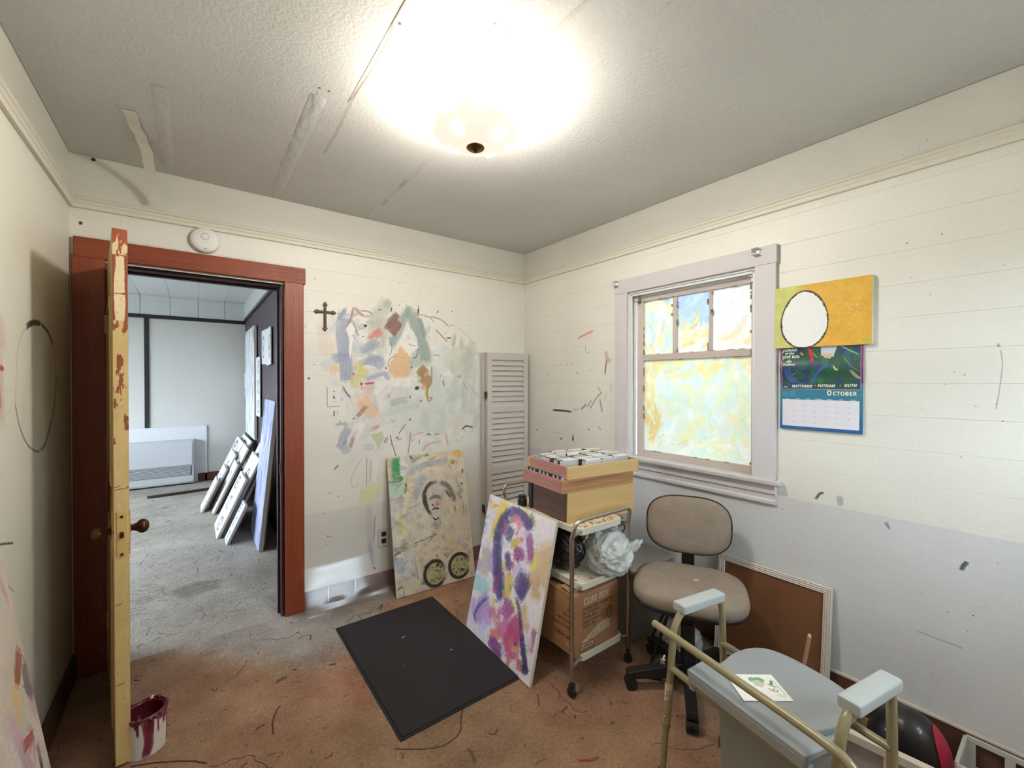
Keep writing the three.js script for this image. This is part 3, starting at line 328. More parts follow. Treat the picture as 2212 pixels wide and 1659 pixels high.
{
  const R = pF.r;
  const thread = (x, z, l, c, w, a, bend = 1.4) => { let an = R() * 6.28; const P = [[x, -z]]; const n = 5 + (l * 40 | 0); for (let i = 0; i < n; i++) { an += (R() - 0.5) * bend; x += Math.cos(an) * l / n; z += Math.sin(an) * l / n; P.push([x, -z]); } pF.s(P, c, w, a, 0.1); };
  for (let i = 0; i < 620; i++) thread(LX + R() * 2.7, R() * 3.3, 0.01 + R() * R() * 0.07, R() < 0.8 ? [62, 44, 32] : [88, 40, 38], 0.0018 + R() * 0.0035, 0.35 + R() * 0.5, 2.2);
  for (let i = 0; i < 46; i++) thread(LX + R() * 2.6, 0.2 + R() * 2.6, 0.08 + R() * 0.2, [48, 38, 32], 0.0022 + R() * 0.002, 0.75);
  for (let i = 0; i < 60; i++) pF.s([[LX + R() * 2.7, -R() * 3.3], [LX + R() * 2.7, -R() * 3.3]].map((p, j, a) => (j ? [a[0][0] + (R() - 0.5) * 0.08, a[0][1] + (R() - 0.5) * 0.08] : p)), [98, 72, 54], 0.02 + R() * 0.035, 0.3, 0.65);
  const W = (pts, c, w, a, d = 0.1) => pF.s(pts.map(([x, z]) => [x, -z]), c, w, a, d);
  W([[-2.419,-.043],[-2.378,-.09],[-2.341,-.144],[-2.256,-.221]], [50, 44, 40], 0.005, 0.85); W([[-2.059,.952],[-2.053,.887],[-2.032,.828],[-2.012,.798]], [50, 34, 24], 0.006, 0.85); W([[-2.113,.886],[-2.097,.876],[-2.082,.874]], [50, 34, 24], 0.008, 0.7); W([[-1.85,.306],[-1.816,.292],[-1.788,.313],[-1.801,.359]], [50, 46, 46], 0.006, 0.85); W([[-1.771,.641],[-1.734,.652]], [60, 54, 58], 0.016, 0.8); W([[-2.504,.801],[-2.443,.829],[-2.335,.899],[-2.281,.95]], [44, 32, 24], 0.007, 0.85); W([[-2.548,.194],[-2.527,.212]], [40, 30, 24], 0.008, 0.9); W([[-2.013,.631],[-1.975,.612],[-1.945,.611]], [70, 50, 34], 0.02, 0.5, 0.5); W([[-1.92,.568],[-1.91,.587]], [50, 36, 26], 0.012, 0.7);
  W([[-1.687,1.319],[-1.59,1.391],[-1.521,1.418],[-1.445,1.4],[-1.408,1.343],[-1.372,1.299]], [48, 38, 30], 0.006, 0.85); W([[-1.458,1.486],[-1.459,1.515],[-1.47,1.565]], [60, 56, 58], 0.012, 0.7, 0.4); W([[-1.355,1.472],[-1.34,1.492],[-1.309,1.479]], [56, 52, 54], 0.009, 0.8); W([[-1.041,1.573],[-.997,1.564]], [56, 50, 50], 0.008, 0.7); W([[-1.052,1.429],[-1.093,1.487]], [60, 54, 52], 0.008, 0.6, 0.3); W([[-1.16,1.778],[-1.104,1.816],[-1.074,1.819]], [128, 40, 44], 0.012, 0.7, 0.4); W([[-1.73,.8],[-1.709,.913],[-1.729,1.041]], [158, 92, 66], 0.05, 0.4, 0.5); W([[-1.498,.277],[-1.413,.268]], [150, 60, 44], 0.014, 0.6, 0.4); W([[-.964,.472],[-.925,.478]], [50, 44, 42], 0.014, 0.8, 0.3); W([[-1.382,.259],[-1.344,.232],[-1.377,.284]], [44, 40, 38], 0.008, 0.7);
  pF.spatter(420, [60, 44, 34], 0.006, 0.7); pF.spatter(130, [226, 214, 190], 0.005, 0.8); pF.spatter(40, [120, 36, 34], 0.008, 0.5);
}
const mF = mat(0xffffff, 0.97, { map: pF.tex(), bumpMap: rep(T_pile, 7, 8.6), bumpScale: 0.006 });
{
  const f = struct('floor', 'worn tan carpet with threads, stains and paint specks', 'floor');
  const g = new THREE.PlaneGeometry(-LX, ZF); g.rotateX(-PI / 2); g.translate(LX / 2, 0, ZF / 2);
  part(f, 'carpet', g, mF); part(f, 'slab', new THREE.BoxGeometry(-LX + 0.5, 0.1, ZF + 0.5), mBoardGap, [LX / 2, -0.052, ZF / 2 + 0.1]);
}

// ---------------------------------------------------------------- picture rail, baseboards
const mRail = mat([223, 218, 203], 0.5, { bumpMap: rep(T_soft, 6), bumpScale: 0.0006 });
const railProfile = (() => { const s = new THREE.Shape(); [[0, 0], [0.014, 0], [0.016, 0.004], [0.016, 0.018], [0.02, 0.022], [0.02, 0.034], [0.026, 0.04], [0.026, 0.05], [0.02, 0.055], [0, 0.055]].forEach(([x, y], i) => (i ? s.lineTo(x, y) : s.moveTo(x, y))); return s; })();
function railGeo(len) { return extr(railProfile, len); } // profile x is proud of the wall, y up, runs along +z
{
  const a = struct('trim_1', 'cream moulded picture rail above the doorway', 'picture rail'); { const g = railGeo(-LX); g.rotateY(-PI / 2); part(a, 'moulding', g, mRail, [0, RAIL, 0]); g.scale(1, 1, 1); }
  const b = struct('trim_2', 'cream moulded picture rail above the window', 'picture rail'); { const g = railGeo(ZF); g.scale(-1, 1, 1); part(b, 'moulding', flip(g), mRail, [0, RAIL, 0]); }
  const c = struct('trim_3', 'cream moulded picture rail on the left wall', 'picture rail'); part(c, 'moulding', railGeo(ZF), mRail, [LX, RAIL, 0]);
}
function flip(g) { const i = g.index; if (i) { for (let k = 0; k < i.count; k += 3) { const t = i.getX(k); i.setX(k, i.getX(k + 2)); i.setX(k + 2, t); } } else { for (const n of Object.keys(g.attributes)) { const a = g.attributes[n], s = a.itemSize; for (let k = 0; k < a.count; k += 3) for (let j = 0; j < s; j++) { const t = a.array[k * s + j]; a.array[k * s + j] = a.array[(k + 2) * s + j]; a.array[(k + 2) * s + j] = t; } } } g.computeVertexNormals(); return g; }
const pBase = new Paint(-1.77, 0, 1.77, 0.12, 520, 3);
pBase.base((x, y) => { const k = (fbm(x * 6, y * 30, 3) - 0.5) * 20; return [128 + k, 102 + k, 90 + k]; });
pBase.s([[-1.625, 0.115], [-1.624, 0.02]], [226, 214, 198], 0.006, 0.95, 0); pBase.s([[-1.455, 0.115], [-1.455, 0.04]], [226, 214, 198], 0.006, 0.95, 0); pBase.s([[-1.5, 0.115], [-1.5, 0.085]], [214, 200, 184], 0.004, 0.9, 0);
pBase.s([[-1.77, 0.118], [-0.9, 0.118], [0, 0.118]], [214, 206, 192], 0.006, 0.7, 0.5); pBase.spatter(60, [216, 200, 182], 0.005, 0.7);
const mBase = mat(0xffffff, 0.55, { map: pBase.tex() }), mBaseDark = mat([92, 62, 48], 0.6, { bumpMap: rep(T_soft, 4), bumpScale: 0.001 });
{
  const a = struct('baseboard_back', 'mauve brown baseboard with cream paint drips', 'baseboard');
  const g = rb(1.765, 0.112, 0.014, 0.004); const u = g.attributes.uv, p = g.attributes.position; for (let i = 0; i < u.count; i++) u.setXY(i, (p.getX(i) + 0.8825) / 1.765, (p.getY(i) + 0.056) / 0.12); part(a, 'board', g, mBase, [-0.8825, 0.056, 0.0085]);
  const b = struct('baseboard_right', 'dark brown baseboard under the window wall', 'baseboard');
  part(b, 'board', rb(0.016, 0.13, ZF, 0.004), mBaseDark, [-0.0085, 0.065, ZF / 2]); part(b, 'cap', rb(0.02, 0.012, ZF, 0.004), mat([198, 188, 176], 0.6), [-0.0105, 0.136, ZF / 2]);
  const c = struct('baseboard_left', 'dark brown baseboard on the left wall', 'baseboard'); part(c, 'board', rb(0.016, 0.12, ZF, 0.004), mBaseDark, [LX + 0.0085, 0.06, ZF / 2]);
}
// ---------------------------------------------------------------- door frame
const pRust = new Paint(0, 0, 1, 2, 300, 61); pRust.base((x, y) => { const k = (fbm(x * 5, y * 3, 4) - 0.5) * 24 + (vnoise(x * 200, y * 40) - 0.5) * 8; return [140 + k, 66 + k * 0.7, 36 + k * 0.5]; });
pRust.spatter(26, [222, 196, 170], 0.007, 0.9); for (let i = 0; i < 12; i++) { const x = pRust.r(), y = pRust.r() * 0.7; pRust.s([[x, y], [x + 0.02 * (pRust.r() - 0.5), y + 0.03]], [226, 204, 182], 0.004, 0.9, 0); }
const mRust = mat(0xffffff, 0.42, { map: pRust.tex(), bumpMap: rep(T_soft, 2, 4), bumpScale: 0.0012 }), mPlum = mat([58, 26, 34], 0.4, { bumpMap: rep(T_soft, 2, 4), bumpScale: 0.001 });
{
  const t = struct('trim_4', 'rust red painted door casing and jambs', 'door frame');
  part(t, 'casing', rb(0.107, 2.05, 0.024, 0.004), mRust, [-1.8155, 1.0255, 0.0125]); part(t, 'casing', rb(0.118, 2.05, 0.024, 0.004), mRust, [-2.719, 1.0255, 0.0125]);
  part(t, 'head_casing', rb(1.02, 0.098, 0.027, 0.004), mRust, [-2.261, 2.087, 0.014]);
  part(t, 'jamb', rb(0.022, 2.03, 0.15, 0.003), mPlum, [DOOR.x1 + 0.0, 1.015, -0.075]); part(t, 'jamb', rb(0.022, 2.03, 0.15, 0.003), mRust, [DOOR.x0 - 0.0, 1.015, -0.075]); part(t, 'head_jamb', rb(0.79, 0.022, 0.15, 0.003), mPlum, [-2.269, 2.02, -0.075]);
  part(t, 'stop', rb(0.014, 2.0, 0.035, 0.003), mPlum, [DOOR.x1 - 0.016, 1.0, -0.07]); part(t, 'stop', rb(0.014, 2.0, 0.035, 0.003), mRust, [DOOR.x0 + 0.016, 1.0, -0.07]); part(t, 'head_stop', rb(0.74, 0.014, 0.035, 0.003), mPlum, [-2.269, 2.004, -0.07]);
  part(t, 'strike_plate', rb(0.003, 0.07, 0.03, 0.001), mat([96, 84, 74], 0.4, { metalness: 0.7 }), [DOOR.x1 - 0.0125, 0.9, -0.035]);
}
// ---------------------------------------------------------------- open door, seen on its worn edge
{
  const d = struct('door_1', 'open door seen edge on, cream yellow paint peeling to rust red', 'door'); d.position.set(-2.652, 0, 0.022); d.rotation.y = -PI / 2 + 0.132;
  const pE = new Paint(0, 0, 0.045, 2.0, 900, 8); // worn edge
  pE.base((x, y) => { const n = fbm(x * 30, y * 9, 4), k = (n - 0.5) * 22, s = fbm(x * 50 + 5, y * 14, 4); if (y > 1.89 + (s - 0.5) * 0.05) return s > 0.71 ? [222, 200, 160] : [162 + k, 86 + k, 52 + k]; if (y > 1.66 && y < 1.9) { const e = Math.min(x, 0.045 - x); return e < 0.006 + (s - 0.4) * 0.012 || Math.abs(y - 1.76) < 0.004 + (s - 0.5) * 0.01 ? [142 + k, 72 + k, 38 + k] : [224 + k, 204 + k, 164 + k]; } if (y > 1.2 && s > 0.62 + (1.66 - y) * 0.16) return [140 + k, 76 + k, 40 + k]; return [208 + k, 180 + k, 122 + k]; });
  for (const [y, w] of [[1.03, 1], [1.04, 0.4], [0.6, 0.5], [0.3, 0.6]]) pE.s([[0.004, y], [0.045 * w, y + 0.004]], [90, 60, 30], 0.003, 0.8, 0);
  pE.spatter(70, [110, 76, 40], 0.004, 0.7); pE.spatter(30, [232, 214, 176], 0.006, 0.7);
  const mEdge = mat(0xffffff, 0.5, { map: pE.tex(), bumpMap: rep(T_soft, 0.3, 6), bumpScale: 0.001 }), mFace = mat([196, 166, 110], 0.5, { bumpMap: rep(T_soft, 3, 6), bumpScale: 0.001 }), mFaceIn = mat([126, 60, 34], 0.5, { bumpMap: rep(T_soft, 3, 6), bumpScale: 0.001 });
  const slab = rb(0.765, 1.995, 0.043, 0.002); part(d, 'slab', slab, [mEdge, mFace, mFace, mFace, mFace, mFaceIn], [0.385, 1.006, -0.0215]);
  for (const y of [0.45, 1.4]) part(d, 'panel_moulding', merge([at(rb(0.52, 0.022, 0.012, 0.004), 0, 0.36, 0), at(rb(0.52, 0.022, 0.012, 0.004), 0, -0.36, 0), at(rb(0.022, 0.74, 0.012, 0.004), 0.25, 0, 0), at(rb(0.022, 0.74, 0.012, 0.004), -0.25, 0, 0)]), mFace, [0.385, y, 0.001]);
  const brass = mat([84, 58, 38], 0.35, { metalness: 0.75 }), plate = mat([206, 172, 108], 0.5);
  part(d, 'latch_plate', rb(0.004, 0.17, 0.027, 0.001), plate, [0.769, 0.87, -0.0215], null, 'paint-covered latch plate'); part(d, 'latch_bolt', rb(0.016, 0.022, 0.012, 0.003), brass, [0.772, 0.868, -0.0215]);
  for (const y of [0.935, 0.795]) part(d, 'screw', cyl(0.005, 0.005, 0.003, 10), brass, [0.772, y, -0.0215], [0, 0, PI / 2]);
  const knob = lathe([[0.0001, 0.062], [0.014, 0.06], [0.024, 0.052], [0.0275, 0.042], [0.025, 0.033], [0.016, 0.024], [0.0115, 0.012], [0.0115, 0], [0.0001, 0]]);
  for (const s of [1, -1]) { const z = s > 0 ? 0 : -0.043, k = part(d, 'knob', knob, brass, [0.7, 0.87, z], [s * PI / 2, 0, 0], 'dark brass knob'); part(k, 'rosette', lathe([[0.0001, 0.008], [0.02, 0.007], [0.026, 0.001], [0.026, -0.001]]), brass); part(k, 'escutcheon', rb(0.05, 0.006, 0.17, 0.002), plate, [0, 0.002, 0.01 * s]); }
  for (const y of [0.25, 1.72]) part(d, 'hinge', merge([at(cyl(0.007, 0.007, 0.09, 10), 0, 0, 0), at(rb(0.03, 0.09, 0.003, 0.001), 0.016, 0, -0.004)]), mat([196, 160, 104], 0.5), [-0.002, y, 0.006]);
}
// ---------------------------------------------------------------- window with painted glass
const mTrimG = mat([206, 202, 204], 0.5, { bumpMap: rep(T_soft, 2, 4), bumpScale: 0.0012 }), mSash = mat([205, 192, 184], 0.55, { bumpMap: rep(T_soft, 2, 4), bumpScale: 0.0014 }), mJamb = mat([226, 226, 226], 0.45);
{
  const w = struct('window_1', 'sash window with paint-smeared glass in a pale lilac frame', 'window');
  part(w, 'casing', rb(0.022, 1.1, 0.098, 0.003), mTrimG, [-0.0115, 1.475, 1.07]); part(w, 'casing', rb(0.022, 1.1, 0.1, 0.003), mTrimG, [-0.0115, 1.475, 1.967]); part(w, 'head_casing', rb(0.026, 0.092, 1.006, 0.003), mTrimG, [-0.0135, 2.068, 1.519]);
  const apronS = new THREE.Shape(); [[0, 0], [0.016, 0], [0.02, 0.006], [0.02, 0.02], [0.014, 0.028], [0.014, 0.05], [0.024, 0.058], [0.024, 0.076], [0.03, 0.086], [0.03, 0.1], [0, 0.1]].forEach(([x, y], i) => (i ? apronS.lineTo(x, y) : apronS.moveTo(x, y)));
  const ag = extr(apronS, 1.0); ag.scale(-1, 1, 1); part(w, 'apron', flip(ag), mTrimG, [0, 0.822, 1.017]);
  part(w, 'stool', rb(0.17, 0.026, 1.06, 0.008, 3), mTrimG, [0.035, 0.935, 1.518], [0, 0, -0.02]);
  part(w, 'jamb', rb(0.14, 1.1, 0.02, 0.002), mJamb, [0.066, 1.48, WIN.z0 + 0.0]); part(w, 'jamb', rb(0.14, 1.1, 0.02, 0.002), mJamb, [0.066, 1.48, WIN.z1 + 0.0]); part(w, 'head_jamb', rb(0.14, 0.02, 0.82, 0.002), mJamb, [0.066, 2.02, 1.5175]);
  part(w, 'stop', rb(0.014, 1.07, 0.014, 0.003), mJamb, [0.012, 1.48, 1.132]); part(w, 'stop', rb(0.014, 1.07, 0.014, 0.003), mJamb, [0.012, 1.48, 1.903]); part(w, 'stop', rb(0.014, 0.014, 0.78, 0.003), mJamb, [0.012, 2.003, 1.5175]);
  part(w, 'parting_bead', rb(0.012, 1.07, 0.02, 0.003), mJamb, [0.045, 1.48, 1.134]); part(w, 'parting_bead', rb(0.012, 0.02, 0.78, 0.003), mJamb, [0.045, 1.998, 1.5175]);
  // sash bars
  const X = 0.073, D = 0.036, yT0 = 1.612, yT1 = 1.958, yB0 = 0.988, yB1 = 1.572, z = [1.194, 1.402, 1.434, 1.633, 1.653, 1.868];
  const bar = (n, z0, z1, y0, y1, d = D) => part(w, n, rb(d, y1 - y0, z1 - z0, 0.004), mSash, [X, (y0 + y1) / 2, (z0 + z1) / 2]);
  bar('stile', 1.14, z[0], 0.945, 1.995); bar('stile', z[5], 1.91, 0.945, 1.995); bar('top_rail', z[0], z[5], yT1, 1.995); bar('bottom_rail', z[0], z[5], 0.945, yB0); bar('meeting_rail', z[0], z[5], yB1, yT0, D + 0.008); bar('muntin', z[1], z[2], yT0, yT1, 0.028); bar('muntin', z[3], z[4], yT0, yT1, 0.028);
  // putty flecks and worn paint along the glazing
  const R = rng(9), flecks = []; for (let i = 0; i < 30; i++) { const k = R() * 8 | 0, zz = [z[0], z[1], z[2], z[3], z[4], z[5], z[0], z[5]][k], y = k < 6 ? yT0 + R() * 0.346 : yB0 + R() * 0.58; flecks.push(at(rb(0.006, 0.008 + R() * R() * 0.06, 0.004 + R() * 0.005, 0.001), X - 0.017, y, zz + (k % 2 ? -0.002 : 0.002))); } for (let i = 0; i < 22; i++) flecks.push(at(rb(0.006, 0.005, 0.01 + R() * 0.03, 0.001), X - 0.018, [yT1, yT0, yB1, yB0][i % 4], z[0] + R() * 0.66));
  const fl = part(w, 'putty', merge(flecks), mat([146, 124, 110], 0.8)); fl.userData.kind = 'stuff';
  // glass thick with smeared paint
  const pw = new Paint(1.19, 0.98, 0.69, 0.99, 1100, 71), YW = [240, 234, 164], CY = [206, 236, 234], WH = [246, 248, 244], BL = [172, 206, 244], OC = [228, 200, 126];
  pw.fill([222, 240, 232]);
  const rs = pw.r, smear = (x0, x1, y0, y1, n, cols, w, an, sp, a = 0.5) => { for (let i = 0; i < n; i++) { const x = x0 + rs() * (x1 - x0), y = y0 + rs() * (y1 - y0), t = an + (rs() - 0.5) * sp, l = 0.05 + rs() * 0.16; pw.g.save(); pw.s([[x, y], [x + Math.cos(t) * l * 0.5 + 0.01 * rs(), y + Math.sin(t) * l * 0.5], [x + Math.cos(t + 0.3) * l, y + Math.sin(t + 0.3) * l]], cols[rs() * cols.length | 0], w * (0.5 + rs()), a, 0.4); pw.g.restore(); } };
  smear(1.19, 1.88, 0.98, 1.58, 120, [CY, WH, [222, 240, 246], [232, 240, 206]], 0.04, 1.5, 2.4); smear(1.19, 1.88, 0.98, 1.1, 34, [YW, WH, WH], 0.03, 0.3, 1.4, 0.45); smear(1.19, 1.88, 1.46, 1.58, 44, [YW, [242, 236, 170], [234, 214, 130]], 0.03, 0.1, 0.6, 0.55); smear(1.19, 1.27, 1, 1.56, 40, [YW, WH, [236, 216, 136]], 0.025, 1.55, 0.5, 0.5); smear(1.78, 1.86, 1, 1.56, 34, [YW, WH, CY], 0.025, 1.55, 0.5, 0.5); smear(1.28, 1.56, 1.0, 1.2, 18, [YW, OC], 0.012, 0.5, 1.6, 0.4); smear(1.3, 1.8, 1.15, 1.5, 60, [[220, 236, 250], CY, [236, 238, 180]], 0.03, 1, 2.2, 0.4); smear(1.2, 1.26, 1.04, 1.18, 12, [OC], 0.018, 1.4, 1, 0.6);
  smear(1.19, 1.41, 1.61, 1.96, 50, [BL, CY, WH, YW, [232, 240, 186]], 0.04, 1.5, 1.2, 0.5); pw.f([[1.43, 1.76], [1.63, 1.74], [1.64, 1.97], [1.43, 1.97]], BL, 0.95, 0.03, 1.5); smear(1.43, 1.64, 1.61, 1.76, 44, [YW, [240, 226, 170], WH, OC], 0.02, 0.6, 1.6, 0.5); smear(1.43, 1.64, 1.76, 1.96, 24, [BL, [206, 230, 252]], 0.03, 0.9, 1.2, 0.5);
  pw.f([[1.645, 1.6], [1.88, 1.6], [1.88, 1.98], [1.645, 1.98]], [234, 240, 240], 0.95, 0.01, 1.5); smear(1.65, 1.87, 1.68, 1.96, 60, [[226, 234, 242], [242, 244, 240], [218, 230, 240]], 0.014, 1.55, 0.15, 0.6); smear(1.65, 1.87, 1.61, 1.7, 24, [[240, 226, 190], [236, 214, 170], WH], 0.018, 0.2, 1, 0.5);
  for (let i = 0; i < 700; i++) { const x = 1.19 + rs() * 0.69, y = 0.98 + rs() * 0.98, t = rs() * 6.3; pw.s([[x, y], [x + Math.cos(t) * 0.02, y + Math.sin(t) * 0.03]], rs() < 0.5 ? [206, 206, 150] : [250, 252, 250], 0.0016, 0.35, 0); }
  pw.smudge(5200, 0.035, 0.007, 0.5, null, 5, 5);
  const tw = pw.tex(), mGlass = phys(0xffffff, 0.9, { map: tw, transmission: 0.03, thickness: 0, ior: 1.45, bumpMap: tw, bumpScale: 0.0008, specularIntensity: 0.4 });
  const pane = (z0, z1, y0, y1) => { const g = new THREE.BoxGeometry(0.004, y1 - y0 + 0.01, z1 - z0 + 0.01), u = g.attributes.uv, p = g.attributes.position; for (let i = 0; i < u.count; i++) u.setXY(i, ((z0 + z1) / 2 + p.getZ(i) - 1.19) / 0.69, ((y0 + y1) / 2 + p.getY(i) - 0.98) / 0.99); return g; };
  const flat = (z0, z1, y0, y1) => { const g = new THREE.PlaneGeometry(z1 - z0 + 0.01, y1 - y0 + 0.01); g.rotateY(-PI / 2); const u = g.attributes.uv, p = g.attributes.position; for (let i = 0; i < u.count; i++) u.setXY(i, ((z0 + z1) / 2 + p.getZ(i) - 1.19) / 0.69, ((y0 + y1) / 2 + p.getY(i) - 0.98) / 0.99); return g; };
  for (const [a, b, c, e] of [[z[0], z[1], yT0, yT1], [z[2], z[3], yT0, yT1], [z[4], z[5], yT0, yT1], [z[0], z[5], yB0, yB1]]) part(w, 'pane', flat(a, b, c, e), mGlass, [X - 0.004, (c + e) / 2, (a + b) / 2]);
}
// curtain rod brackets on the casing
{
  const wb = mat([232, 231, 228], 0.45), mb = mat([170, 160, 152], 0.4, { metalness: 0.5 });
  const br = (p, m, l, inner) => { const t = thing('curtain_rod_bracket', l, 'bracket', p, 0, 'curtain rod brackets on the window'); part(t, 'plate', rb(0.004, 0.034, 0.03, 0.001), m, [-0.002, 0, 0]); part(t, 'cup', merge([at(rb(0.034, 0.004, 0.03, 0.001), -0.02, -0.015, 0), at(rb(0.034, 0.004, 0.03, 0.001), -0.02, 0.015, 0), at(rb(0.034, 0.034, 0.004, 0.001), -0.02, 0, inner ? 0.013 : -0.013)]), m); for (const y of [-0.008, 0.008]) part(t, 'screw', cyl(0.003, 0.003, 0.003, 8), mb, [-0.005, y, 0.006], [0, 0, PI / 2]); };
  br([-0.0275, 2.092, 1.045], wb, 'white curtain bracket at the upper left corner of the window casing'); br([-0.0275, 2.092, 1.93], wb, 'white curtain bracket at the upper right corner of the window casing');
  br([0.052, 1.975, 1.165], mb, 'small metal bracket inside the upper left corner of the sash', true); br([0.052, 1.975, 1.885], wb, 'small white bracket inside the upper right corner of the sash', true);
}
// rear window that the plastic mirrors
{
  const w = struct('window_2', 'white sash window behind the viewer', 'window'), xm = (RW.x0 + RW.x1) / 2, ym = (RW.y0 + RW.y1) / 2, W = RW.x1 - RW.x0, Hh = RW.y1 - RW.y0;
  for (const [x, y, ww, hh] of [[RW.x0 + 0.025, ym, 0.05, Hh], [RW.x1 - 0.025, ym, 0.05, Hh], [xm, RW.y0 + 0.025, W, 0.05], [xm, RW.y1 - 0.025, W, 0.05], [xm, ym, W, 0.09]]) part(w, 'sash_bar', rb(ww, hh, 0.04, 0.003), mJamb, [x, y, ZF + 0.06]);
  part(w, 'sill', rb(W + 0.1, 0.025, 0.12, 0.005), mJamb, [xm, RW.y0 - 0.013, ZF + 0.0]);
  for (const y of [RW.y0 + Hh * 0.27, RW.y0 + Hh * 0.73]) part(w, 'pane', new THREE.PlaneGeometry(W - 0.09, Hh / 2 - 0.06), phys([245, 250, 250], 0.02, { transmission: 1, thickness: 0 }), [xm, y, ZF + 0.06]);
}
{ // ground outside
  const g = struct('ground', 'ground outside the house', 'ground'); const c = new THREE.CircleGeometry(60, 48); c.rotateX(-PI / 2); part(g, 'lawn', c, mat([120, 120, 108], 0.95), [0, -0.5, 0]);
}

// ---------------------------------------------------------------- the next room, through the doorway
const FX0 = -5.3, FX1 = -1.674, FZ0 = -4.67, FZ1 = -0.13, FH = 2.6;
{
  const pf = new Paint(FX0, 0, FX1 - FX0 + 2, 4.73, 240, 91); // v = -z
  pf.base((x, v) => { const n = fbm(x * 2.6 + 50, v * 2.6, 4), m = vnoise(x * 200, v * 200), b = fbm(x * 10, v * 10, 3), k = (n - 0.5) * 40 + (m - 0.5) * 40 + (b - 0.5) * 24; return [168 + k, 161 + k, 150 + k]; });
  const R = pf.r, Wk = (pts, c, w, a, d) => pf.s(pts.map(([x, z]) => [x, -z]), c, w, a, d);
  for (let i = 0; i < 420; i++) { const x = -3.2 + R() * 1.6, v = 0.13 + R() * 4.4, t = R() * 6.3, l = 0.02 + R() * 0.1; pf.s([[x, v], [x + Math.cos(t) * l * 0.5 + (R() - 0.5) * 0.03, v + Math.sin(t) * l * 0.5], [x + Math.cos(t) * l, v + Math.sin(t) * l]], [72, 68, 66], 0.004 + R() * 0.005, 0.45, 0.2); }
  Wk([[-2.676,-.933],[-2.564,-.885],[-2.476,-.931]], [92, 84, 74], 0.3, 0.35, 0.6); Wk([[-2.412,-.699],[-2.298,-.759],[-2.139,-.757]], [92, 82, 70], 0.26, 0.45, 0.55); Wk([[-2.618,-.752],[-2.512,-.74]], [88, 80, 72], 0.2, 0.35, 0.6); Wk([[-2.281,-.282],[-2.084,-.287]], [110, 102, 92], 0.2, 0.25, 0.6); Wk([[-2.599,-3.318],[-2.542,-3.296]], [90, 90, 90], 0.08, 0.5, 0.4); Wk([[-2.545,-2.663],[-2.496,-2.709]], [100, 100, 100], 0.05, 0.45, 0.4);
  const mat2 = mat(0xffffff, 0.97, { map: pf.tex(), bumpMap: rep(T_pile, 14, 11), bumpScale: 0.006 });
  const f = struct('floor', 'grey worn carpet of the next room', 'floor'); const g = new THREE.PlaneGeometry(FX1 - FX0 + 2, 4.7); g.rotateX(-PI / 2); const u = g.attributes.uv, p = g.attributes.position; g.translate((FX0 + FX1 + 2) / 2, 0, -2.35); for (let i = 0; i < u.count; i++) u.setXY(i, (p.getX(i) - FX0) / (FX1 - FX0 + 2), -p.getZ(i) / 4.73);
  part(f, 'carpet', g, mat2); part(f, 'slab', new THREE.BoxGeometry(6.2, 0.1, 4.9), mBoardGap, [-3.2, -0.052, -2.5]);
}
const mFarWall = mat([208, 206, 200], 0.7, { bumpMap: rep(T_soft, 8, 5), bumpScale: 0.0012 }), mFarCeil = mat([214, 216, 216], 0.7), mBlackTrim = mat([34, 32, 34], 0.5);
const pPlum = new Paint(FZ0, 0, FZ1 - FZ0, FH, 220, 95); pPlum.base((z, y) => { const k = (fbm(z * 3, y * 3, 4) - 0.5) * 16; return [76 + k, 64 + k, 76 + k]; });
pPlum.spatter(70, [200, 200, 210], 0.014, 0.6, [-2.3, -1.2, 0.9, 1.7]); for (let i = 0; i < 24; i++) { const z = -2.4 + pPlum.r() * 1.1, y = 0.9 + pPlum.r() * 0.7; pPlum.s([[z, y], [z + 0.12 * (pPlum.r() - 0.5), y + 0.03 * (pPlum.r() - 0.5)]], [196, 196, 206], 0.008, 0.6, 0.3); }
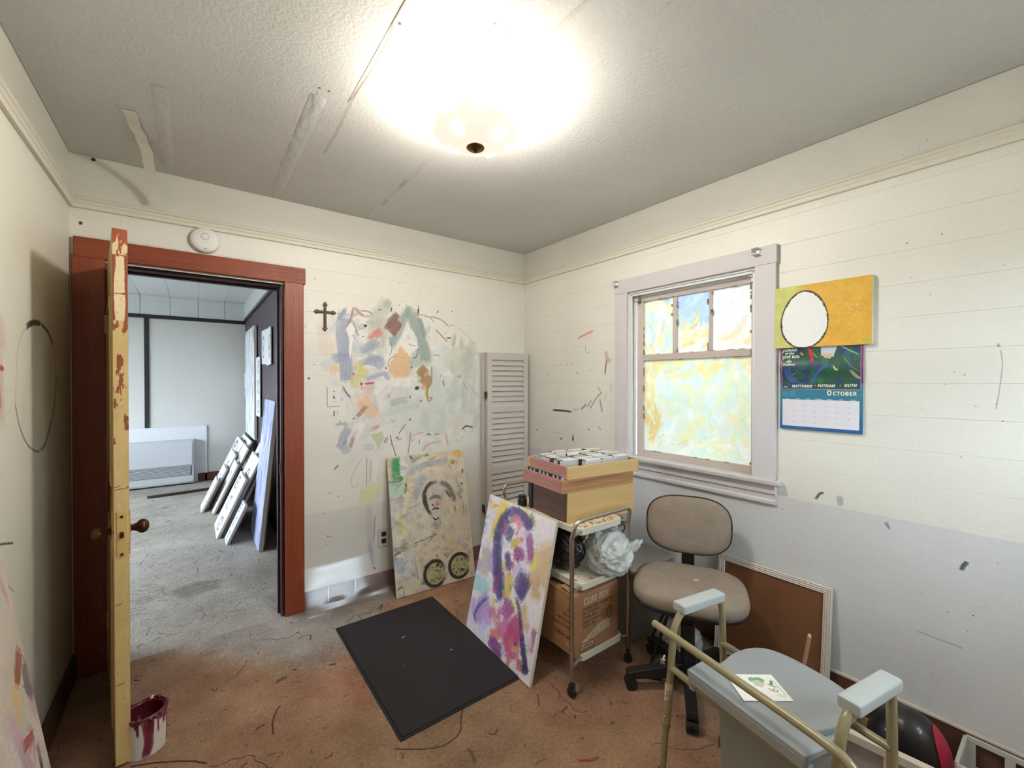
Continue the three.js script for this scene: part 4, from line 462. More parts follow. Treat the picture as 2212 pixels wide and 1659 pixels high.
{
  const w1 = struct('wall_far', 'pale grey far wall of the next room with dark rail', 'wall');
  part(w1, 'plaster', new THREE.BoxGeometry(FX1 - FX0 + 0.3, 2.8, 0.1), mFarWall, [(FX0 + FX1) / 2, 1.3, FZ0 - 0.05]);
  for (let x = -1.93 - 0.3145 * 8; x < FX1; x += 0.3145) part(w1, 'frieze_board', rb(0.309, FH - 2.3, 0.012, 0.004), mFarCeil, [x + 0.157, (FH + 2.3) / 2, FZ0 + 0.007]);
  part(w1, 'rail', rb(FX1 - FX0, 0.05, 0.025, 0.004), mBlackTrim, [(FX0 + FX1) / 2, 2.315, FZ0 + 0.0125]); part(w1, 'batten', rb(0.05, 1.49, 0.016, 0.003), mBlackTrim, [-2.81, 1.545, FZ0 + 0.008]);
  part(w1, 'backboard', rb(1.5, 0.8, 0.014, 0.003), mat([218, 219, 222], 0.6, { bumpMap: rep(T_soft, 4, 2), bumpScale: 0.002 }), [-2.91, 0.4, FZ0 + 0.007]); part(w1, 'backboard_edge', rb(0.03, 0.8, 0.022, 0.003), mat([212, 212, 214], 0.6), [-2.165, 0.4, FZ0 + 0.011]); part(w1, 'skirting', rb(0.6, 0.12, 0.02, 0.004), mat([86, 46, 34], 0.5), [-1.96, 0.06, FZ0 + 0.012]);
  const w2 = struct('wall_plum', 'dark plum wall of the next room hung with drawings', 'wall'); const g = new THREE.PlaneGeometry(FZ1 - FZ0, FH); g.rotateY(-PI / 2); g.translate(FX1, FH / 2, (FZ0 + FZ1) / 2); const u = g.attributes.uv, p = g.attributes.position; for (let i = 0; i < u.count; i++) u.setXY(i, (p.getZ(i) - FZ0) / (FZ1 - FZ0), p.getY(i) / FH);
  part(w2, 'plaster', g, mat(0xffffff, 0.5, { map: pPlum.tex() })); part(w2, 'backing', new THREE.BoxGeometry(0.1, FH + 0.2, FZ1 - FZ0 + 0.1), mBoardGap, [FX1 + 0.052, FH / 2, (FZ0 + FZ1) / 2 - 0.05]);
  const t6 = struct('trim_6', 'white and black rails along the top of the plum wall', 'rail'); part(t6, 'frieze', new THREE.BoxGeometry(0.012, FH - 2.37, FZ1 - FZ0), mFarCeil, [FX1 - 0.006, (FH + 2.37) / 2, (FZ0 + FZ1) / 2]); part(t6, 'rail', rb(0.02, 0.03, FZ1 - FZ0, 0.003), mBlackTrim, [FX1 - 0.01, 2.345, (FZ0 + FZ1) / 2]); part(t6, 'rail', rb(0.025, 0.025, FZ1 - FZ0, 0.003), mFarCeil, [FX1 - 0.0125, 2.385, (FZ0 + FZ1) / 2]);
  { const tp = struct('trim_5', 'black painted post beside the doorway in the next room', 'post'); part(tp, 'post', rb(0.05, 2.2, 0.09, 0.004), mBlackTrim, [FX1 - 0.026, 1.1, -1.1]); } part(t6, 'skirting', rb(0.02, 0.12, FZ1 - FZ0, 0.004), mBlackTrim, [FX1 - 0.011, 0.06, (FZ0 + FZ1) / 2]);
  const w3 = struct('wall_window', 'left wall of the next room with wide windows', 'wall'), bx = (z0, z1, y0, y1) => at(new THREE.BoxGeometry(0.12, y1 - y0, z1 - z0), FX0 - 0.06, (y0 + y1) / 2, (z0 + z1) / 2);
  part(w3, 'plaster', merge([bx(FZ0 - 0.1, -4.0, -0.1, 2.8), bx(-1.0, 0.05, -0.1, 2.8), bx(-4.0, -1.0, -0.1, 0.75), bx(-4.0, -1.0, 2.2, 2.8)]), mFarWall);
  for (const z of [-4.0, -3.0, -2.0, -1.0]) part(w3, 'mullion', rb(0.05, 1.45, 0.06, 0.004), mJamb, [FX0 - 0.06, 1.475, z]); for (const y of [0.76, 1.47, 2.19]) part(w3, 'window_rail', rb(0.05, 0.05, 3.0, 0.004), mJamb, [FX0 - 0.06, y, -2.5]);
  const c = struct('ceiling', 'white panelled ceiling of the next room', 'ceiling'); for (let x = -1.93 - 0.3145 * 10; x < FX1 + 0.1; x += 0.3145) part(c, 'plank', boardGeo(FZ0 - 0.05, FZ1, x, x + 0.3145, (s, y, p) => [y, FH - p, s], (s, y) => [y, s], 0.006, 0.014), mFarCeil); part(c, 'backing', new THREE.BoxGeometry(4.2, 0.1, 4.9), mBoardGap, [-3.4, FH + 0.065, -2.4]);
  const w4 = struct('wall_shared', 'next-room side of the doorway wall', 'wall'); part(w4, 'plaster', merge([at(new THREE.BoxGeometry(DOOR.x0 - FX0, 2.75, 0.02), (DOOR.x0 + FX0) / 2, 1.32, -0.142), at(new THREE.BoxGeometry(FX1 - DOOR.x1 + 0.05, 2.75, 0.02), (FX1 + DOOR.x1 + 0.05) / 2, 1.32, -0.142), at(new THREE.BoxGeometry(DOOR.x1 - DOOR.x0, 0.66, 0.02), (DOOR.x0 + DOOR.x1) / 2, 2.36, -0.142)]), mFarWall);
}
{ // wall heater
  const t = thing('wall_heater', 'white wall heater with dark louvred grille in the next room', 'heater', [-2.78, 0, FZ0 + 0.015]), wm = mat([196, 197, 200], 0.35, { metalness: 0.1 });
  part(t, 'cabinet', rb(0.96, 0.6, 0.13, 0.012, 2), wm, [0, 0.32, 0.066]); part(t, 'front_panel', rb(0.92, 0.33, 0.016, 0.006), wm, [0, 0.44, 0.136], [-0.03, 0, 0]); part(t, 'grille_recess', rb(0.9, 0.13, 0.006, 0.002), mat([30, 30, 32], 0.7), [0, 0.195, 0.132]);
  for (let i = 0; i < 8; i++) part(t, 'slat', rb(0.88, 0.007, 0.014, 0.002), wm, [0, 0.142 + i * 0.0155, 0.138], [0.4, 0, 0]); part(t, 'base_panel', rb(0.94, 0.07, 0.012, 0.004), wm, [0, 0.075, 0.135]); part(t, 'foot', rb(0.9, 0.03, 0.1, 0.003), mat([40, 38, 38], 0.6), [0, 0.0155, 0.06]);
}
function sketch(seed, w, h, mode) { // loose charcoal heads and washes
  const p = new Paint(0, 0, w, h, 420, seed), r = p.r; p.fill(mode === 'blue' ? [168, 174, 210] : [214, 215, 220]);
  if (mode === 'blue') { for (let i = 0; i < 90; i++) { const x = r() * w, y = r() * h; p.s([[x, y], [x + 0.03 * (r() - 0.5), y + 0.1 + r() * 0.2]], [[120, 126, 200], [190, 190, 226], [150, 176, 206], [196, 206, 180], [92, 92, 170], [222, 222, 236]][r() * 6 | 0], 0.02 + r() * 0.04, 0.7, 0.4); } }
  else if (mode === 'wash') { for (let i = 0; i < 70; i++) { const x = r() * w, y = r() * h; p.s([[x, y], [x + 0.08 * (r() - 0.5), y + 0.06 + r() * 0.2]], [[96, 116, 132], [180, 190, 196], [222, 226, 228], [140, 170, 176], [70, 80, 96]][r() * 5 | 0], 0.02 + r() * 0.05, 0.6, 0.5); } }
  else { const n = mode === 'one' ? 1 : 3; for (let i = 0; i < n; i++) { const cx = w * (0.25 + 0.5 * r()), cy = h * ((i + 0.5) / n), a = w * 0.2, b = h * 0.3 / n, P = []; for (let k = 0; k <= 12; k++) P.push([cx + a * Math.cos(k * 0.5), cy + b * Math.sin(k * 0.5)]); p.s(P, [64, 66, 74], 0.022, 0.85, 0.4); p.s(P.map(([x, y]) => [cx + (x - cx) * 0.7, cy + (y - cy) * 0.75]), [150, 152, 158], 0.02, 0.45, 0.5); for (let k = 0; k < 5; k++) p.s([[cx + (r() - 0.5) * a, cy + (r() - 0.5) * b], [cx + (r() - 0.5) * a, cy + (r() - 0.5) * b]], [56, 58, 66], 0.012, 0.8, 0.2); } for (let k = 0; k < 6; k++) p.s([[r() * w, r() * h], [r() * w, r() * h]], [176, 178, 184], 0.02, 0.35, 0.6); }
  return p.tex();
}
{
  const canvasSide = mat([196, 190, 180], 0.8), raw = mat([128, 100, 76], 0.8);
  // hung on the plum wall: z range, y range, thickness
  const hang = (name, z0, z1, y0, y1, th, m, label, tilt = 0) => { const t = thing(name, label, name === 'painting' ? 'painting' : 'drawing', [FX1 - 0.012, (y0 + y1) / 2, (z0 + z1) / 2], 0, 'artworks on the plum wall'); part(t, name === 'painting' ? 'canvas' : 'sheet', rb(th, y1 - y0, z1 - z0, 0.002), [canvasSide, m, canvasSide, canvasSide, canvasSide, canvasSide], [-th / 2, 0, 0], [tilt, 0, 0]); if (name === 'painting') part(t, 'stretcher', rb(0.008, y1 - y0 - 0.04, z1 - z0 - 0.04, 0.002), raw, [-0.0, 0, 0]); };
  const ms = (s, w, h, mode) => mat(0xffffff, 0.75, { map: sketch(s, w, h, mode) });
  hang('painting', -4.18, -3.12, 0.72, 2.12, 0.03, ms(101, 1.0, 1.4, 'wash'), 'large grey and teal brushed painting high on the plum wall');
  hang('drawing', -3.1, -2.74, 1.02, 1.72, 0.012, ms(102, 0.44, 0.7, 'two'), 'white drawing overlapping the large grey painting on the plum wall');
  hang('drawing', -2.57, -2.2, 1.62, 1.99, 0.01, ms(103, 0.37, 0.37, 'one'), 'white portrait sheet, left one of the pair near the doorway', 0.03);
  hang('drawing', -2.18, -1.88, 1.6, 1.98, 0.012, ms(104, 0.3, 0.38, 'one'), 'white portrait sheet, right one of the pair near the doorway', -0.03);
  hang('drawing', -4.6, -4.22, 1.24, 1.56, 0.008, ms(105, 0.38, 0.3, 'two'), 'pale sheet beside the far corner of the plum wall');
  // boards leaning on the plum wall; x foot, z centre, width along z, height, lean
  const lean = (xf, zc, w, h, an, m, label, th = 0.025, name = 'canvas_board', yaw = 0, grp = 'drawings stacked against the plum wall') => { const t = thing(name, label, 'canvas', [xf, 0.002, zc], yaw, grp), g = sub(t, 'board', [0, 0, 0], [0, 0, -an]); const b = rb(th, h, w, 0.003); b.translate(th / 2, h / 2, 0); part(g, 'panel', b, [canvasSide, m, canvasSide, canvasSide, canvasSide, canvasSide]); for (const s of [-1, 1]) part(g, 'stretcher_bar', rb(0.012, h - 0.04, 0.03, 0.002), raw, [th + 0.0065, h / 2, s * (w / 2 - 0.03)]); };
  const sk = [ms(111, 0.6, 0.7, 'two'), ms(112, 0.5, 0.5, 'one'), ms(113, 0.6, 0.7, 'two'), ms(114, 0.4, 0.5, 'one')], AN = 0.42, rank = (k) => -2.05 - 0.05 * k;
  lean(rank(0), -3.7, 1.0, 0.76, AN, sk[0], 'widest white board of sketched heads at the back of the stack', 0.022); lean(rank(1), -3.85, 0.85, 0.72, AN, sk[2], 'white sketch board nearest the heater', 0.022); lean(rank(1), -3.1, 0.5, 0.72, AN, sk[3], 'tall white sketch board in the middle of the leaning stack', 0.022);
  lean(rank(2), -3.45, 0.5, 0.6, AN, sk[3], 'white panel with oval faces behind the small portraits', 0.022); lean(rank(2), -2.87, 0.4, 0.56, AN, sk[1], 'narrow white panel leaning right of the oval faces', 0.022); lean(rank(3), -3.2, 0.42, 0.46, AN, sk[1], 'small white portrait panel resting low in front of the stack', 0.022); lean(rank(4), -2.98, 0.32, 0.36, AN, sk[3], 'smallest white portrait panel lowest in the stack', 0.022);
  lean(rank(0), -2.24, 0.72, 0.82, AN, sk[0], 'wide white sketch board toward the doorway', 0.022); lean(rank(1), -2.17, 0.6, 0.74, AN, sk[1], 'white board in front of the wide sketch board', 0.022); lean(rank(2), -2.03, 0.5, 0.56, AN, sk[2], 'lower white board overlapping the wide sketch board', 0.022); lean(rank(2) + 0.06, -1.66, 0.22, 0.36, AN, sk[2], 'short board with brown edge nearest the doorway in the stack', 0.022);
  lean(-1.88, -1.52, 0.62, 1.27, 0.1, ms(121, 0.62, 1.27, 'blue'), 'tall lilac blue canvas leaning beside the doorway', 0.035, 'tall_canvas', 0, undefined);
  // flat dark stick on the carpet
  const st = thing('wooden_stick', 'dark thin stick lying on the grey carpet below the heater', 'stick', [-2.42, 0.012, -3.95], 0.12); part(st, 'shaft', at(extr(superShape(0.7, 0.05, 4), 0.014, 0.004), 0, 0, 0, -PI / 2, 0, 0), mat([52, 42, 38], 0.7));
}

// ---------------------------------------------------------------- ceiling lamp
{
  const LP = [-1.441, 0, 1.515], t = thing('ceiling_lamp', 'ruffled frosted glass ceiling lamp with a brass finial', 'lamp', LP);
  part(t, 'canopy', lathe([[0.0001, H - 0.001], [0.085, H - 0.001], [0.086, H - 0.012], [0.075, H - 0.02], [0.07, H - 0.024], [0.07, H - 0.07], [0.06, H - 0.078], [0.0001, H - 0.08]], 40), phys([244, 242, 238], 0.2, { clearcoat: 0.6 }), [0, 0, 0], null, 'white porcelain holder');
  // ruffled bowl: eight soft lobes at the rim
  const n = 128, m = 22, pos = [], uv = [], idx = [];
  for (let i = 0; i <= n; i++) for (let j = 0; j <= m; j++) { const a = (i / n) * 2 * PI, s = j / m, lob = Math.cos(8 * a), sq = Math.cos(4 * a + PI); const r = (0.02 + 0.14 * Math.pow(s, 0.75)) * (1 + (0.03 * lob + 0.02 * sq) * s * s), y = 2.338 + 0.058 * Math.pow(s, 1.8) + (0.008 * lob + 0.0015 * Math.cos(56 * a)) * s * s * s + (j === m ? 0.002 : 0); pos.push(Math.cos(a) * r, y, Math.sin(a) * r); uv.push(i / n, s); }
  for (let i = 0; i < n; i++) for (let j = 0; j < m; j++) { const a = i * (m + 1) + j; idx.push(a, a + 1, a + m + 1, a + 1, a + m + 2, a + m + 1); }
  const g = new THREE.BufferGeometry(); g.setAttribute('position', new THREE.Float32BufferAttribute(pos, 3)); g.setAttribute('uv', new THREE.Float32BufferAttribute(uv, 2)); g.setIndex(idx); g.computeVertexNormals();
  const mShade = phys([246, 240, 232], 0.4, { transmission: 0.004, thickness: 0, emissive: C(255, 240, 224), emissiveIntensity: 0.62 });
  part(t, 'glass_shade', g, mShade);
  const etch = mat([255, 255, 252], 0.6, { emissive: C(255, 250, 240), emissiveIntensity: 0.8 }), flowers = []; // raised sprigs on the glass
  for (let k = 0; k < 4; k++) { const a0 = -0.4 + k * PI / 2; for (let q = 0; q < 7; q++) { const s = 0.4 + 0.055 * q, a = a0 + 0.14 * Math.sin(q * 1.7), r = 0.02 + 0.14 * Math.pow(s, 0.75), y = 2.338 + 0.058 * Math.pow(s, 1.8) - 0.003; const e = new THREE.SphereGeometry(0.009, 8, 6); e.scale(1.5, 0.3, 0.55); e.rotateY(-a + (q % 2 ? 0.9 : -0.9)); e.translate(Math.cos(a) * r, y, Math.sin(a) * r); flowers.push(e); } }
  part(t, 'etched_sprigs', merge(flowers), etch);
  part(t, 'finial', lathe([[0.0001, 2.318], [0.006, 2.319], [0.009, 2.324], [0.016, 2.327], [0.02, 2.329], [0.024, 2.3305], [0.031, 2.3325], [0.035, 2.336], [0.035, 2.34], [0.012, 2.344], [0.0001, 2.345]], 40), mat([112, 78, 40], 0.3, { metalness: 0.85 }), null, null, 'brass finial');
  part(t, 'stem', cyl(0.004, 0.004, 0.13, 10), mat([150, 120, 70], 0.4, { metalness: 0.8 }), [0, 2.4, 0]);
  for (const s of [-1, 1]) {
    const b = part(t, 'bulb', (() => { const q = new THREE.SphereGeometry(0.024, 16, 12); q.scale(1, 1, 1.25); return q; })(), mat([255, 250, 240], 0.5, { emissive: C(255, 240, 214), emissiveIntensity: 8 }), [s * 0.08, 2.415, s * 0.03]);
    const l = new THREE.PointLight(LAMP_COLOR, LAMP_POWER * 0.2, 0, 2); l.name = 'lamp_light'; l.position.set(LP[0] + s * 0.08, 2.415, LP[2] + s * 0.03); l.castShadow = true; l.shadow.radius = 3.5; scene.add(l);
  }
  // the bowl throws most of its light down and outward
  const d = new THREE.SpotLight(LAMP_COLOR, LAMP_POWER * 0.56, 0, 1.555, 0.04, 2); d.name = 'lamp_downlight'; d.position.set(LP[0], 2.378, LP[2]); d.target.position.set(LP[0], 0, LP[2]); d.castShadow = true; d.shadow.radius = 4; scene.add(d, d.target);
}
// ---------------------------------------------------------------- small things on the doorway wall
{
  const t = thing('smoke_detector', 'round white smoke detector above the doorway', 'smoke detector', [-2.258, 2.215, 0.0]), w = mat([226, 226, 224], 0.45);
  const body = lathe([[0.0001, 0.036], [0.04, 0.0355], [0.058, 0.032], [0.066, 0.024], [0.069, 0.012], [0.07, 0.003], [0.066, 0.001]], 40); body.rotateX(PI / 2); part(t, 'body', body, w);
  part(t, 'test_button', at(lathe([[0.0001, 0.004], [0.015, 0.0035], [0.017, 0]], 24), 0, 0.016, 0.035, PI / 2, 0, 0), w); part(t, 'button_ring', at(new THREE.TorusGeometry(0.0175, 0.0012, 6, 28), 0, 0.016, 0.0355), mat([150, 150, 150], 0.6));
  for (let i = 0; i < 4; i++) part(t, 'speaker_slot', rb(0.016 - Math.abs(i - 1.5) * 0.003, 0.0024, 0.002, 0.0005), mat([30, 30, 32], 0.7), [0.002, -0.034 - i * 0.005, 0.033]); part(t, 'indicator', new THREE.SphereGeometry(0.002, 8, 6), mat([40, 60, 44], 0.3), [0, -0.014, 0.0352]);
}
{
  const t = thing('wall_cross', 'dark wood cross with bronze bud ends on the wall', 'cross', [-1.633, 1.854, 0.0]), wd = mat([36, 27, 24], 0.45), br = mat([122, 92, 74], 0.4, { metalness: 0.55 });
  part(t, 'upright', rb(0.013, 0.148, 0.011, 0.002), wd, [0, -0.004, 0.0065]); part(t, 'crossbar', rb(0.092, 0.013, 0.011, 0.002), wd, [0, 0.028, 0.0065]); part(t, 'upright_edge', rb(0.018, 0.15, 0.005, 0.001), br, [0, -0.004, 0.003]); part(t, 'crossbar_edge', rb(0.094, 0.018, 0.005, 0.001), br, [0, 0.028, 0.003]);
  for (const [x, y, r] of [[0, 0.076, 0], [0, -0.078, PI], [-0.05, 0.028, PI / 2], [0.05, 0.028, -PI / 2]]) { const q = [at(new THREE.SphereGeometry(0.0105, 14, 10), 0, 0.004, 0), at(new THREE.SphereGeometry(0.006, 10, 8), -0.009, -0.002, 0), at(new THREE.SphereGeometry(0.006, 10, 8), 0.009, -0.002, 0), at(new THREE.SphereGeometry(0.004, 10, 8), 0, 0.014, 0)]; const b = merge(q); b.scale(1, 1, 0.6); part(t, 'bud_end', b, br, [x, y, 0.007], [0, 0, r]); }
}
{
  const t = thing('light_switch', 'paint-smeared white light switch plate beside the doorway', 'switch', [-1.58, 1.338, 0.0]), w = mat([226, 226, 222], 0.4, { bumpMap: rep(T_soft, 1), bumpScale: 0.0006 }), d = mat([60, 52, 50], 0.6);
  part(t, 'plate', rb(0.084, 0.128, 0.007, 0.003, 2), w, [0, 0, 0.004]); part(t, 'slot', rb(0.011, 0.026, 0.002, 0.0005), d, [0, 0, 0.0075]); part(t, 'toggle', rb(0.008, 0.013, 0.016, 0.002), w, [0, 0.004, 0.012], [0.5, 0, 0]); for (const y of [0.034, -0.034]) part(t, 'screw', cyl(0.0035, 0.0035, 0.002, 10), d, [0, y, 0.0078], [PI / 2, 0, 0]);
}
{
  const t = thing('power_outlet', 'pale outlet plate with black sockets half behind the leaning painting', 'outlet', [-1.253, 0.348, 0.0]), w = mat([206, 202, 194], 0.45), d = mat([22, 20, 20], 0.4);
  part(t, 'plate', rb(0.082, 0.128, 0.007, 0.003, 2), w, [0, 0, 0.004]); for (const y of [0.024, -0.024]) { const s = part(t, 'socket', at(extr(superShape(0.034, 0.032, 4), 0.003, 0.001), 0, 0, 0), d, [0, y, 0.006]); for (const x of [-0.007, 0.007]) part(s, 'slot', rb(0.002, 0.009, 0.002, 0.0004), mat([70, 68, 66], 0.6), [x, 0.003, 0.0045]); }
}
{ // strip of tape peeling off the ceiling
  const n = 30, pos = [], uv = [], idx = [], P = new THREE.CatmullRomCurve3([V3(-2.52, 2.537, 0.6), V3(-2.505, 2.535, 0.44), V3(-2.49, 2.525, 0.34), V3(-2.478, 2.48, 0.2), V3(-2.468, 2.42, 0.11), V3(-2.462, 2.352, 0.06)]).getPoints(n);
  P.forEach((p, i) => { for (const s of [-1, 1]) for (const k of [0, 1]) { pos.push(p.x + s * 0.021 + 0.002 * Math.sin(i), p.y - k * 0.0012 + 0.002 * Math.sin(i * 0.9 + s), p.z); uv.push(s * 0.5 + 0.5, i / n); } });
  for (let i = 0; i < n; i++) { const a = i * 4, b = a + 4; for (const [p, q] of [[0, 2], [3, 1], [2, 3], [1, 0]]) idx.push(a + p, a + q, b + p, a + q, b + q, b + p); }
  const g = new THREE.BufferGeometry(); g.setAttribute('position', new THREE.Float32BufferAttribute(pos, 3)); g.setAttribute('uv', new THREE.Float32BufferAttribute(uv, 2)); g.setIndex(idx); const q = g.toNonIndexed(); q.computeVertexNormals();
  const t = thing('joint_tape_strip', 'white strip of tape peeling down from the ceiling', 'tape', [0, 0, 0]); part(t, 'strip', q, mat([228, 224, 212], 0.7));
}
// ---------------------------------------------------------------- louvred folding door in the corner
{
  const t = thing('louvred_folding_door', 'grey white louvred folding door propped in the corner', 'louvred door', [-0.237, 0.0, 0.0]), m = mat([200, 195, 188], 0.55, { bumpMap: rep(T_soft, 2, 5), bumpScale: 0.001 }), hw = mat([90, 78, 66], 0.45, { metalness: 0.7 });
  const W = 0.415, HH = 1.668, secs = [[0.13, 0.69], [0.745, 1.185], [1.235, 1.61]], slatG = rb(W - 0.086, 0.05, 0.006, 0.002);
  const panel = (z) => { const p = sub(t, 'panel', [0, 0, z]); for (const s of [-1, 1]) part(p, 'stile', rb(0.046, HH, 0.028, 0.003), m, [s * (W / 2 - 0.023), HH / 2, 0]); let y0 = 0; for (const [a, b] of [...secs, [HH, HH]]) { part(p, 'rail', rb(W - 0.09, a - y0, 0.026, 0.003), m, [0, (a + y0) / 2, 0]); y0 = b; } return p; };
  const f = panel(0.083); for (const [a, b] of secs) { const n = Math.round((b - a) / 0.043); for (let i = 0; i < n; i++) part(f, 'slat', slatG, m, [0, a + (i + 0.5) * (b - a) / n, 0], [-0.42, 0, 0]); }
  const r = panel(0.034); r.position.x = -0.012; for (const [a, b] of secs) part(r, 'slat_bank', rb(W - 0.09, b - a, 0.006, 0.001), m, [0, (a + b) / 2, 0]);
  const k = part(t, 'catch', merge([at(rb(0.012, 0.05, 0.03, 0.002), 0, 0, 0), at(new THREE.TorusGeometry(0.011, 0.003, 8, 16), -0.008, 0.004, 0.012, 0, PI / 2, 0)]), hw, [-0.216, 1.33, 0.085], null, 'small metal catch'); part(t, 'hinge', merge([at(rb(0.004, 0.06, 0.04, 0.001), 0, 0, 0), at(cyl(0.005, 0.005, 0.06, 8), -0.004, 0, 0)]), hw, [-0.222, 0.42, 0.06]);
}
// ---------------------------------------------------------------- egg canvas and calendar beside the window
{
  const z0 = 2.013, z1 = 2.39, y0 = 1.597, y1 = 1.89, W = z1 - z0, HH = y1 - y0, p = new Paint(z0, y0, W, HH, 1500, 201), r = p.r;
  p.base((z, y) => { const t = sstep(0.17, 0.42, (z - z0) / W + (fbm(z * 20, y * 20, 3) - 0.5) * 0.12), k = (fbm(z * 40, y * 40, 4) - 0.5) * 26 + (vnoise(z * 500, y * 500) - 0.5) * 12; const a = [198, 200, 112], b = [222, 172, 56]; return [a[0] + (b[0] - a[0]) * t + k, a[1] + (b[1] - a[1]) * t + k, a[2] + (b[2] - a[2]) * t + k]; });
  const egg = []; for (let i = 0; i < 48; i++) { const a = (i / 48) * 2 * PI; const yy = Math.sin(a), w = 1 - 0.12 * yy; egg.push([2.139 + 0.094 * w * Math.cos(a), 1.727 + 0.132 * yy]); }
  p.s([...egg, egg[0]], [40, 36, 34], 0.011, 0.9, 0.45); p.f(egg, [238, 238, 236], 1, 0.003, 1.4); p.s([...egg, egg[0]], [44, 40, 38], 0.003, 0.85, 0); for (let i = 0; i < 48; i++) { if (r() < 0.8) { const q = egg[i], s = egg[(i + 1) % 48]; p.s([q, s], [34, 30, 30], 0.004 + r() * 0.006, 0.9, 0.4); } }
  for (let i = 0; i < 26; i++) p.s([[2.3 + r() * 0.05, 1.68 + r() * 0.1], [2.3 + r() * 0.05, 1.67 + r() * 0.1]].map((q, j, a) => (j ? [a[0][0] + (r() - 0.5) * 0.02, a[0][1] + (r() - 0.5) * 0.02] : q)), [232, 224, 190], 0.002, 0.6, 0); p.s([[2.36, 1.605], [2.385, 1.62]], [158, 182, 80], 0.03, 0.6, 0.4);
  for (let i = 0; i < 80; i++) p.s([[2.25 + r() * 0.12, 1.6 + r() * 0.28], [2.25, 1.6]].map((q, j, a) => (j ? [a[0][0] + (r() - 0.5) * 0.04, a[0][1] + (r() - 0.5) * 0.02] : q)), [[214, 160, 52], [228, 186, 84], [206, 166, 60]][i % 3], 0.008, 0.35, 0.5);
  const front = mat(0xffffff, 0.55, { map: p.tex(), bumpMap: rep(T_weave, 3, 2.4), bumpScale: 0.0005 }), side = mat([218, 214, 200], 0.7);
  const t = thing('painting', 'small canvas of a white egg on yellow beside the window', 'painting', [0, (y0 + y1) / 2, (z0 + z1) / 2]); const g = rb(W, HH, 0.024, 0.002); part(t, 'canvas', g, [side, side, side, side, front, side], [-0.013, 0, 0], [0, -PI / 2, -0.006]); part(t, 'stretcher', rb(0.008, HH - 0.03, W - 0.03, 0.001), mat([170, 140, 100], 0.7), [-0.004, 0, 0]);
}
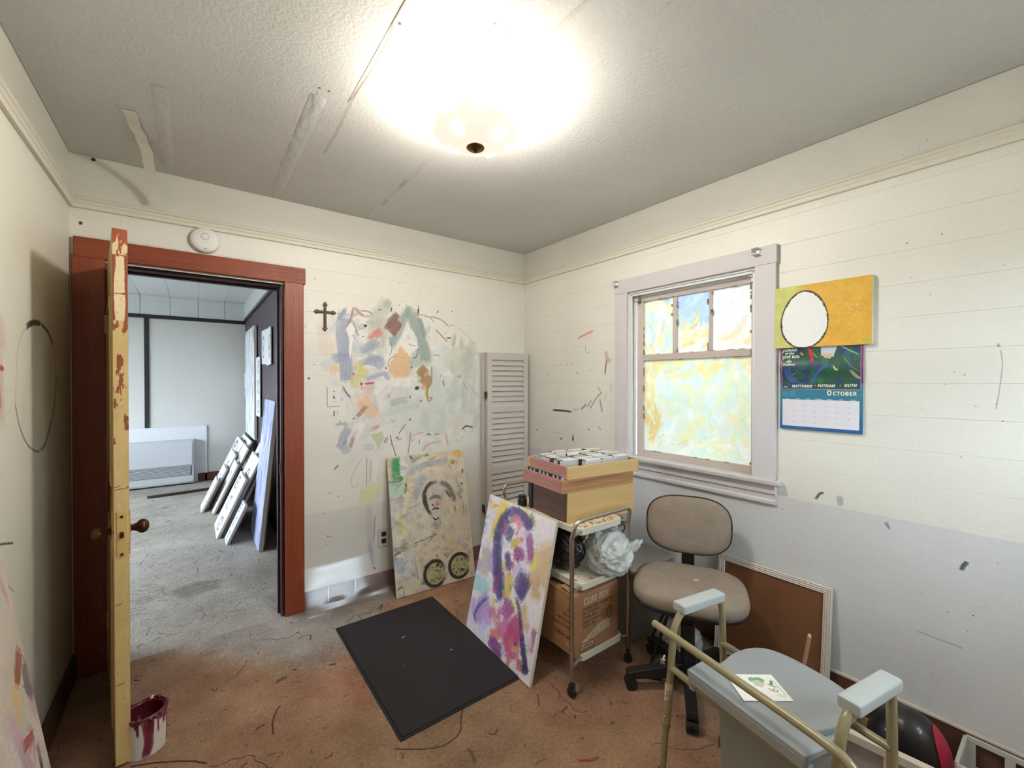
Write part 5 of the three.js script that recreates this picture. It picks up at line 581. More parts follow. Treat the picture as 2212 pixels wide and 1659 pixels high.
{
  const z0 = 2.034, z1 = 2.357, y0 = 1.209, y1 = 1.69, W = z1 - z0, HH = y1 - y0, p = new Paint(z0, y0, W, HH, 2900, 202), r = p.r, g = p.g;
  p.base((z, y) => { const t = clamp((y - y0) / 0.4), k = (fbm(z * 60, y * 60, 3) - 0.5) * 14; return t < 0.55 ? [32 + k + t * 20, 92 + k + Math.sin(t * 4) * 28, 150 + k] : [84 + k + (t - 0.55) * 150, 40 + k, 104 + k]; });
  const U = (x, y) => { const q = (x - 48) / 1440, lo = 1490 + 95 * q, hi = 108 - 36 * q; return [z0 + q * W, y0 + (lo - y) / (lo - hi) * 0.388]; }; // places on the printed sheet
  const rect = (a, b, c, d, col) => { const A = p.px([a, d]), B = p.px([b, c]); g.fillStyle = p.css(col); g.fillRect(A[0], A[1], B[0] - A[0], B[1] - A[1]); };
  // picture half: invented swirling deep-space scene
  const px0 = z0 + 0.009, px1 = z1 - 0.009, py0 = 1.402, py1 = 1.69; rect(px0 - 0.002, px1 + 0.002, py0 - 0.002, py1, [190, 150, 190]); rect(px0, px1, py0, py1, [26, 78, 60]);
  g.save(); { const A = p.px([px0, py1]), B = p.px([px1, py0]); g.beginPath(); g.rect(A[0], A[1], B[0] - A[0], B[1] - A[1]); g.clip(); }
  for (let i = 0; i < 60; i++) { const x = px0 + r() * 0.3, y = py0 + r() * 0.27; p.s([[x, y], [x + 0.05 * (r() - 0.5), y + 0.03 * r()], [x + 0.09 * (r() - 0.5), y + 0.06 * r()]], [[24, 92, 66], [30, 60, 110], [20, 44, 84], [34, 110, 74], [40, 50, 120]][r() * 5 | 0], 0.02 + 0.02 * r(), 0.6, 0.3); }
  p.s([[2.17, 1.42], [2.2, 1.49], [2.26, 1.52]], [54, 92, 176], 0.014, 0.8, 0.3); p.s([[2.06, 1.5], [2.08, 1.45], [2.11, 1.44]], [60, 96, 180], 0.03, 0.7, 0.4); p.s([[2.04, 1.43], [2.1, 1.42], [2.16, 1.44]], [50, 80, 160], 0.012, 0.7, 0.4); p.s([[2.25, 1.62], [2.3, 1.58], [2.35, 1.55]], [150, 206, 200], 0.007, 0.7, 0.3); p.s([[2.28, 1.56], [2.32, 1.5], [2.35, 1.48]], [130, 150, 150], 0.004, 0.7, 0.2);
  p.s([[2.155, 1.6], [2.165, 1.555], [2.17, 1.525]], [204, 34, 34], 0.016, 0.95, 0.1); p.s([[2.12, 1.575], [2.132, 1.56]], [228, 190, 60], 0.008, 0.9, 0.2); p.f([[2.2, 1.6], [2.265, 1.6], [2.25, 1.55], [2.205, 1.555]], [206, 210, 226], 0.95, 0.003); p.f([[2.21, 1.566], [2.245, 1.563], [2.24, 1.54], [2.215, 1.545]], [212, 178, 140], 0.95, 0.003); p.s([[2.17, 1.57], [2.19, 1.545]], [140, 180, 60], 0.006, 0.9, 0.2); p.s([[2.25, 1.51], [2.262, 1.49], [2.268, 1.495]], [226, 208, 164], 0.007, 0.9, 0.1); p.s([[2.31, 1.49], [2.335, 1.46], [2.35, 1.45]], [214, 160, 140], 0.012, 0.85, 0.2); p.dots([[2.09, 1.47], [2.098, 1.475]], [230, 236, 250], 0.004); p.spatter(60, [220, 226, 240], 0.002, 0.7, [px0, px1, py0, py1]);
  g.restore();
  const tx = (s, x, y, size, o = {}) => p.text(s, U(x, y), size, o.c ?? [240, 238, 236], o), tilt = -0.0;
  tx('JONAH', 92, 162, 0.0185, { italic: true }); tx('of the', 135, 212, 0.0135, { italic: true }); tx('JOVE RUN', 96, 280, 0.0185, { sx: 0.83 }); tx('by', 200, 316, 0.007, { italic: true }); tx('RAY', 165, 352, 0.0125, { italic: true }); tx('Bradbury', 105, 402, 0.0115, { italic: true });
  tx('Also', 108, 780, 0.0095, { italic: true }); tx('MATTHEWS', 270, 782, 0.0175, { italic: true, sx: 0.9 }); tx('·', 690, 782, 0.02); tx('PUTNAM', 740, 782, 0.0175, { italic: true, sx: 0.92 }); tx('·', 1115, 782, 0.02); tx('GUTH', 1185, 782, 0.0175, { italic: true, sx: 0.96 });
  tx('O', 905, 925, 0.032, { c: [240, 232, 172], sx: 0.8 }); tx('CTOBER', 1005, 925, 0.0235, { c: [240, 232, 172], sx: 0.98 });
  // month grid
  const gx0 = z0 + 0.011, gx1 = z1 - 0.012, gy0 = 1.225, gy1 = 1.352; rect(gx0, gx1, gy0, gy1, [222, 221, 230]);
  ['Sunday', 'Monday', 'Tuesday', 'Wednesday', 'Thursday', 'Friday', 'Saturday'].forEach((d, i) => p.text(d, [gx0 + (i + 0.5) * (gx1 - gx0) / 7, gy1 + 0.002], 0.0048, [226, 232, 240], { align: 'center', weight: 'bold' }));
  g.strokeStyle = 'rgba(196,196,210,0.9)'; g.lineWidth = 1; for (let i = 1; i < 7; i++) { const x = gx0 + i * (gx1 - gx0) / 7, a = p.px([x, gy0]), b = p.px([x, gy1]); g.beginPath(); g.moveTo(...a); g.lineTo(...b); g.stroke(); } for (let j = 1; j < 5; j++) { const y = gy0 + j * (gy1 - gy0) / 5, a = p.px([gx0, y]), b = p.px([gx1, y]); g.beginPath(); g.moveTo(...a); g.lineTo(...b); g.stroke(); }
  for (let d = 1; d <= 30; d++) { const k = d + 1, c = k % 7, w = Math.floor(k / 7); if (w < 5) p.text(String(d), [gx0 + c * (gx1 - gx0) / 7 + 0.003, gy1 - w * (gy1 - gy0) / 5 - 0.0075], 0.006, [70, 70, 90], { weight: 'normal' }); }
  for (const c of [0, 1]) for (let i = 0; i < 6; i++) for (let j = 0; j < 7; j++) rect(z0 + 0.013 + c * 0.03 + j * 0.0035, z0 + 0.0145 + c * 0.03 + j * 0.0035, 1.366 + i * 0.0042, 1.368 + i * 0.0042, [126, 170, 206]);
  p.dots([[z0 + 0.162, 1.222]], [30, 30, 40], 0.004);
  const t = thing('wall_calendar', 'October wall calendar with a dark pulp picture half behind the egg canvas', 'calendar', [0, 0, 0]), gl = phys(0xffffff, 0.22, { map: p.tex(), clearcoat: 0.5, clearcoatRoughness: 0.15 });
  // the sheet bulges softly around the fold
  const n = 40, mm = 10, pos = [], uv = [], idx = []; for (let i = 0; i <= n; i++) for (let j = 0; j <= mm; j++) { const v = i / n, u = j / mm, y = y0 + HH * v, fold = Math.exp(-(((y - 1.5) / 0.03) ** 2)), low = (1 - v) * 0.006, x = -0.006 - low - 0.007 * fold * (1 - 0.5 * u) - 0.002 * Math.sin(u * 3); pos.push(x, y, z0 + W * u); uv.push(u, v); } for (let i = 0; i < n; i++) for (let j = 0; j < mm; j++) { const a = i * (mm + 1) + j; idx.push(a, a + mm + 1, a + 1, a + 1, a + mm + 1, a + mm + 2); }
  const b = new THREE.BufferGeometry(); b.setAttribute('position', new THREE.Float32BufferAttribute(pos, 3)); b.setAttribute('uv', new THREE.Float32BufferAttribute(uv, 2)); b.setIndex(idx); b.computeVertexNormals(); part(t, 'printed_sheet', b, gl); part(t, 'pages', rb(0.004, 0.2, W - 0.004, 0.001), mat([222, 220, 214], 0.7), [-0.005, 1.31, (z0 + z1) / 2]); part(t, 'nail', cyl(0.0016, 0.0016, 0.02, 8), mat([90, 88, 86], 0.4, { metalness: 0.8 }), [-0.01, 1.68, 2.19], [0, 0, PI / 2]);
}

// ---------------------------------------------------------------- leaning paintings
const basisOf = (o, u, v) => { const X = V3(...u).normalize(), Y = V3(...v).normalize(), Z = X.clone().cross(Y).normalize(); return new THREE.Matrix4().makeBasis(X, Y, Z).setPosition(V3(...o)); };
function leaning(name, label, o, u, v, W, HH, th, front, side, raw) {
  const t = new THREE.Group(); t.name = numbered(name); basisOf(o, u, v).decompose(t.position, t.quaternion, t.scale); scene.add(t); tag(t, label, 'painting');
  part(t, 'canvas', rb(W, HH, th, 0.002), [side, side, side, side, front, side], [W / 2, HH / 2, -th / 2]);
  if (raw) for (const [x, y, w, h] of [[0.02, HH / 2, 0.03, HH - 0.02], [W - 0.02, HH / 2, 0.03, HH - 0.02], [W / 2, 0.02, W - 0.08, 0.03], [W / 2, HH - 0.02, W - 0.08, 0.03]]) part(t, 'stretcher_bar', rb(w, h, 0.008, 0.001), raw, [x, y, -th - 0.003]);
  return t;
}
const mRawWood = mat([176, 146, 104], 0.7), mCanvasEdge = mat([224, 216, 202], 0.75, { bumpMap: rep(T_soft, 2), bumpScale: 0.001 });
const P1W = 0.5948, P1H = 0.9264, P2W = 0.6141, P2H = 0.7655;
{ // beige head with two rings
  const p = new Paint(0, 0, P1W, P1H, 1450, 301), r = p.r, S = (list) => { for (const [pts, c, w, a, d] of list) p.s(pts, c, w, a ?? 0.85, d ?? 0.3); };
  p.k = 1.45; p.base((x, y) => { const k = (fbm(x * 16, y * 16, 4) - 0.5) * 26 + (vnoise(x * 500, y * 500) - 0.5) * 12; return [214 + k, 203 + k, 184 + k]; });
  for (let i = 0; i < 260; i++) { const x = r() * P1W, y = r() * P1H, t = r() * 6.3; p.s([[x, y], [x + Math.cos(t) * 0.04, y + Math.sin(t) * 0.05]], [[226, 214, 188], [214, 200, 176], [206, 202, 196], [228, 222, 208], [222, 204, 170]][r() * 5 | 0], 0.016 + r() * 0.02, 0.45, 0.55); }
  S([
    [[[.001,.908],[-.009,.767]], [222, 206, 150], 0.05], [[[.03,.892],[.016,.77]], [186, 168, 164], 0.024, 0.7, 0.5], [[[.109,.903],[.089,.78]], [228, 228, 224], 0.06], [[[.144,.906],[.129,.808]], [222, 222, 216], 0.05, 0.7, 0.5], [[[.172,.897],[.114,.79]], [218, 216, 208], 0.05, 0.6, 0.5],
    [[[.061,.921],[.058,.843],[.052,.762]], [34, 138, 62], 0.042, 0.95, 0.1], [[[.076,.788],[.094,.75]], [40, 140, 66], 0.026, 0.9, 0.3], [[[-.023,.75],[.03,.754],[.09,.747]], [60, 140, 80], 0.016, 0.85, 0.3],
  ]);
  p.f([[-.024,.743],[.112,.741],[.111,.66],[.029,.653],[-.023,.642]], [172, 208, 180], 0.95, 0.008, 0.2);
  S([
    [[[.118,.737],[.121,.691],[.105,.661]], [40, 42, 42], 0.014, 0.85, 0.55], [[[-.015,.634],[.048,.637],[.109,.644]], [38, 40, 42], 0.014, 0.8, 0.6], [[[.252,.912],[.2,.89],[.147,.856]], [72, 78, 76], 0.026, 0.75, 0.65], [[[.167,.924],[.182,.889]], [52, 56, 56], 0.016, 0.8, 0.5], [[[.305,.921],[.281,.906]], [96, 104, 96], 0.016, 0.7, 0.5], [[[.146,.846],[.189,.851]], [110, 118, 112], 0.012, 0.6, 0.6], [[[.271,.873],[.339,.886],[.409,.9]], [230, 210, 170], 0.04, 0.8],
    [[[.454,.921],[.431,.852],[.343,.851],[.246,.838],[.164,.797],[.116,.767]], [170, 175, 186], 0.034, 0.9, 0.25], [[[.276,.773],[.229,.729],[.202,.626]], [170, 175, 186], 0.045, 0.9, 0.25], [[[.204,.686],[.185,.593]], [172, 178, 190], 0.03, 0.8, 0.4], [[[.142,.787],[.164,.804]], [196, 200, 208], 0.05, 0.6, 0.4],
    [[[.183,.781],[.257,.806],[.331,.808],[.435,.771]], [226, 212, 178], 0.028, 0.8, 0.4], [[[.168,.77],[.137,.689],[.116,.601],[.083,.529]], [230, 210, 168], 0.028, 0.9, 0.3], [[[.5,.756],[.52,.69],[.534,.632]], [172, 178, 192], 0.018, 0.8, 0.4], [[[.492,.91],[.589,.904]], [226, 184, 88], 0.034, 0.9, 0.2], [[[.478,.849],[.521,.839]], [176, 128, 54], 0.024, 0.9, 0.3], [[[.471,.82],[.49,.779]], [96, 84, 64], 0.012, 0.7, 0.6], [[[.575,.783],[.567,.748]], [72, 84, 60], 0.01, 0.8, 0.4], [[[.543,.68],[.568,.673]], [40, 42, 44], 0.008, 0.85, 0.4], [[[.566,.628],[.527,.605],[.546,.56]], [58, 60, 62], 0.026, 0.75, 0.6], [[[.551,.532],[.547,.422]], [70, 72, 60], 0.012, 0.7, 0.6], [[[.526,.522],[.528,.466]], [210, 190, 120], 0.02, 0.7, 0.5],
    [[[-.014,.609],[.055,.559]], [188, 192, 196], 0.07, 0.75, 0.45], [[[-.016,.534],[.033,.438],[.037,.4]], [176, 182, 194], 0.05, 0.7, 0.5], [[[.012,.605],[.087,.618]], [196, 198, 200], 0.05, 0.7, 0.5], [[[-.005,.457],[.002,.382]], [206, 208, 208], 0.05, 0.7, 0.5], [[[.06,.533],[.069,.462],[.051,.378]], [208, 194, 116], 0.026, 0.85, 0.35], [[[.145,.577],[.205,.541],[.241,.463]], [196, 194, 186], 0.06, 0.6, 0.6], [[[.144,.564],[.194,.575]], [84, 86, 84], 0.012, 0.7, 0.65], [[[.151,.479],[.159,.414]], [196, 172, 172], 0.03, 0.5, 0.6], [[[-.017,.386],[-.011,.33],[-.003,.309]], [160, 110, 124], 0.016, 0.8, 0.4],
    [[[.004,.311],[.062,.302],[.112,.297]], [44, 44, 46], 0.022, 0.8, 0.65], [[[.001,.269],[.034,.283],[.054,.285]], [50, 50, 52], 0.014, 0.8, 0.55], [[[.107,.273],[.118,.172],[.124,.079]], [208, 209, 208], 0.07, 0.8, 0.35], [[[.078,.255],[.059,.095]], [200, 202, 202], 0.05, 0.6, 0.5], [[[.146,.259],[.148,.165],[.16,.057]], [140, 140, 138], 0.008, 0.7, 0.4], [[[.439,.293],[.414,.242]], [214, 174, 104], 0.03, 0.7, 0.45], [[[.461,.289],[.45,.251]], [226, 196, 140], 0.03, 0.5, 0.5], [[[.535,.247],[.529,.195]], [168, 164, 160], 0.036, 0.6, 0.5], [[[.562,.275],[.574,.246]], [180, 182, 182], 0.02, 0.7, 0.4],
  ]);
  p.f([[0,.266],[.072,.238],[.056,.147],[.01,.173]], [164, 178, 200], 0.85, 0.012);
  p.f([[.156,.291],[.51,.239],[.528,.188],[.273,.192],[.204,.133],[.164,.075]], [226, 204, 178], 0.7, 0.014, 0.2);
  p.f([[.289,.674],[.365,.689],[.415,.622],[.4,.542],[.351,.506],[.294,.529],[.268,.603]], [210, 194, 188], 0.8, 0.012);
  S([
    [[[.362,.716],[.3,.706],[.257,.658],[.246,.6],[.267,.53],[.299,.469]], [28, 27, 28], 0.02, 0.95, 0.25], [[[.265,.644],[.26,.591],[.276,.536]], [40, 40, 40], 0.01, 0.8, 0.5], [[[.368,.714],[.44,.67],[.475,.599],[.484,.539]], [104, 100, 102], 0.03, 0.85, 0.42], [[[.414,.649],[.461,.58]], [62, 60, 62], 0.016, 0.8, 0.5], [[[.282,.598],[.331,.61],[.389,.59]], [96, 92, 92], 0.02, 0.85, 0.4], [[[.32,.609],[.373,.611]], [120, 116, 114], 0.012, 0.7, 0.5], [[[.332,.583],[.34,.548]], [214, 158, 160], 0.024, 0.85, 0.3], [[[.305,.564],[.31,.547]], [40, 34, 36], 0.008, 0.9, 0.2], [[[.341,.552],[.354,.555]], [52, 44, 46], 0.007, 0.85, 0.2], [[[.296,.524],[.331,.528],[.36,.52]], [34, 32, 34], 0.008, 0.9, 0.3], [[[.303,.508],[.346,.491]], [196, 196, 186], 0.03, 0.85, 0.3], [[[.366,.541],[.403,.542]], [222, 180, 180], 0.016, 0.6, 0.4], [[[.3,.472],[.321,.45],[.352,.468]], [36, 34, 36], 0.008, 0.9, 0.3], [[[.326,.441],[.331,.378]], [150, 142, 152], 0.034, 0.75, 0.55], [[[.303,.373],[.289,.343],[.256,.31]], [80, 78, 80], 0.006, 0.85, 0.3], [[[.407,.5],[.395,.455]], [120, 116, 108], 0.012, 0.6, 0.6], [[[.479,.529],[.481,.474]], [140, 126, 100], 0.014, 0.7, 0.5], [[[.428,.409],[.475,.34]], [150, 146, 130], 0.006, 0.5, 0.5],
  ]);
  for (let i = 0; i < 430; i++) { const left = r() < 0.5, x = left ? r() * 0.24 : r() * P1W, y = r() * P1H, t = r() * 6.3, l = 0.02 + r() * 0.06; p.s([[x, y], [x + Math.cos(t) * l, y + Math.sin(t) * l]], [[150, 152, 154], [184, 186, 188], [120, 120, 118], [206, 200, 186], [96, 98, 96], [196, 190, 176]][r() * 6 | 0], 0.01 + r() * 0.018, 0.5, 0.62); }
  p.spatter(500, [96, 94, 90], 0.003, 0.4); p.smudge(3400, 0.022, 0.005, 0.55, null, 6); p.smudge(1800, 0.012, 0.002, 0.6, null, 9, 30);
  for (let i = 0; i < 24; i++) { const x = 0.15 + i * 0.0072, y = 0.318 + i * 0.0012; p.s([[x, y], [x + 0.003, y + 0.008 * (r() + 0.2)], [x + 0.005, y + 0.002 * r()]], [70, 66, 62], 0.0018, 0.8, 0); }
  p.s([[.302,.21],[.313,.212],[.305,.203],[.311,.197],[.302,.192]], [52, 50, 50], 0.003, 0.9, 0); p.s([[.37,.209],[.392,.169]], [66, 78, 120], 0.026, 0.8, 0.6); p.s([[.214,.162],[.226,.14]], [40, 110, 80], 0.02, 0.8, 0.4); p.s([[.176,.053],[.217,.049]], [60, 110, 84], 0.016, 0.7, 0.5);
  const ring = (c, rx, ry, seed) => { const P = (k) => { const o = []; for (let i = 0; i <= 24; i++) { const a = i / 24 * 2 * PI; o.push([c[0] + rx * k * Math.cos(a), c[1] + ry * k * Math.sin(a)]); } return o; }; p.f(P(0.92), [176, 168, 124], 0.95, 0.006); for (let i = 0; i < 46; i++) { const a = r() * 6.3, q = Math.sqrt(r()) * 0.75, x = c[0] + rx * q * Math.cos(a), y = c[1] + ry * q * Math.sin(a); p.s([[x, y], [x + 0.02 * (r() - 0.3), y + 0.03 * (r() - 0.3)]], [[70, 66, 58], [104, 98, 84], [196, 202, 132], [206, 190, 150], [120, 150, 78], [40, 40, 38]][r() * 6 | 0], 0.006 + r() * 0.008, 0.8, 0.5); } p.s(P(1), [26, 25, 26], 0.017, 0.95, 0.2); };
  const [c1, e1, f1, c2, e2, f2] = [[.284,.092],[.363,.072],[.276,.009],[.473,.101],[.552,.083],[.464,.02]];
  ring(c1, e1[0] - c1[0], c1[1] - f1[1], 1); ring(c2, e2[0] - c2[0], c2[1] - f2[1], 2);
  p.s([[.239,.05],[.281,.051]], [80, 150, 70], 0.014, 0.8, 0.4); p.s([[.132,.019],[.145,.003]], [40, 50, 44], 0.016, 0.7, 0.6); p.s([[.017,.058],[.044,.069]], [70, 72, 70], 0.012, 0.7, 0.6); p.s([[.004,.139],[.003,.044]], [204, 196, 150], 0.02, 0.5, 0.5);
  const u = [Math.cos(-0.0425), 0, Math.sin(0.0425)], n = [Math.sin(-0.0425), 0, Math.cos(-0.0425)], l = 0.211, v = [-Math.sin(l) * n[0], Math.cos(l), -Math.sin(l) * n[2]];
  leaning('painting', 'beige painting of a shadowy head above two black rings leaning on the wall', [-1.247, 0.003, 0.225], u, v, P1W, P1H, 0.012, mat(0xffffff, 0.6, { map: p.tex(), bumpMap: rep(T_fine, 3, 5), bumpScale: 0.0006 }), mCanvasEdge, null);
}
{ // bright woman portrait
  const p = new Paint(0, 0, P2W, P2H, 1750, 302), r = p.r, S = (list) => { for (const [pts, c, w, a, d] of list) p.s(pts, c, w, a ?? 0.9, d ?? 0.28); };
  p.k = 1.75; p.base((x, y) => { const k = (fbm(x * 20, y * 20, 4) - 0.5) * 20; return [232 + k, 228 + k, 234 + k]; });
  for (let i = 0; i < 220; i++) { const x = r() * P2W, y = r() * P2H, t = r() * 6.3, lf = x < 0.2; p.s([[x, y], [x + Math.cos(t) * 0.04, y + Math.sin(t) * 0.05]], (lf ? [[214, 208, 232], [226, 224, 238], [204, 206, 234], [222, 214, 230]] : [[236, 232, 236], [228, 222, 226], [234, 226, 216], [226, 222, 232]])[r() * 4 | 0], 0.014 + r() * 0.024, 0.55, 0.5); }
  const NV = [54, 50, 112], PU = [128, 56, 130], MG = [186, 60, 120], YL = [230, 206, 74], OL = [214, 190, 92], TN = [216, 182, 134], LV = [206, 188, 226], LI = [184, 156, 216], CYN = [156, 208, 216], WH = [236, 232, 238];
  S([
    [[[.168,.769],[.165,.703],[.132,.613],[.123,.505]], YL, 0.055], [[[.145,.746],[.13,.674]], [234, 214, 96], 0.04], [[[.02,.706],[.089,.719]], [230, 200, 84], 0.022], [[[.071,.715],[.114,.724]], [214, 150, 90], 0.01], [[[.02,.746],[.018,.713]], [150, 152, 206], 0.022, 0.7, 0.5], [[[.015,.602],[.006,.571]], [128, 136, 196], 0.014, 0.8, 0.4], [[[.027,.647],[.009,.621]], [150, 150, 208], 0.01, 0.7, 0.4], [[[.017,.56],[.013,.531]], [160, 160, 210], 0.012, 0.6, 0.4],
    [[[.06,.475],[.083,.393],[.093,.309]], [196, 182, 174], 0.05, 0.9, 0.25], [[[.019,.399],[.008,.313]], LI, 0.04, 0.8, 0.4], [[[.122,.488],[.136,.412],[.145,.348]], [176, 142, 206], 0.036, 0.8, 0.4], [[[.029,.313],[.049,.205]], CYN, 0.045, 0.85, 0.35], [[[.138,.313],[.095,.21]], CYN, 0.06, 0.85, 0.35], [[[.17,.331],[.159,.288]], [206, 232, 236], 0.03, 0.8, 0.4], [[[.031,.177],[.036,.072]], LI, 0.03, 0.7, 0.4], [[[.025,.1],[.037,.032]], [214, 214, 240], 0.04, 0.8, 0.4],
    [[[.517,.791],[.557,.713],[.561,.661]], WH, 0.09], [[[.465,.803],[.581,.76]], [238, 232, 236], 0.05], [[[.54,.649],[.578,.597],[.566,.501],[.533,.414],[.518,.362]], TN, 0.075], [[[.511,.599],[.528,.499]], [222, 196, 150], 0.05], [[[.531,.454],[.597,.422]], [206, 174, 130], 0.05], [[[.47,.319],[.5,.269],[.524,.205]], TN, 0.045], [[[.559,.356],[.56,.3],[.56,.25]], WH, 0.07], [[[.597,.456],[.581,.411]], [230, 226, 220], 0.03, 0.8], [[[.485,.584],[.494,.534],[.499,.483]], [232, 222, 108], 0.03], [[[.406,.757],[.436,.722],[.456,.696]], [124, 152, 88], 0.022, 0.85, 0.4], [[[.362,.759],[.402,.731]], [214, 200, 120], 0.02], [[[.261,.76],[.263,.734]], [206, 146, 196], 0.018, 0.8], [[[.32,.755],[.364,.753]], [226, 216, 150], 0.02],
    // hair and face
    [[[.282,.729],[.194,.67],[.157,.593],[.168,.502]], NV, 0.05, 0.95, 0.15], [[[.161,.581],[.185,.455],[.232,.367],[.304,.257]], NV, 0.055, 0.95, 0.2], [[[.172,.398],[.236,.318],[.282,.254]], NV, 0.036, 0.9, 0.3], [[[.238,.722],[.328,.728],[.406,.701],[.443,.668]], [72, 54, 116], 0.034, 0.95, 0.2], [[[.358,.701],[.429,.676]], [84, 60, 124], 0.03, 0.8, 0.5], [[[.417,.661],[.453,.592],[.464,.5]], [146, 70, 146], 0.036, 0.9, 0.35], [[[.38,.663],[.405,.614]], [206, 176, 214], 0.02, 0.8, 0.4],
    [[[.204,.376],[.22,.311],[.23,.264]], [152, 62, 122], 0.036, 0.85, 0.35], [[[.239,.421],[.272,.356]], [108, 56, 128], 0.03, 0.8, 0.4], [[[.214,.665],[.212,.615],[.207,.574]], [192, 76, 128], 0.022], [[[.259,.691],[.326,.695],[.327,.638]], [222, 128, 152], 0.028], [[[.239,.699],[.237,.668]], [214, 186, 170], 0.024], [[[.271,.651],[.258,.602],[.247,.56]], [62, 74, 124], 0.04, 0.9, 0.3], [[[.316,.638],[.333,.618]], [206, 100, 140], 0.016], [[[.34,.651],[.385,.608],[.42,.545],[.431,.488]], [226, 216, 238], 0.03, 0.85, 0.3], [[[.357,.612],[.388,.597]], [214, 80, 110], 0.014], [[[.311,.598],[.34,.56]], OL, 0.05, 0.95, 0.2], [[[.287,.565],[.356,.561]], [206, 186, 96], 0.034], [[[.206,.521],[.224,.559]], LV, 0.02, 0.8, 0.4],
    [[[.321,.528],[.386,.531],[.405,.504]], [138, 52, 122], 0.045], [[[.363,.501],[.384,.503]], [84, 40, 96], 0.016], [[[.326,.483],[.339,.441]], [192, 54, 92], 0.02], [[[.358,.481],[.386,.442],[.403,.406]], LV, 0.05], [[[.401,.484],[.406,.431]], [216, 198, 232], 0.04], [[[.268,.514],[.29,.464],[.306,.413]], NV, 0.034, 0.95, 0.2], [[[.247,.462],[.273,.395]], [210, 198, 108], 0.022], [[[.316,.417],[.333,.398]], [196, 48, 74], 0.014], [[[.276,.396],[.282,.341]], [150, 156, 168], 0.018, 0.7, 0.5],
    [[[.333,.423],[.325,.352],[.333,.275]], [214, 188, 84], 0.045], [[[.349,.367],[.354,.332]], [146, 158, 82], 0.014], [[[.392,.299],[.402,.238]], [230, 210, 92], 0.024], [[[.459,.462],[.436,.4],[.397,.337]], [70, 56, 120], 0.065, 0.95, 0.25], [[[.459,.427],[.455,.372],[.427,.325]], [82, 60, 130], 0.04, 0.85, 0.4], [[[.479,.481],[.484,.413]], [150, 110, 100], 0.014, 0.6, 0.5],
    // shoulders and dress
    [[[.191,.216],[.12,.141],[.098,.053]], [176, 140, 206], 0.075], [[[.158,.144],[.208,.077]], [196, 168, 224], 0.07], [[[.182,.241],[.1,.159],[.07,.093],[.098,.053]], [78, 70, 136], 0.014, 0.85, 0.4], [[[.213,.206],[.246,.145]], [206, 110, 150], 0.04], [[[.308,.246],[.366,.24],[.394,.222]], [152, 60, 140], 0.06], [[[.263,.202],[.347,.159],[.423,.129]], [196, 100, 156], 0.08], [[[.396,.217],[.46,.181],[.484,.136]], [176, 52, 122], 0.065], [[[.416,.22],[.475,.2]], [196, 90, 120], 0.03], [[[.207,.223],[.245,.22]], [218, 206, 140], 0.03], [[[.287,.166],[.288,.145]], [230, 208, 90], 0.03], [[[.305,.183],[.339,.186]], WH, 0.02, 0.7], [[[.229,.068],[.28,.08],[.336,.124]], [216, 116, 108], 0.034], [[[.359,.123],[.432,.099],[.444,.03]], [198, 76, 116], 0.075], [[[.463,.137],[.5,.115]], [190, 84, 130], 0.04], [[[.131,.074],[.193,.045]], [214, 214, 238], 0.05], [[[.227,.092],[.213,.061]], [226, 226, 244], 0.03], [[[.258,.039],[.322,.027],[.383,.016]], [116, 44, 124], 0.045], [[[.244,.044],[.274,.028]], [126, 60, 120], 0.03], [[[.358,.057],[.389,.048]], [204, 208, 240], 0.028], [[[.46,.113],[.478,.087]], [216, 176, 136], 0.045], [[[.419,.023],[.448,.015]], [206, 110, 120], 0.036], [[[.477,.058],[.496,.012]], [234, 226, 232], 0.034], [[[.511,.081],[.524,.021]], [190, 72, 92], 0.024],
    [[[.405,.328],[.443,.29],[.473,.24],[.499,.188]], [60, 56, 100], 0.02, 0.9, 0.4], [[[.496,.198],[.527,.128],[.554,.087],[.574,.032]], [50, 44, 96], 0.022, 0.95, 0.2], [[[.553,.07],[.57,.03]], [48, 40, 90], 0.034, 0.95, 0.15], [[[.534,.188],[.561,.145]], [214, 218, 240], 0.026, 0.8], [[[.586,.257],[.585,.195],[.583,.134]], [166, 86, 116], 0.022, 0.85, 0.4], [[[.56,.217],[.569,.149]], [226, 214, 226], 0.02, 0.8], [[[.367,.307],[.381,.27]], [60, 60, 70], 0.006, 0.9], [[[.477,.126],[.457,.123]], [80, 60, 110], 0.01, 0.8],
  ]);
  p.smudge(4200, 0.022, 0.006, 0.6, null, 6); p.smudge(2600, 0.013, 0.0025, 0.65, null, 9, 26); p.k = 1; for (let i = 0; i < 420; i++) { const x = 0.02 + r() * 0.5, y = 0.02 + r() * 0.72, t = r() * 6.3; p.s([[x, y], [x + Math.cos(t) * 0.01, y + Math.sin(t) * 0.013]], [[236, 230, 240], [190, 160, 210], [92, 70, 130], [226, 206, 130], [200, 110, 150]][r() * r() * 5 | 0], 0.0022, 0.5, 0); }
  const ya = -1.608, u = [Math.cos(ya), 0, -Math.sin(ya)], n = [Math.sin(ya), 0, Math.cos(ya)], l = 0.2177, v = [-Math.sin(l) * n[0], Math.cos(l), -Math.sin(l) * n[2]];
  leaning('painting', 'bright purple and yellow portrait of a long-haired woman leaning on the cart', [-1.0403, 0.004, 0.7654], u, v, P2W, P2H, 0.018, mat(0xffffff, 0.5, { map: p.tex(), bumpMap: rep(T_fine, 3, 4), bumpScale: 0.0006 }), mCanvasEdge, null);
}
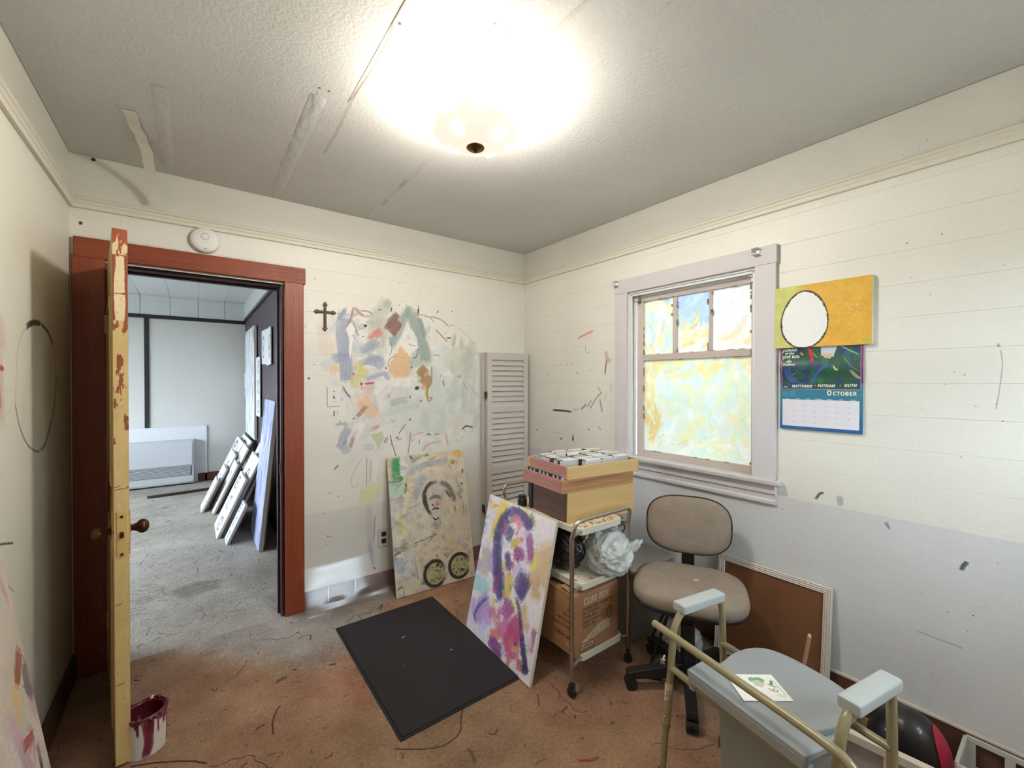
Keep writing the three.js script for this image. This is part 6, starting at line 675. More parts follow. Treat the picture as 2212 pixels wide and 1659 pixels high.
{ // canvas at the left edge
  const W = 0.85, HH = 1.22, p = new Paint(0, 0, W, HH, 640, 303), r = p.r; p.base((x, y) => { const k = (fbm(x * 10, y * 10, 4) - 0.5) * 30; return [196 + k, 182 + k, 168 + k]; });
  const pal = [[176, 140, 150], [206, 198, 188], [120, 84, 66], [150, 60, 56], [120, 130, 120], [214, 204, 184], [168, 190, 166], [196, 160, 176], [92, 78, 74], [206, 176, 120]];
  for (let i = 0; i < 170; i++) { const x = r() * W, y = r() * HH; p.s([[x, y], [x + 0.06 * (r() - 0.5), y - 0.06 * r() - 0.02], [x + 0.1 * (r() - 0.5), y - 0.12]], pal[r() * 10 | 0], 0.02 + r() * 0.05, 0.7, 0.4); }
  p.s([[0.8, 0.5], [0.79, 0.3], [0.8, 0.02]], [48, 40, 44], 0.022, 0.9, 0.3); p.s([[0.7, 0.6], [0.74, 0.4], [0.72, 0.2]], [176, 140, 160], 0.05, 0.7, 0.4); p.s([[0.83, 0.75], [0.76, 0.68]], [140, 70, 44], 0.04, 0.85, 0.3); p.s([[0.72, 0.55], [0.8, 0.53]], [150, 60, 50], 0.03, 0.8, 0.3); p.s([[0.7, 0.35], [0.78, 0.4], [0.82, 0.34]], [216, 186, 140], 0.006, 0.9, 0); p.s([[0.82, 0.45], [0.83, 0.2]], [160, 186, 160], 0.03, 0.7, 0.4);
  p.smudge(1800, 0.03, 0.008, 0.5, null, 5);
  const l = 0.142; leaning('painting', 'smeared canvas in muddy pinks and browns leaning at the left edge', [-2.572, 0.003, 2.1], [0, 0, -1], [-Math.sin(l), Math.cos(l), 0], W, HH, 0.02, mat(0xffffff, 0.6, { map: p.tex(), bumpMap: rep(T_soft, 6), bumpScale: 0.0025 }), mCanvasEdge, mRawWood);
}
// ---------------------------------------------------------------- plastic sheet along the wall
{
  const prof = [[0.6, 0.006], [0.5, 0.007], [0.4, 0.01], [0.33, 0.016], [0.26, 0.034], [0.19, 0.062], [0.12, 0.092], [0.06, 0.118], [0.012, 0.142], [0.005, 0.162], [0.004, 0.18]], n = 60, pos = [], uv = [], idx = [], m = prof.length * 3;
  const cv = new THREE.CatmullRomCurve3(prof.map(([y, z]) => V3(0, y, z))).getPoints(m);
  for (let i = 0; i <= n; i++) for (let j = 0; j <= m; j++) { const s = i / n, x = -1.772 + 0.56 * s + (j / m > 0.75 ? -0.02 * (j / m - 0.75) : 0), c = cv[j], w = sstep(0.3, 0.8, j / m); pos.push(x, Math.max(0.004, c.y), c.z + 0.006 * w * (vnoise(i * 0.05 + 4, j * 0.33) - 0.5) + 0.0012 * w * vnoise(i * 0.12, j * 0.9)); uv.push(s, j / m); }
  for (let i = 0; i < n; i++) for (let j = 0; j < m; j++) { const a = i * (m + 1) + j; idx.push(a, a + m + 1, a + 1, a + 1, a + m + 1, a + m + 2); }
  const g = new THREE.BufferGeometry(); g.setAttribute('position', new THREE.Float32BufferAttribute(pos, 3)); g.setAttribute('uv', new THREE.Float32BufferAttribute(uv, 2)); g.setIndex(idx); g.computeVertexNormals();
  const t = thing('plastic_sheet', 'clear plastic sheet hanging over the baseboard beside the doorway', 'plastic sheet'); part(t, 'film', g, phys([250, 250, 252], 0.13, { transmission: 1, thickness: 0, ior: 1.5 }));
}
// ---------------------------------------------------------------- mat
{
  const t = thing('floor_mat', 'black rectangular rubber-backed mat on the carpet', 'mat', [-1.352, 0.0, 0.818]), m = mat([34, 29, 30], 0.9, { bumpMap: rep(T_pile, 4, 6), bumpScale: 0.002 });
  part(t, 'pile', rb(0.592, 0.008, 0.944, 0.003), m, [0, 0.005, 0]); part(t, 'border', merge([at(rb(0.012, 0.005, 0.966, 0.002), -0.302, 0.003, 0), at(rb(0.012, 0.005, 0.966, 0.002), 0.302, 0.003, 0), at(rb(0.6, 0.005, 0.012, 0.002), 0, 0.003, -0.478), at(rb(0.6, 0.005, 0.012, 0.002), 0, 0.003, 0.478)]), mat([26, 24, 26], 0.8));
  part(t, 'lint', rb(0.02, 0.002, 0.004, 0.001), mat([206, 200, 196], 0.8), [-0.03, 0.0095, -0.16], [0, 0.4, 0]); part(t, 'lint', new THREE.SphereGeometry(0.004, 8, 6), mat([206, 200, 196], 0.8), [0.13, 0.01, 0.1]); part(t, 'lint', new THREE.SphereGeometry(0.002, 8, 6), mat([206, 200, 196], 0.8), [-0.12, 0.0095, 0.07]);
}
// ---------------------------------------------------------------- paint can
{
  const t = thing('paint_can', 'open paint can crusted with dark red paint beside the door', 'paint can', [-2.472, 0.0, 0.72], 0.5), R = 0.068, HH = 0.15;
  const p = new Paint(0, 0, 2 * PI * R, HH, 2000, 401), r = p.r; p.base((x, y) => { const k = (fbm(x * 60, y * 60, 3) - 0.5) * 20; return [214 + k, 208 + k, 198 + k]; });
  p.s([[0, HH - 0.006], [0.2, HH - 0.004], [0.43, HH - 0.008]], [104, 20, 36], 0.026, 0.98, 0.1); for (let i = 0; i < 26; i++) { const x = r() * 0.43; p.s([[x, HH - 0.01], [x + 0.002 * r(), HH - 0.03 - r() * r() * 0.09]], [100, 20, 36], 0.006 + r() * 0.01, 0.95, 0.1); } for (const x of [0.06, 0.33, 0.4]) p.s([[x, HH], [x + 0.01, 0.06], [x, 0.0]], [98, 18, 34], 0.03, 0.95, 0.2);
  for (let i = 0; i < 14; i++) { const x = r() * 0.42, y = 0.03 + r() * 0.08; p.s([[x, y], [x + 0.03 * r(), y + 0.006 * r()]], [70, 60, 64], 0.002, 0.7, 0.1); }
  const wall = new THREE.CylinderGeometry(R, R, HH, 48, 1, true); part(t, 'body', wall, mat(0xffffff, 0.5, { map: p.tex() }), [0, HH / 2 + 0.001, 0]); const red = phys([96, 18, 34], 0.25, { clearcoat: 0.5 });
  part(t, 'bottom', cyl(R, R, 0.003, 40), mat([150, 148, 146], 0.4, { metalness: 0.6 }), [0, 0.003, 0]); part(t, 'rim', at(new THREE.TorusGeometry(R, 0.004, 10, 48), 0, 0, 0, PI / 2, 0, 0), red, [0, HH, 0]); part(t, 'inner_lip', lathe([[R - 0.001, HH], [R - 0.012, HH - 0.003], [R - 0.012, HH - 0.008], [R - 0.003, HH - 0.01], [R - 0.003, HH - 0.06]], 48), red);
  const blobs = []; for (let i = 0; i < 40; i++) { const a = r() * 6.3, e = new THREE.SphereGeometry(0.005 + r() * 0.005, 8, 6); e.scale(1, 0.7 + r(), 1); e.translate(Math.cos(a) * R, HH - r() * 0.01, Math.sin(a) * R); blobs.push(e); } part(t, 'paint_crust', merge(blobs), red); part(t, 'paint', cyl(R - 0.003, R - 0.003, 0.003, 40), phys([70, 12, 24], 0.2), [0, HH - 0.05, 0]); part(t, 'crust_flake', merge([at(rb(0.02, 0.006, 0.008, 0.002), R * 0.7, HH + 0.003, -R * 0.7, 0, 0.8, 0)]), mat([226, 208, 190], 0.7));
  for (const s of [-1, 1]) part(t, 'ear', at(lathe([[0.0001, 0.006], [0.01, 0.005], [0.013, 0]], 16), 0, 0, 0, 0, 0, -s * PI / 2), mat([150, 146, 142], 0.4, { metalness: 0.6 }), [s * R, HH - 0.03, 0]);
}

// ---------------------------------------------------------------- kitchen cart
const chrome = mat([186, 176, 165], 0.2, { metalness: 0.95, bumpMap: rep(T_soft, 1, 8), bumpScale: 0.0004 });
function tableTex(seed, stain) { const p = new Paint(0, 0, 0.34, 0.6, 900, seed), r = p.r; p.base((x, y) => { const k = (fbm(x * 20, y * 20, 4) - 0.5) * 20; return [222 + k, 212 + k, 188 + k]; }); for (let i = 0; i < stain; i++) { const x = r() * 0.34, y = r() * 0.6; p.s([[x, y], [x + 0.05 * (r() - 0.5), y + 0.04 * (r() - 0.5)]], [[150, 92, 40], [120, 70, 34], [186, 138, 70], [60, 44, 32], [204, 170, 110]][r() * 5 | 0], 0.006 + r() * 0.02, 0.8, 0.5); } p.spatter(stain * 2, [84, 52, 28], 0.006, 0.8); return p.tex(); }
{
  const X0 = -0.866, X1 = -0.562, Z0 = 0.935, Z1 = 1.522, t = thing('kitchen_cart', 'white three-shelf metal cart with worn chrome posts and stained top', 'cart', [(X0 + X1) / 2, 0, (Z0 + Z1) / 2]), w = X1 - X0, d = Z1 - Z0;
  const enamel = phys([216, 210, 192], 0.35, { clearcoat: 0.3, bumpMap: rep(T_soft, 3, 4), bumpScale: 0.0008 }), posts = [[-0.226, 0.306], [0.176, 0.306], [-0.138, -0.312], [0.176, -0.312]];
  const lip = (W, D) => { const o = new THREE.Shape(), r = 0.035, a = W / 2, b = D / 2; const rr = (s, a, b, r) => { s.moveTo(-a + r, -b); s.lineTo(a - r, -b); s.quadraticCurveTo(a, -b, a, -b + r); s.lineTo(a, b - r); s.quadraticCurveTo(a, b, a - r, b); s.lineTo(-a + r, b); s.quadraticCurveTo(-a, b, -a, b - r); s.lineTo(-a, -b + r); s.quadraticCurveTo(-a, -b, -a + r, -b); return s; }; rr(o, a, b, r); const h = new THREE.Path(); rr(h, a - 0.008, b - 0.008, r - 0.006); o.holes.push(h); return o; };
  const shelf = (y, seed, st, hgt = 0.034) => { const s = sub(t, 'shelf', [0, y, 0]); const g = extr(lip(w, d), hgt - 0.006, 0.003); g.rotateX(-PI / 2); part(s, 'rim', g, enamel, [0, 0.003, 0]); const deck = new THREE.BoxGeometry(w - 0.014, 0.004, d - 0.014); part(s, 'deck', deck, mat(0xffffff, 0.45, { map: tableTex(seed, st) }), [0, hgt - 0.012, 0]); return s; };
  shelf(0.712, 501, 420); shelf(0.452, 502, 60); shelf(0.118, 503, 20);
  for (const [i, [x, z]] of posts.entries()) { const p = part(t, 'post', rod([x, 0.075, z], [x, 0.72, z], 0.0105, 14), chrome); part(t, 'caster', merge([at(cyl(0.021, 0.021, 0.018, 20), 0, 0.0215, 0, 0, 0, PI / 2), at(rb(0.03, 0.03, 0.02, 0.003), 0, 0.045, 0), at(cyl(0.008, 0.011, 0.03, 12), 0, 0.065, 0)]), mat([30, 27, 26], 0.5), [x, 0, z], [0, i * 0.7, 0]); }
  const br = []; for (const [x, z] of posts) for (const y of [0.135, 0.469, 0.729]) br.push(rod([x, y, z], [Math.sign(x) * (w / 2 - 0.012), y, Math.sign(z) * (d / 2 - 0.012)], 0.007, 8)); part(t, 'shelf_bracket', merge(br), mat([132, 122, 110], 0.5));
  const hz = 0.33; part(t, 'handle', pipe([[posts[0][0], 0.715, posts[0][1]], [posts[0][0] + 0.008, 0.8, hz - 0.01], [posts[1][0], 0.8, hz - 0.01], [posts[1][0], 0.715, posts[1][1]]], 0.0105, 0.045, 14), chrome); part(t, 'handle', pipe([[posts[2][0], 0.715, posts[2][1]], [posts[2][0] - 0.03, 0.835, -0.315], [posts[3][0], 0.835, -0.315], [posts[3][0], 0.715, posts[3][1]]], 0.009, 0.05, 12), chrome);
}
// cassette boxes: a wooden carrier with a drawer tray and an open top tray
const pWood = (a, b, seed) => { const p = new Paint(0, 0, 0.5, 0.25, 900, seed), r = p.r; p.base((x, y) => { const w = fbm(x * 3, y * 24, 3), g = Math.sin((y * 60 + w * 9)) * 0.5 + 0.5, f = vnoise(x * 40, y * 700); const k = g * 0.35 + f * 0.25 + w * 0.3; return [a[0] + (b[0] - a[0]) * k, a[1] + (b[1] - a[1]) * k, a[2] + (b[2] - a[2]) * k]; }); return p; };
const wPine = (() => { const p = pWood([216, 184, 128], [204, 168, 110], 601); return mat(0xffffff, 0.5, { map: p.tex() }); })();
const wPine2 = (() => { const p = pWood([196, 150, 104], [150, 104, 70], 602); p.s([[0.02, 0.18], [0.25, 0.2], [0.48, 0.21]], [120, 72, 46], 0.06, 0.45, 0.5); return mat(0xffffff, 0.5, { map: p.tex() }); })();
const wPink = (() => { const p = pWood([184, 130, 116], [156, 102, 94], 603), r = p.r; for (let i = 0; i < 16; i++) { const x = r() * 0.5, y = r() * 0.25; p.s([[x, y], [x + 0.1, y + 0.03 * (r() - 0.5)]], [120, 60, 62], 0.012, 0.35, 0.6); } return mat(0xffffff, 0.5, { map: p.tex() }); })();
const wWal = (() => { const p = pWood([112, 78, 66], [74, 50, 44], 604); return mat(0xffffff, 0.45, { map: p.tex() }); })();
const ORD = 'first second third fourth fifth sixth seventh eighth ninth tenth eleventh twelfth thirteenth fourteenth fifteenth sixteenth seventeenth eighteenth'.split(' ');
const yawBox = -0.12, BX = [-0.606, 0, 1.272];
{
  const t = thing('cassette_carrier', 'wooden carrier box with cream side and dark brown end under the trays', 'wooden box', [BX[0], 0.731, BX[2]], yawBox), W = 0.445, D = 0.34, HH = 0.16;
  part(t, 'side', rb(W, HH, 0.012, 0.002), mat(0xffffff, 0.5, { map: wPine.map }), [0, HH / 2, D / 2 - 0.006]); part(t, 'side', rb(W, HH, 0.012, 0.002), wPine, [0, HH / 2, -D / 2 + 0.006]); part(t, 'end', rb(0.014, HH, D - 0.026, 0.002), wWal, [-W / 2 + 0.004, HH / 2, 0], null, 'dark walnut end'); part(t, 'end', rb(0.014, HH, D - 0.026, 0.002), wWal, [W / 2 - 0.007, HH / 2, 0]); part(t, 'bottom', rb(W - 0.02, 0.01, D - 0.03, 0.002), wPine2, [0, 0.006, 0]); part(t, 'back_edge', rb(0.016, HH, 0.03, 0.002), mat([40, 42, 54], 0.5), [-W / 2 - 0.002, HH / 2, -D / 2 + 0.012]);
}
const caseSpines = [[232, 230, 226], [214, 214, 212], [226, 220, 204], [196, 198, 200], [236, 236, 232], [206, 196, 178]].map((c) => phys(c, 0.25, { clearcoat: 0.6 })), caseDark = mat([34, 34, 38], 0.35), caseClear = phys([210, 214, 216], 0.12, { transmission: 0.5, thickness: 0 });
const caseBody = rb(0.108, 0.068, 0.0165, 0.0015), caseSpine = rb(0.096, 0.003, 0.0145, 0.001), caseEnd = rb(0.009, 0.004, 0.0155, 0.001);
function cassette(name, label, pos, ry, rz, k, grp, flat) {
  const t = thing(name, label, 'cassette case', pos, ry, grp), q = sub(t, 'box', [0, 0, 0], flat ? [PI / 2 - 0.06, 0, rz] : [rz, 0, 0]);
  part(q, 'shell', caseBody, k % 4 === 3 ? caseDark : caseSpines[3], [0, 0.034, 0]); part(q, 'spine_label', caseSpine, caseSpines[k % 6], [0.004, 0.0685, 0]); part(q, 'hinge_end', caseEnd, caseDark, [-0.0495, 0.068, 0]);
}
function tray(name, label, y, W, D, HH, ox, oz, mSide, mEnd) {
  const t = thing(name, label, 'wooden tray', [BX[0], y, BX[2]], yawBox);
  part(t, 'side', rb(W, HH, 0.011, 0.0015), mSide, [ox, HH / 2, oz + D / 2 - 0.0055]); part(t, 'side', rb(W, HH, 0.011, 0.0015), mSide, [ox, HH / 2, oz - D / 2 + 0.0055]); for (const s of [-1, 1]) part(t, 'end', rb(0.011, HH, D - 0.0225, 0.0015), mEnd, [ox + s * (W / 2 - 0.0058), HH / 2, oz]); part(t, 'bottom', rb(W - 0.024, 0.006, D - 0.024, 0.001), wPine2, [ox, 0.0035, oz]); return t;
}
{
  const c = Math.cos(yawBox), s = Math.sin(yawBox), place = (lx, lz) => [BX[0] + lx * c + lz * s, BX[2] - lx * s + lz * c];
  tray('wooden_tray', 'pinkish wooden tray stuck out to the left below the top tray', 0.8915, 0.475, 0.355, 0.064, -0.028, 0.0, wPine2, wPink);
  tray('wooden_tray', 'open wooden top tray full of cassette cases', 0.957, 0.478, 0.362, 0.062, 0.004, 0.004, wPine, wPink);
  let k = 0; const R = rng(66);
  for (let col = 0, cnt = 0; col < 4; col++, cnt = 0) for (let row = 0; row < 18; row++) { if (R() < 0.16 || (col === 0 && row > 14) || (col === 1 && row === 12)) { k++; continue; } const [x, z] = place(0.004 - 0.165 + col * 0.1105, 0.004 - 0.152 + row * 0.0178); cassette('cassette_case', `cassette case in the top tray, ${ORD[col]} column from the left, ${ORD[cnt++]} from the back`, [x, 0.9645 + R() * 0.006, z], yawBox + (R() - 0.5) * 0.05, (R() - 0.5) * 0.1, k++ + (R() * 3 | 0), 'cassettes in the top tray'); }
  { const [x, z] = place(-0.1, -0.04); cassette('cassette_case', 'cassette case lying flat on top of the other cassettes', [x, 1.046, z], yawBox + 0.25, 0, 4, undefined, true); }
  for (let row = 0; row < 18; row++) { const [x, z] = place(-0.028 - 0.165, -0.15 + row * 0.0178); cassette('cassette_case', `cassette case in the pinkish lower tray, ${ORD[row]} from the back`, [x, 0.899, z], yawBox + PI / 2 * 0, 0, [3, 0, 7, 4, 3, 11, 1][row % 7], 'cassettes in the lower tray'); }
}
// things on the cart
{
  const t = thing('jar', 'dark green glass jar behind the wooden carrier on the cart top', 'jar', [-0.832, 0.737, 1.035]); part(t, 'glass', lathe([[0.0001, 0], [0.024, 0.001], [0.027, 0.006], [0.027, 0.04], [0.02, 0.048], [0.0001, 0.048]], 24), phys([30, 40, 30], 0.15)); part(t, 'lid', cyl(0.022, 0.022, 0.012, 24), mat([34, 32, 30], 0.4), [0, 0.053, 0]);
}
{ // carton on the bottom shelf
  const W = 0.305, HH = 0.312, D = 0.3, t = thing('cardboard_box', 'brown moving carton reading CUBE BOX on the bottom cart shelf', 'box', [-0.742, 0.147, 1.362]);
  const kraft = (p) => p.base((x, y) => { const k = (fbm(x * 16, y * 16, 4) - 0.5) * 16 + (vnoise(x * 30, y * 600) - 0.5) * 7; return [168 + k, 124 + k, 88 + k]; });
  const a = kraft(new Paint(0, 0, W, HH, 2200, 701)), BK = [44, 34, 28];
  a.text('CUBE BOX', [0.052, 0.25], 0.05, [214, 196, 172], { italic: true, sx: 0.76 });
  ['Compact Box. 1 Cubic Foot', 'For Canisters,', 'Cookie Jars,', 'Large Crystal', 'Pieces, Etc.'].forEach((s, i) => a.text(s, [0.048, 0.222 - i * 0.0225], 0.0225, BK, { italic: true, sx: 0.78 }));
  { const r = a.r; for (let i = 0; i < 620; i++) { const u = r(), x = 0.05 + u * 0.19, top = 0.058 + 0.085 * Math.pow(u, 0.8) * (1 - 0.35 * Math.max(0, u - 0.75) * 4), y = 0.05 + u * 0.025 + r() * Math.max(0.004, top - 0.05 - u * 0.025); a.dots([[x, y]], [208, 190, 164], 0.009, 0.9); a.dots([[x + 0.003, y - 0.003]], [132, 98, 70], 0.005, 0.75); } const J = [112, 78, 54]; a.s([[0.165, 0.165], [0.19, 0.15], [0.235, 0.155]], J, 0.004, 0.9, 0.1); a.s([[0.17, 0.168], [0.2, 0.178], [0.24, 0.182]], J, 0.005, 0.9, 0.1); a.f([[0.172, 0.166], [0.235, 0.18], [0.235, 0.135], [0.19, 0.13]], [140, 100, 72], 0.8, 0.004); const P = (k) => { const o = []; for (let i = 0; i <= 16; i++) { const q = i / 16 * 2 * PI; o.push([0.243 + 0.02 * k * Math.cos(q), 0.157 + 0.032 * k * Math.sin(q)]); } return o; }; a.f(P(1), [124, 88, 62], 0.95, 0.002); a.s(P(1), [86, 58, 40], 0.004, 0.9, 0.1); a.s(P(0.6), [176, 140, 108], 0.006, 0.8, 0.2); }
  { const g = a.g, A = a.px([0.03, 0.05]), B = a.px([0.125, 0.014]); g.strokeStyle = a.css(BK); g.lineWidth = 6; g.strokeRect(A[0], A[1], B[0] - A[0], B[1] - A[1]); g.fillStyle = a.css([196, 174, 148]); g.fillRect(A[0] + 6, A[1] + 6, B[0] - A[0] - 12, B[1] - A[1] - 26); a.text('U-HAUL', [0.036, 0.0275], 0.0215, BK, { sx: 1.0 }); }
  const b = kraft(new Paint(0, 0, D, HH, 1500, 702)); [['railer', 0.222], ['ing Supp', 0.19], ['rage Location', 0.158], ['earest to You! Lo', 0.126]].forEach(([s, y]) => b.text(s, [D - 0.01, y], 0.021, BK, { italic: true, sx: 0.86, align: 'right' })); b.text('ilable at...', [D - 0.012, 0.07], 0.032, BK, { sx: 0.86, align: 'right' }); b.text('WA', [D - 0.012, 0.03], 0.03, [196, 168, 136], { align: 'right' });
  const K = mat([160, 118, 82], 0.8), fa = mat(0xffffff, 0.8, { map: a.tex() }), fb = mat(0xffffff, 0.8, { map: b.tex() });
  part(t, 'carton', rb(W, HH - 0.03, D, 0.003), [K, fb, K, K, fa, K], [0, (HH - 0.03) / 2 + 0.001, 0]);
  for (const [z, rx] of [[D / 2, -2.2], [-D / 2, 2.2]]) { const f = rb(W - 0.006, 0.1, 0.004, 0.001); f.translate(0, 0.05, 0); part(t, 'flap', f, K, [0, HH - 0.032, z + (z > 0 ? -0.004 : 0.004)], [rx * 0.62, 0, 0]); } for (const [x, rz] of [[W / 2 - 0.003, 1.5], [-W / 2 + 0.003, -1.5]]) { const f = rb(0.004, 0.1, D - 0.01, 0.001); f.translate(0, 0.05, 0); part(t, 'flap', f, K, [x, HH - 0.03, 0], [0, 0, rz]); }
  part(t, 'packing_tape', rb(0.002, 0.05, 0.09, 0.0005), phys([180, 140, 104], 0.15, { clearcoat: 0.8 }), [-W / 2 - 0.0012, 0.23, 0.06], [0.25, 0, 0], 'shiny strip of packing tape');
}
function crumple(rx, ry, rz, seed, amp, det = 5, freq = 3) { const g = new THREE.IcosahedronGeometry(1, det * 4), p = g.attributes.position, v = V3(); for (let i = 0; i < p.count; i++) { v.fromBufferAttribute(p, i); const a = Math.atan2(v.z, v.x), e = Math.asin(clamp(v.y, -1, 1)); let n = 0, f = freq, w = 1; for (let o = 0; o < 4; o++) { const q = vnoise(v.x * f + seed * 3.1 + 50, v.y * f + v.z * f * 0.7 + 50) + vnoise(v.z * f + 90 + seed, v.x * f * 0.8 - v.y * f + 90) - 1; n += w * Math.abs(q); f *= 1.9; w *= 0.55; } const k = 1 + amp * (0.6 - n); p.setXYZ(i, v.x * rx * k, Math.max(-0.86, v.y) * ry * k, v.z * rz * k); } g.deleteAttribute('normal'); g.deleteAttribute('uv'); const h = g; h.computeVertexNormals(); return weld(h); }
function weld(g) { // shared vertices so that the folds shade smoothly
  const p = g.attributes.position, map = new Map(), idx = [], pos = []; for (let i = 0; i < p.count; i++) { const k = `${p.getX(i).toFixed(5)},${p.getY(i).toFixed(5)},${p.getZ(i).toFixed(5)}`; if (!map.has(k)) { map.set(k, pos.length / 3); pos.push(p.getX(i), p.getY(i), p.getZ(i)); } idx.push(map.get(k)); } const b = new THREE.BufferGeometry(); b.setAttribute('position', new THREE.Float32BufferAttribute(pos, 3)); b.setAttribute('uv', new THREE.Float32BufferAttribute(new Float32Array(pos.length / 3 * 2), 2)); b.setIndex(idx); b.computeVertexNormals(); return b; }
{
  const t = thing('plastic_bag', 'crumpled white plastic grocery bag on the middle cart shelf', 'plastic bag', [-0.63, 0.57, 1.48]), m = phys([226, 232, 232], 0.32, { transmission: 0.38, thickness: 0, clearcoat: 0.3 });
  part(t, 'bag', crumple(0.115, 0.112, 0.12, 3, 0.26, 6, 2.1), m, [0, 0.0, 0]); const ear = (x, y, z, rx, rz, s) => { const g = crumple(0.03, 0.07, 0.02, s, 0.5, 3, 3); part(t, 'handle_loop', g, m, [x, y, z], [rx, 0, rz]); }; ear(-0.03, 0.06, -0.02, 0.3, 0.7, 7); ear(0.085, 0.02, 0.075, 0.5, -1.1, 9); ear(0.03, 0.065, 0.0, -0.2, -0.6, 11);
}
{
  const t = thing('black_bag', 'black plastic bag slumped on the middle cart shelf', 'bag', [-0.78, 0.584, 1.3]); part(t, 'bag', crumple(0.08, 0.106, 0.14, 21, 0.25, 5, 2.2), phys([16, 15, 16], 0.35, { clearcoat: 0.2 }), [0, 0.0, 0]); part(t, 'knot', crumple(0.03, 0.05, 0.03, 23, 0.5, 3, 3), phys([18, 17, 18], 0.35), [0.04, 0.06, 0.08], [0.3, 0, -0.5]);
}
{ // work lamp hooked on the cart
  const t = thing('clamp_lamp', 'chrome clamp work lamp hanging behind the cart post', 'lamp', [-0.47, 0.6, 1.32]), al = mat([196, 190, 180], 0.25, { metalness: 0.9 });
  const dish = lathe([[0.028, 0.0], [0.034, 0.01], [0.055, 0.03], [0.072, 0.055], [0.078, 0.075], [0.079, 0.077], [0.07, 0.055], [0.05, 0.03], [0.028, 0.01]], 36); const g = sub(t, 'head', [0, 0, 0], [0.3, 0.2, -0.7]); part(g, 'reflector', dish, al, [0, 0.03, 0]); const ribs = []; for (let i = 0; i < 6; i++) ribs.push(at(new THREE.TorusGeometry(0.026, 0.0035, 8, 24), 0, -0.004 - i * 0.0085, 0, PI / 2, 0, 0)); part(g, 'neck', merge([at(cyl(0.026, 0.024, 0.075, 24), 0, -0.01, 0), ...ribs]), al); part(g, 'socket', cyl(0.02, 0.017, 0.06, 20), mat([60, 58, 58], 0.5), [0, -0.075, 0]); part(t, 'cord', pipe([[0.02, -0.02, 0.02], [0.05, -0.1, 0.03], [0.03, -0.25, 0.02], [0.0, -0.42, -0.02], [-0.02, -0.59, -0.1]], 0.0035, 0.06, 8), mat([28, 27, 28], 0.6)); part(t, 'guard_ring', at(new THREE.TorusGeometry(0.075, 0.004, 8, 36), 0, 0, 0, PI / 2 + 0.3, 0.2, 0), mat([50, 44, 42], 0.5, { metalness: 0.5 }), [0.055, 0.02, 0.0]);
}
{ // clear storage bin behind the cart
  const t = thing('storage_bin', 'cloudy clear plastic storage bin behind the cart', 'storage bin', [-0.21, 0.002, 1.235]), m = phys([206, 206, 200], 0.3, { transmission: 0.7, thickness: 0 });
  const wall = (w, h, d, x, y, z) => part(t, 'wall', rb(w, h, d, 0.001), m, [x, y, z]); wall(0.36, 0.38, 0.004, 0, 0.19, 0.22); wall(0.36, 0.38, 0.004, 0, 0.19, -0.22); wall(0.004, 0.38, 0.44, -0.18, 0.19, 0); wall(0.004, 0.38, 0.44, 0.18, 0.19, 0); part(t, 'lid', rb(0.38, 0.016, 0.46, 0.006), phys([196, 192, 184], 0.35, { transmission: 0.35, thickness: 0 }), [0, 0.39, 0]); part(t, 'divider', rb(0.35, 0.006, 0.43, 0.001), phys([190, 186, 178], 0.4, { transmission: 0.3, thickness: 0 }), [0, 0.2, 0]); part(t, 'bottom', rb(0.35, 0.006, 0.43, 0.001), m, [0, 0.004, 0]);
}
{ const t = thing('crumpled_plastic', 'crumpled clear plastic wrap on the carpet behind the chair', 'plastic wrap', [-0.27, 0.075, 1.66]); part(t, 'wrap', crumple(0.1, 0.09, 0.09, 31, 0.5, 5, 2.4), phys([220, 222, 222], 0.25, { transmission: 0.6, thickness: 0 })); }
{ const t = thing('crumpled_plastic', 'white crumpled wrapper on the carpet under the office chair', 'plastic wrap', [-0.2, 0.045, 1.99]); part(t, 'wrap', crumple(0.08, 0.05, 0.07, 33, 0.5, 4, 2.4), phys([226, 226, 224], 0.4, { transmission: 0.3, thickness: 0 })); }
{ const t = thing('folding_stand', 'thin black metal stand leg slanting between cart and chair', 'stand', [0, 0, 0]); part(t, 'leg', rod([-0.56, 0.012, 1.665], [-0.375, 0.37, 1.697], 0.008), mat([22, 20, 22], 0.4, { metalness: 0.4 })); part(t, 'foot', pipe([[-0.62, 0.012, 1.6], [-0.56, 0.01, 1.665], [-0.52, 0.012, 1.72]], 0.009, 0.02), mat([20, 19, 20], 0.5)); part(t, 'brace', rod([-0.375, 0.37, 1.697], [-0.3, 0.012, 1.5], 0.006), mat([22, 20, 22], 0.4, { metalness: 0.4 })); }

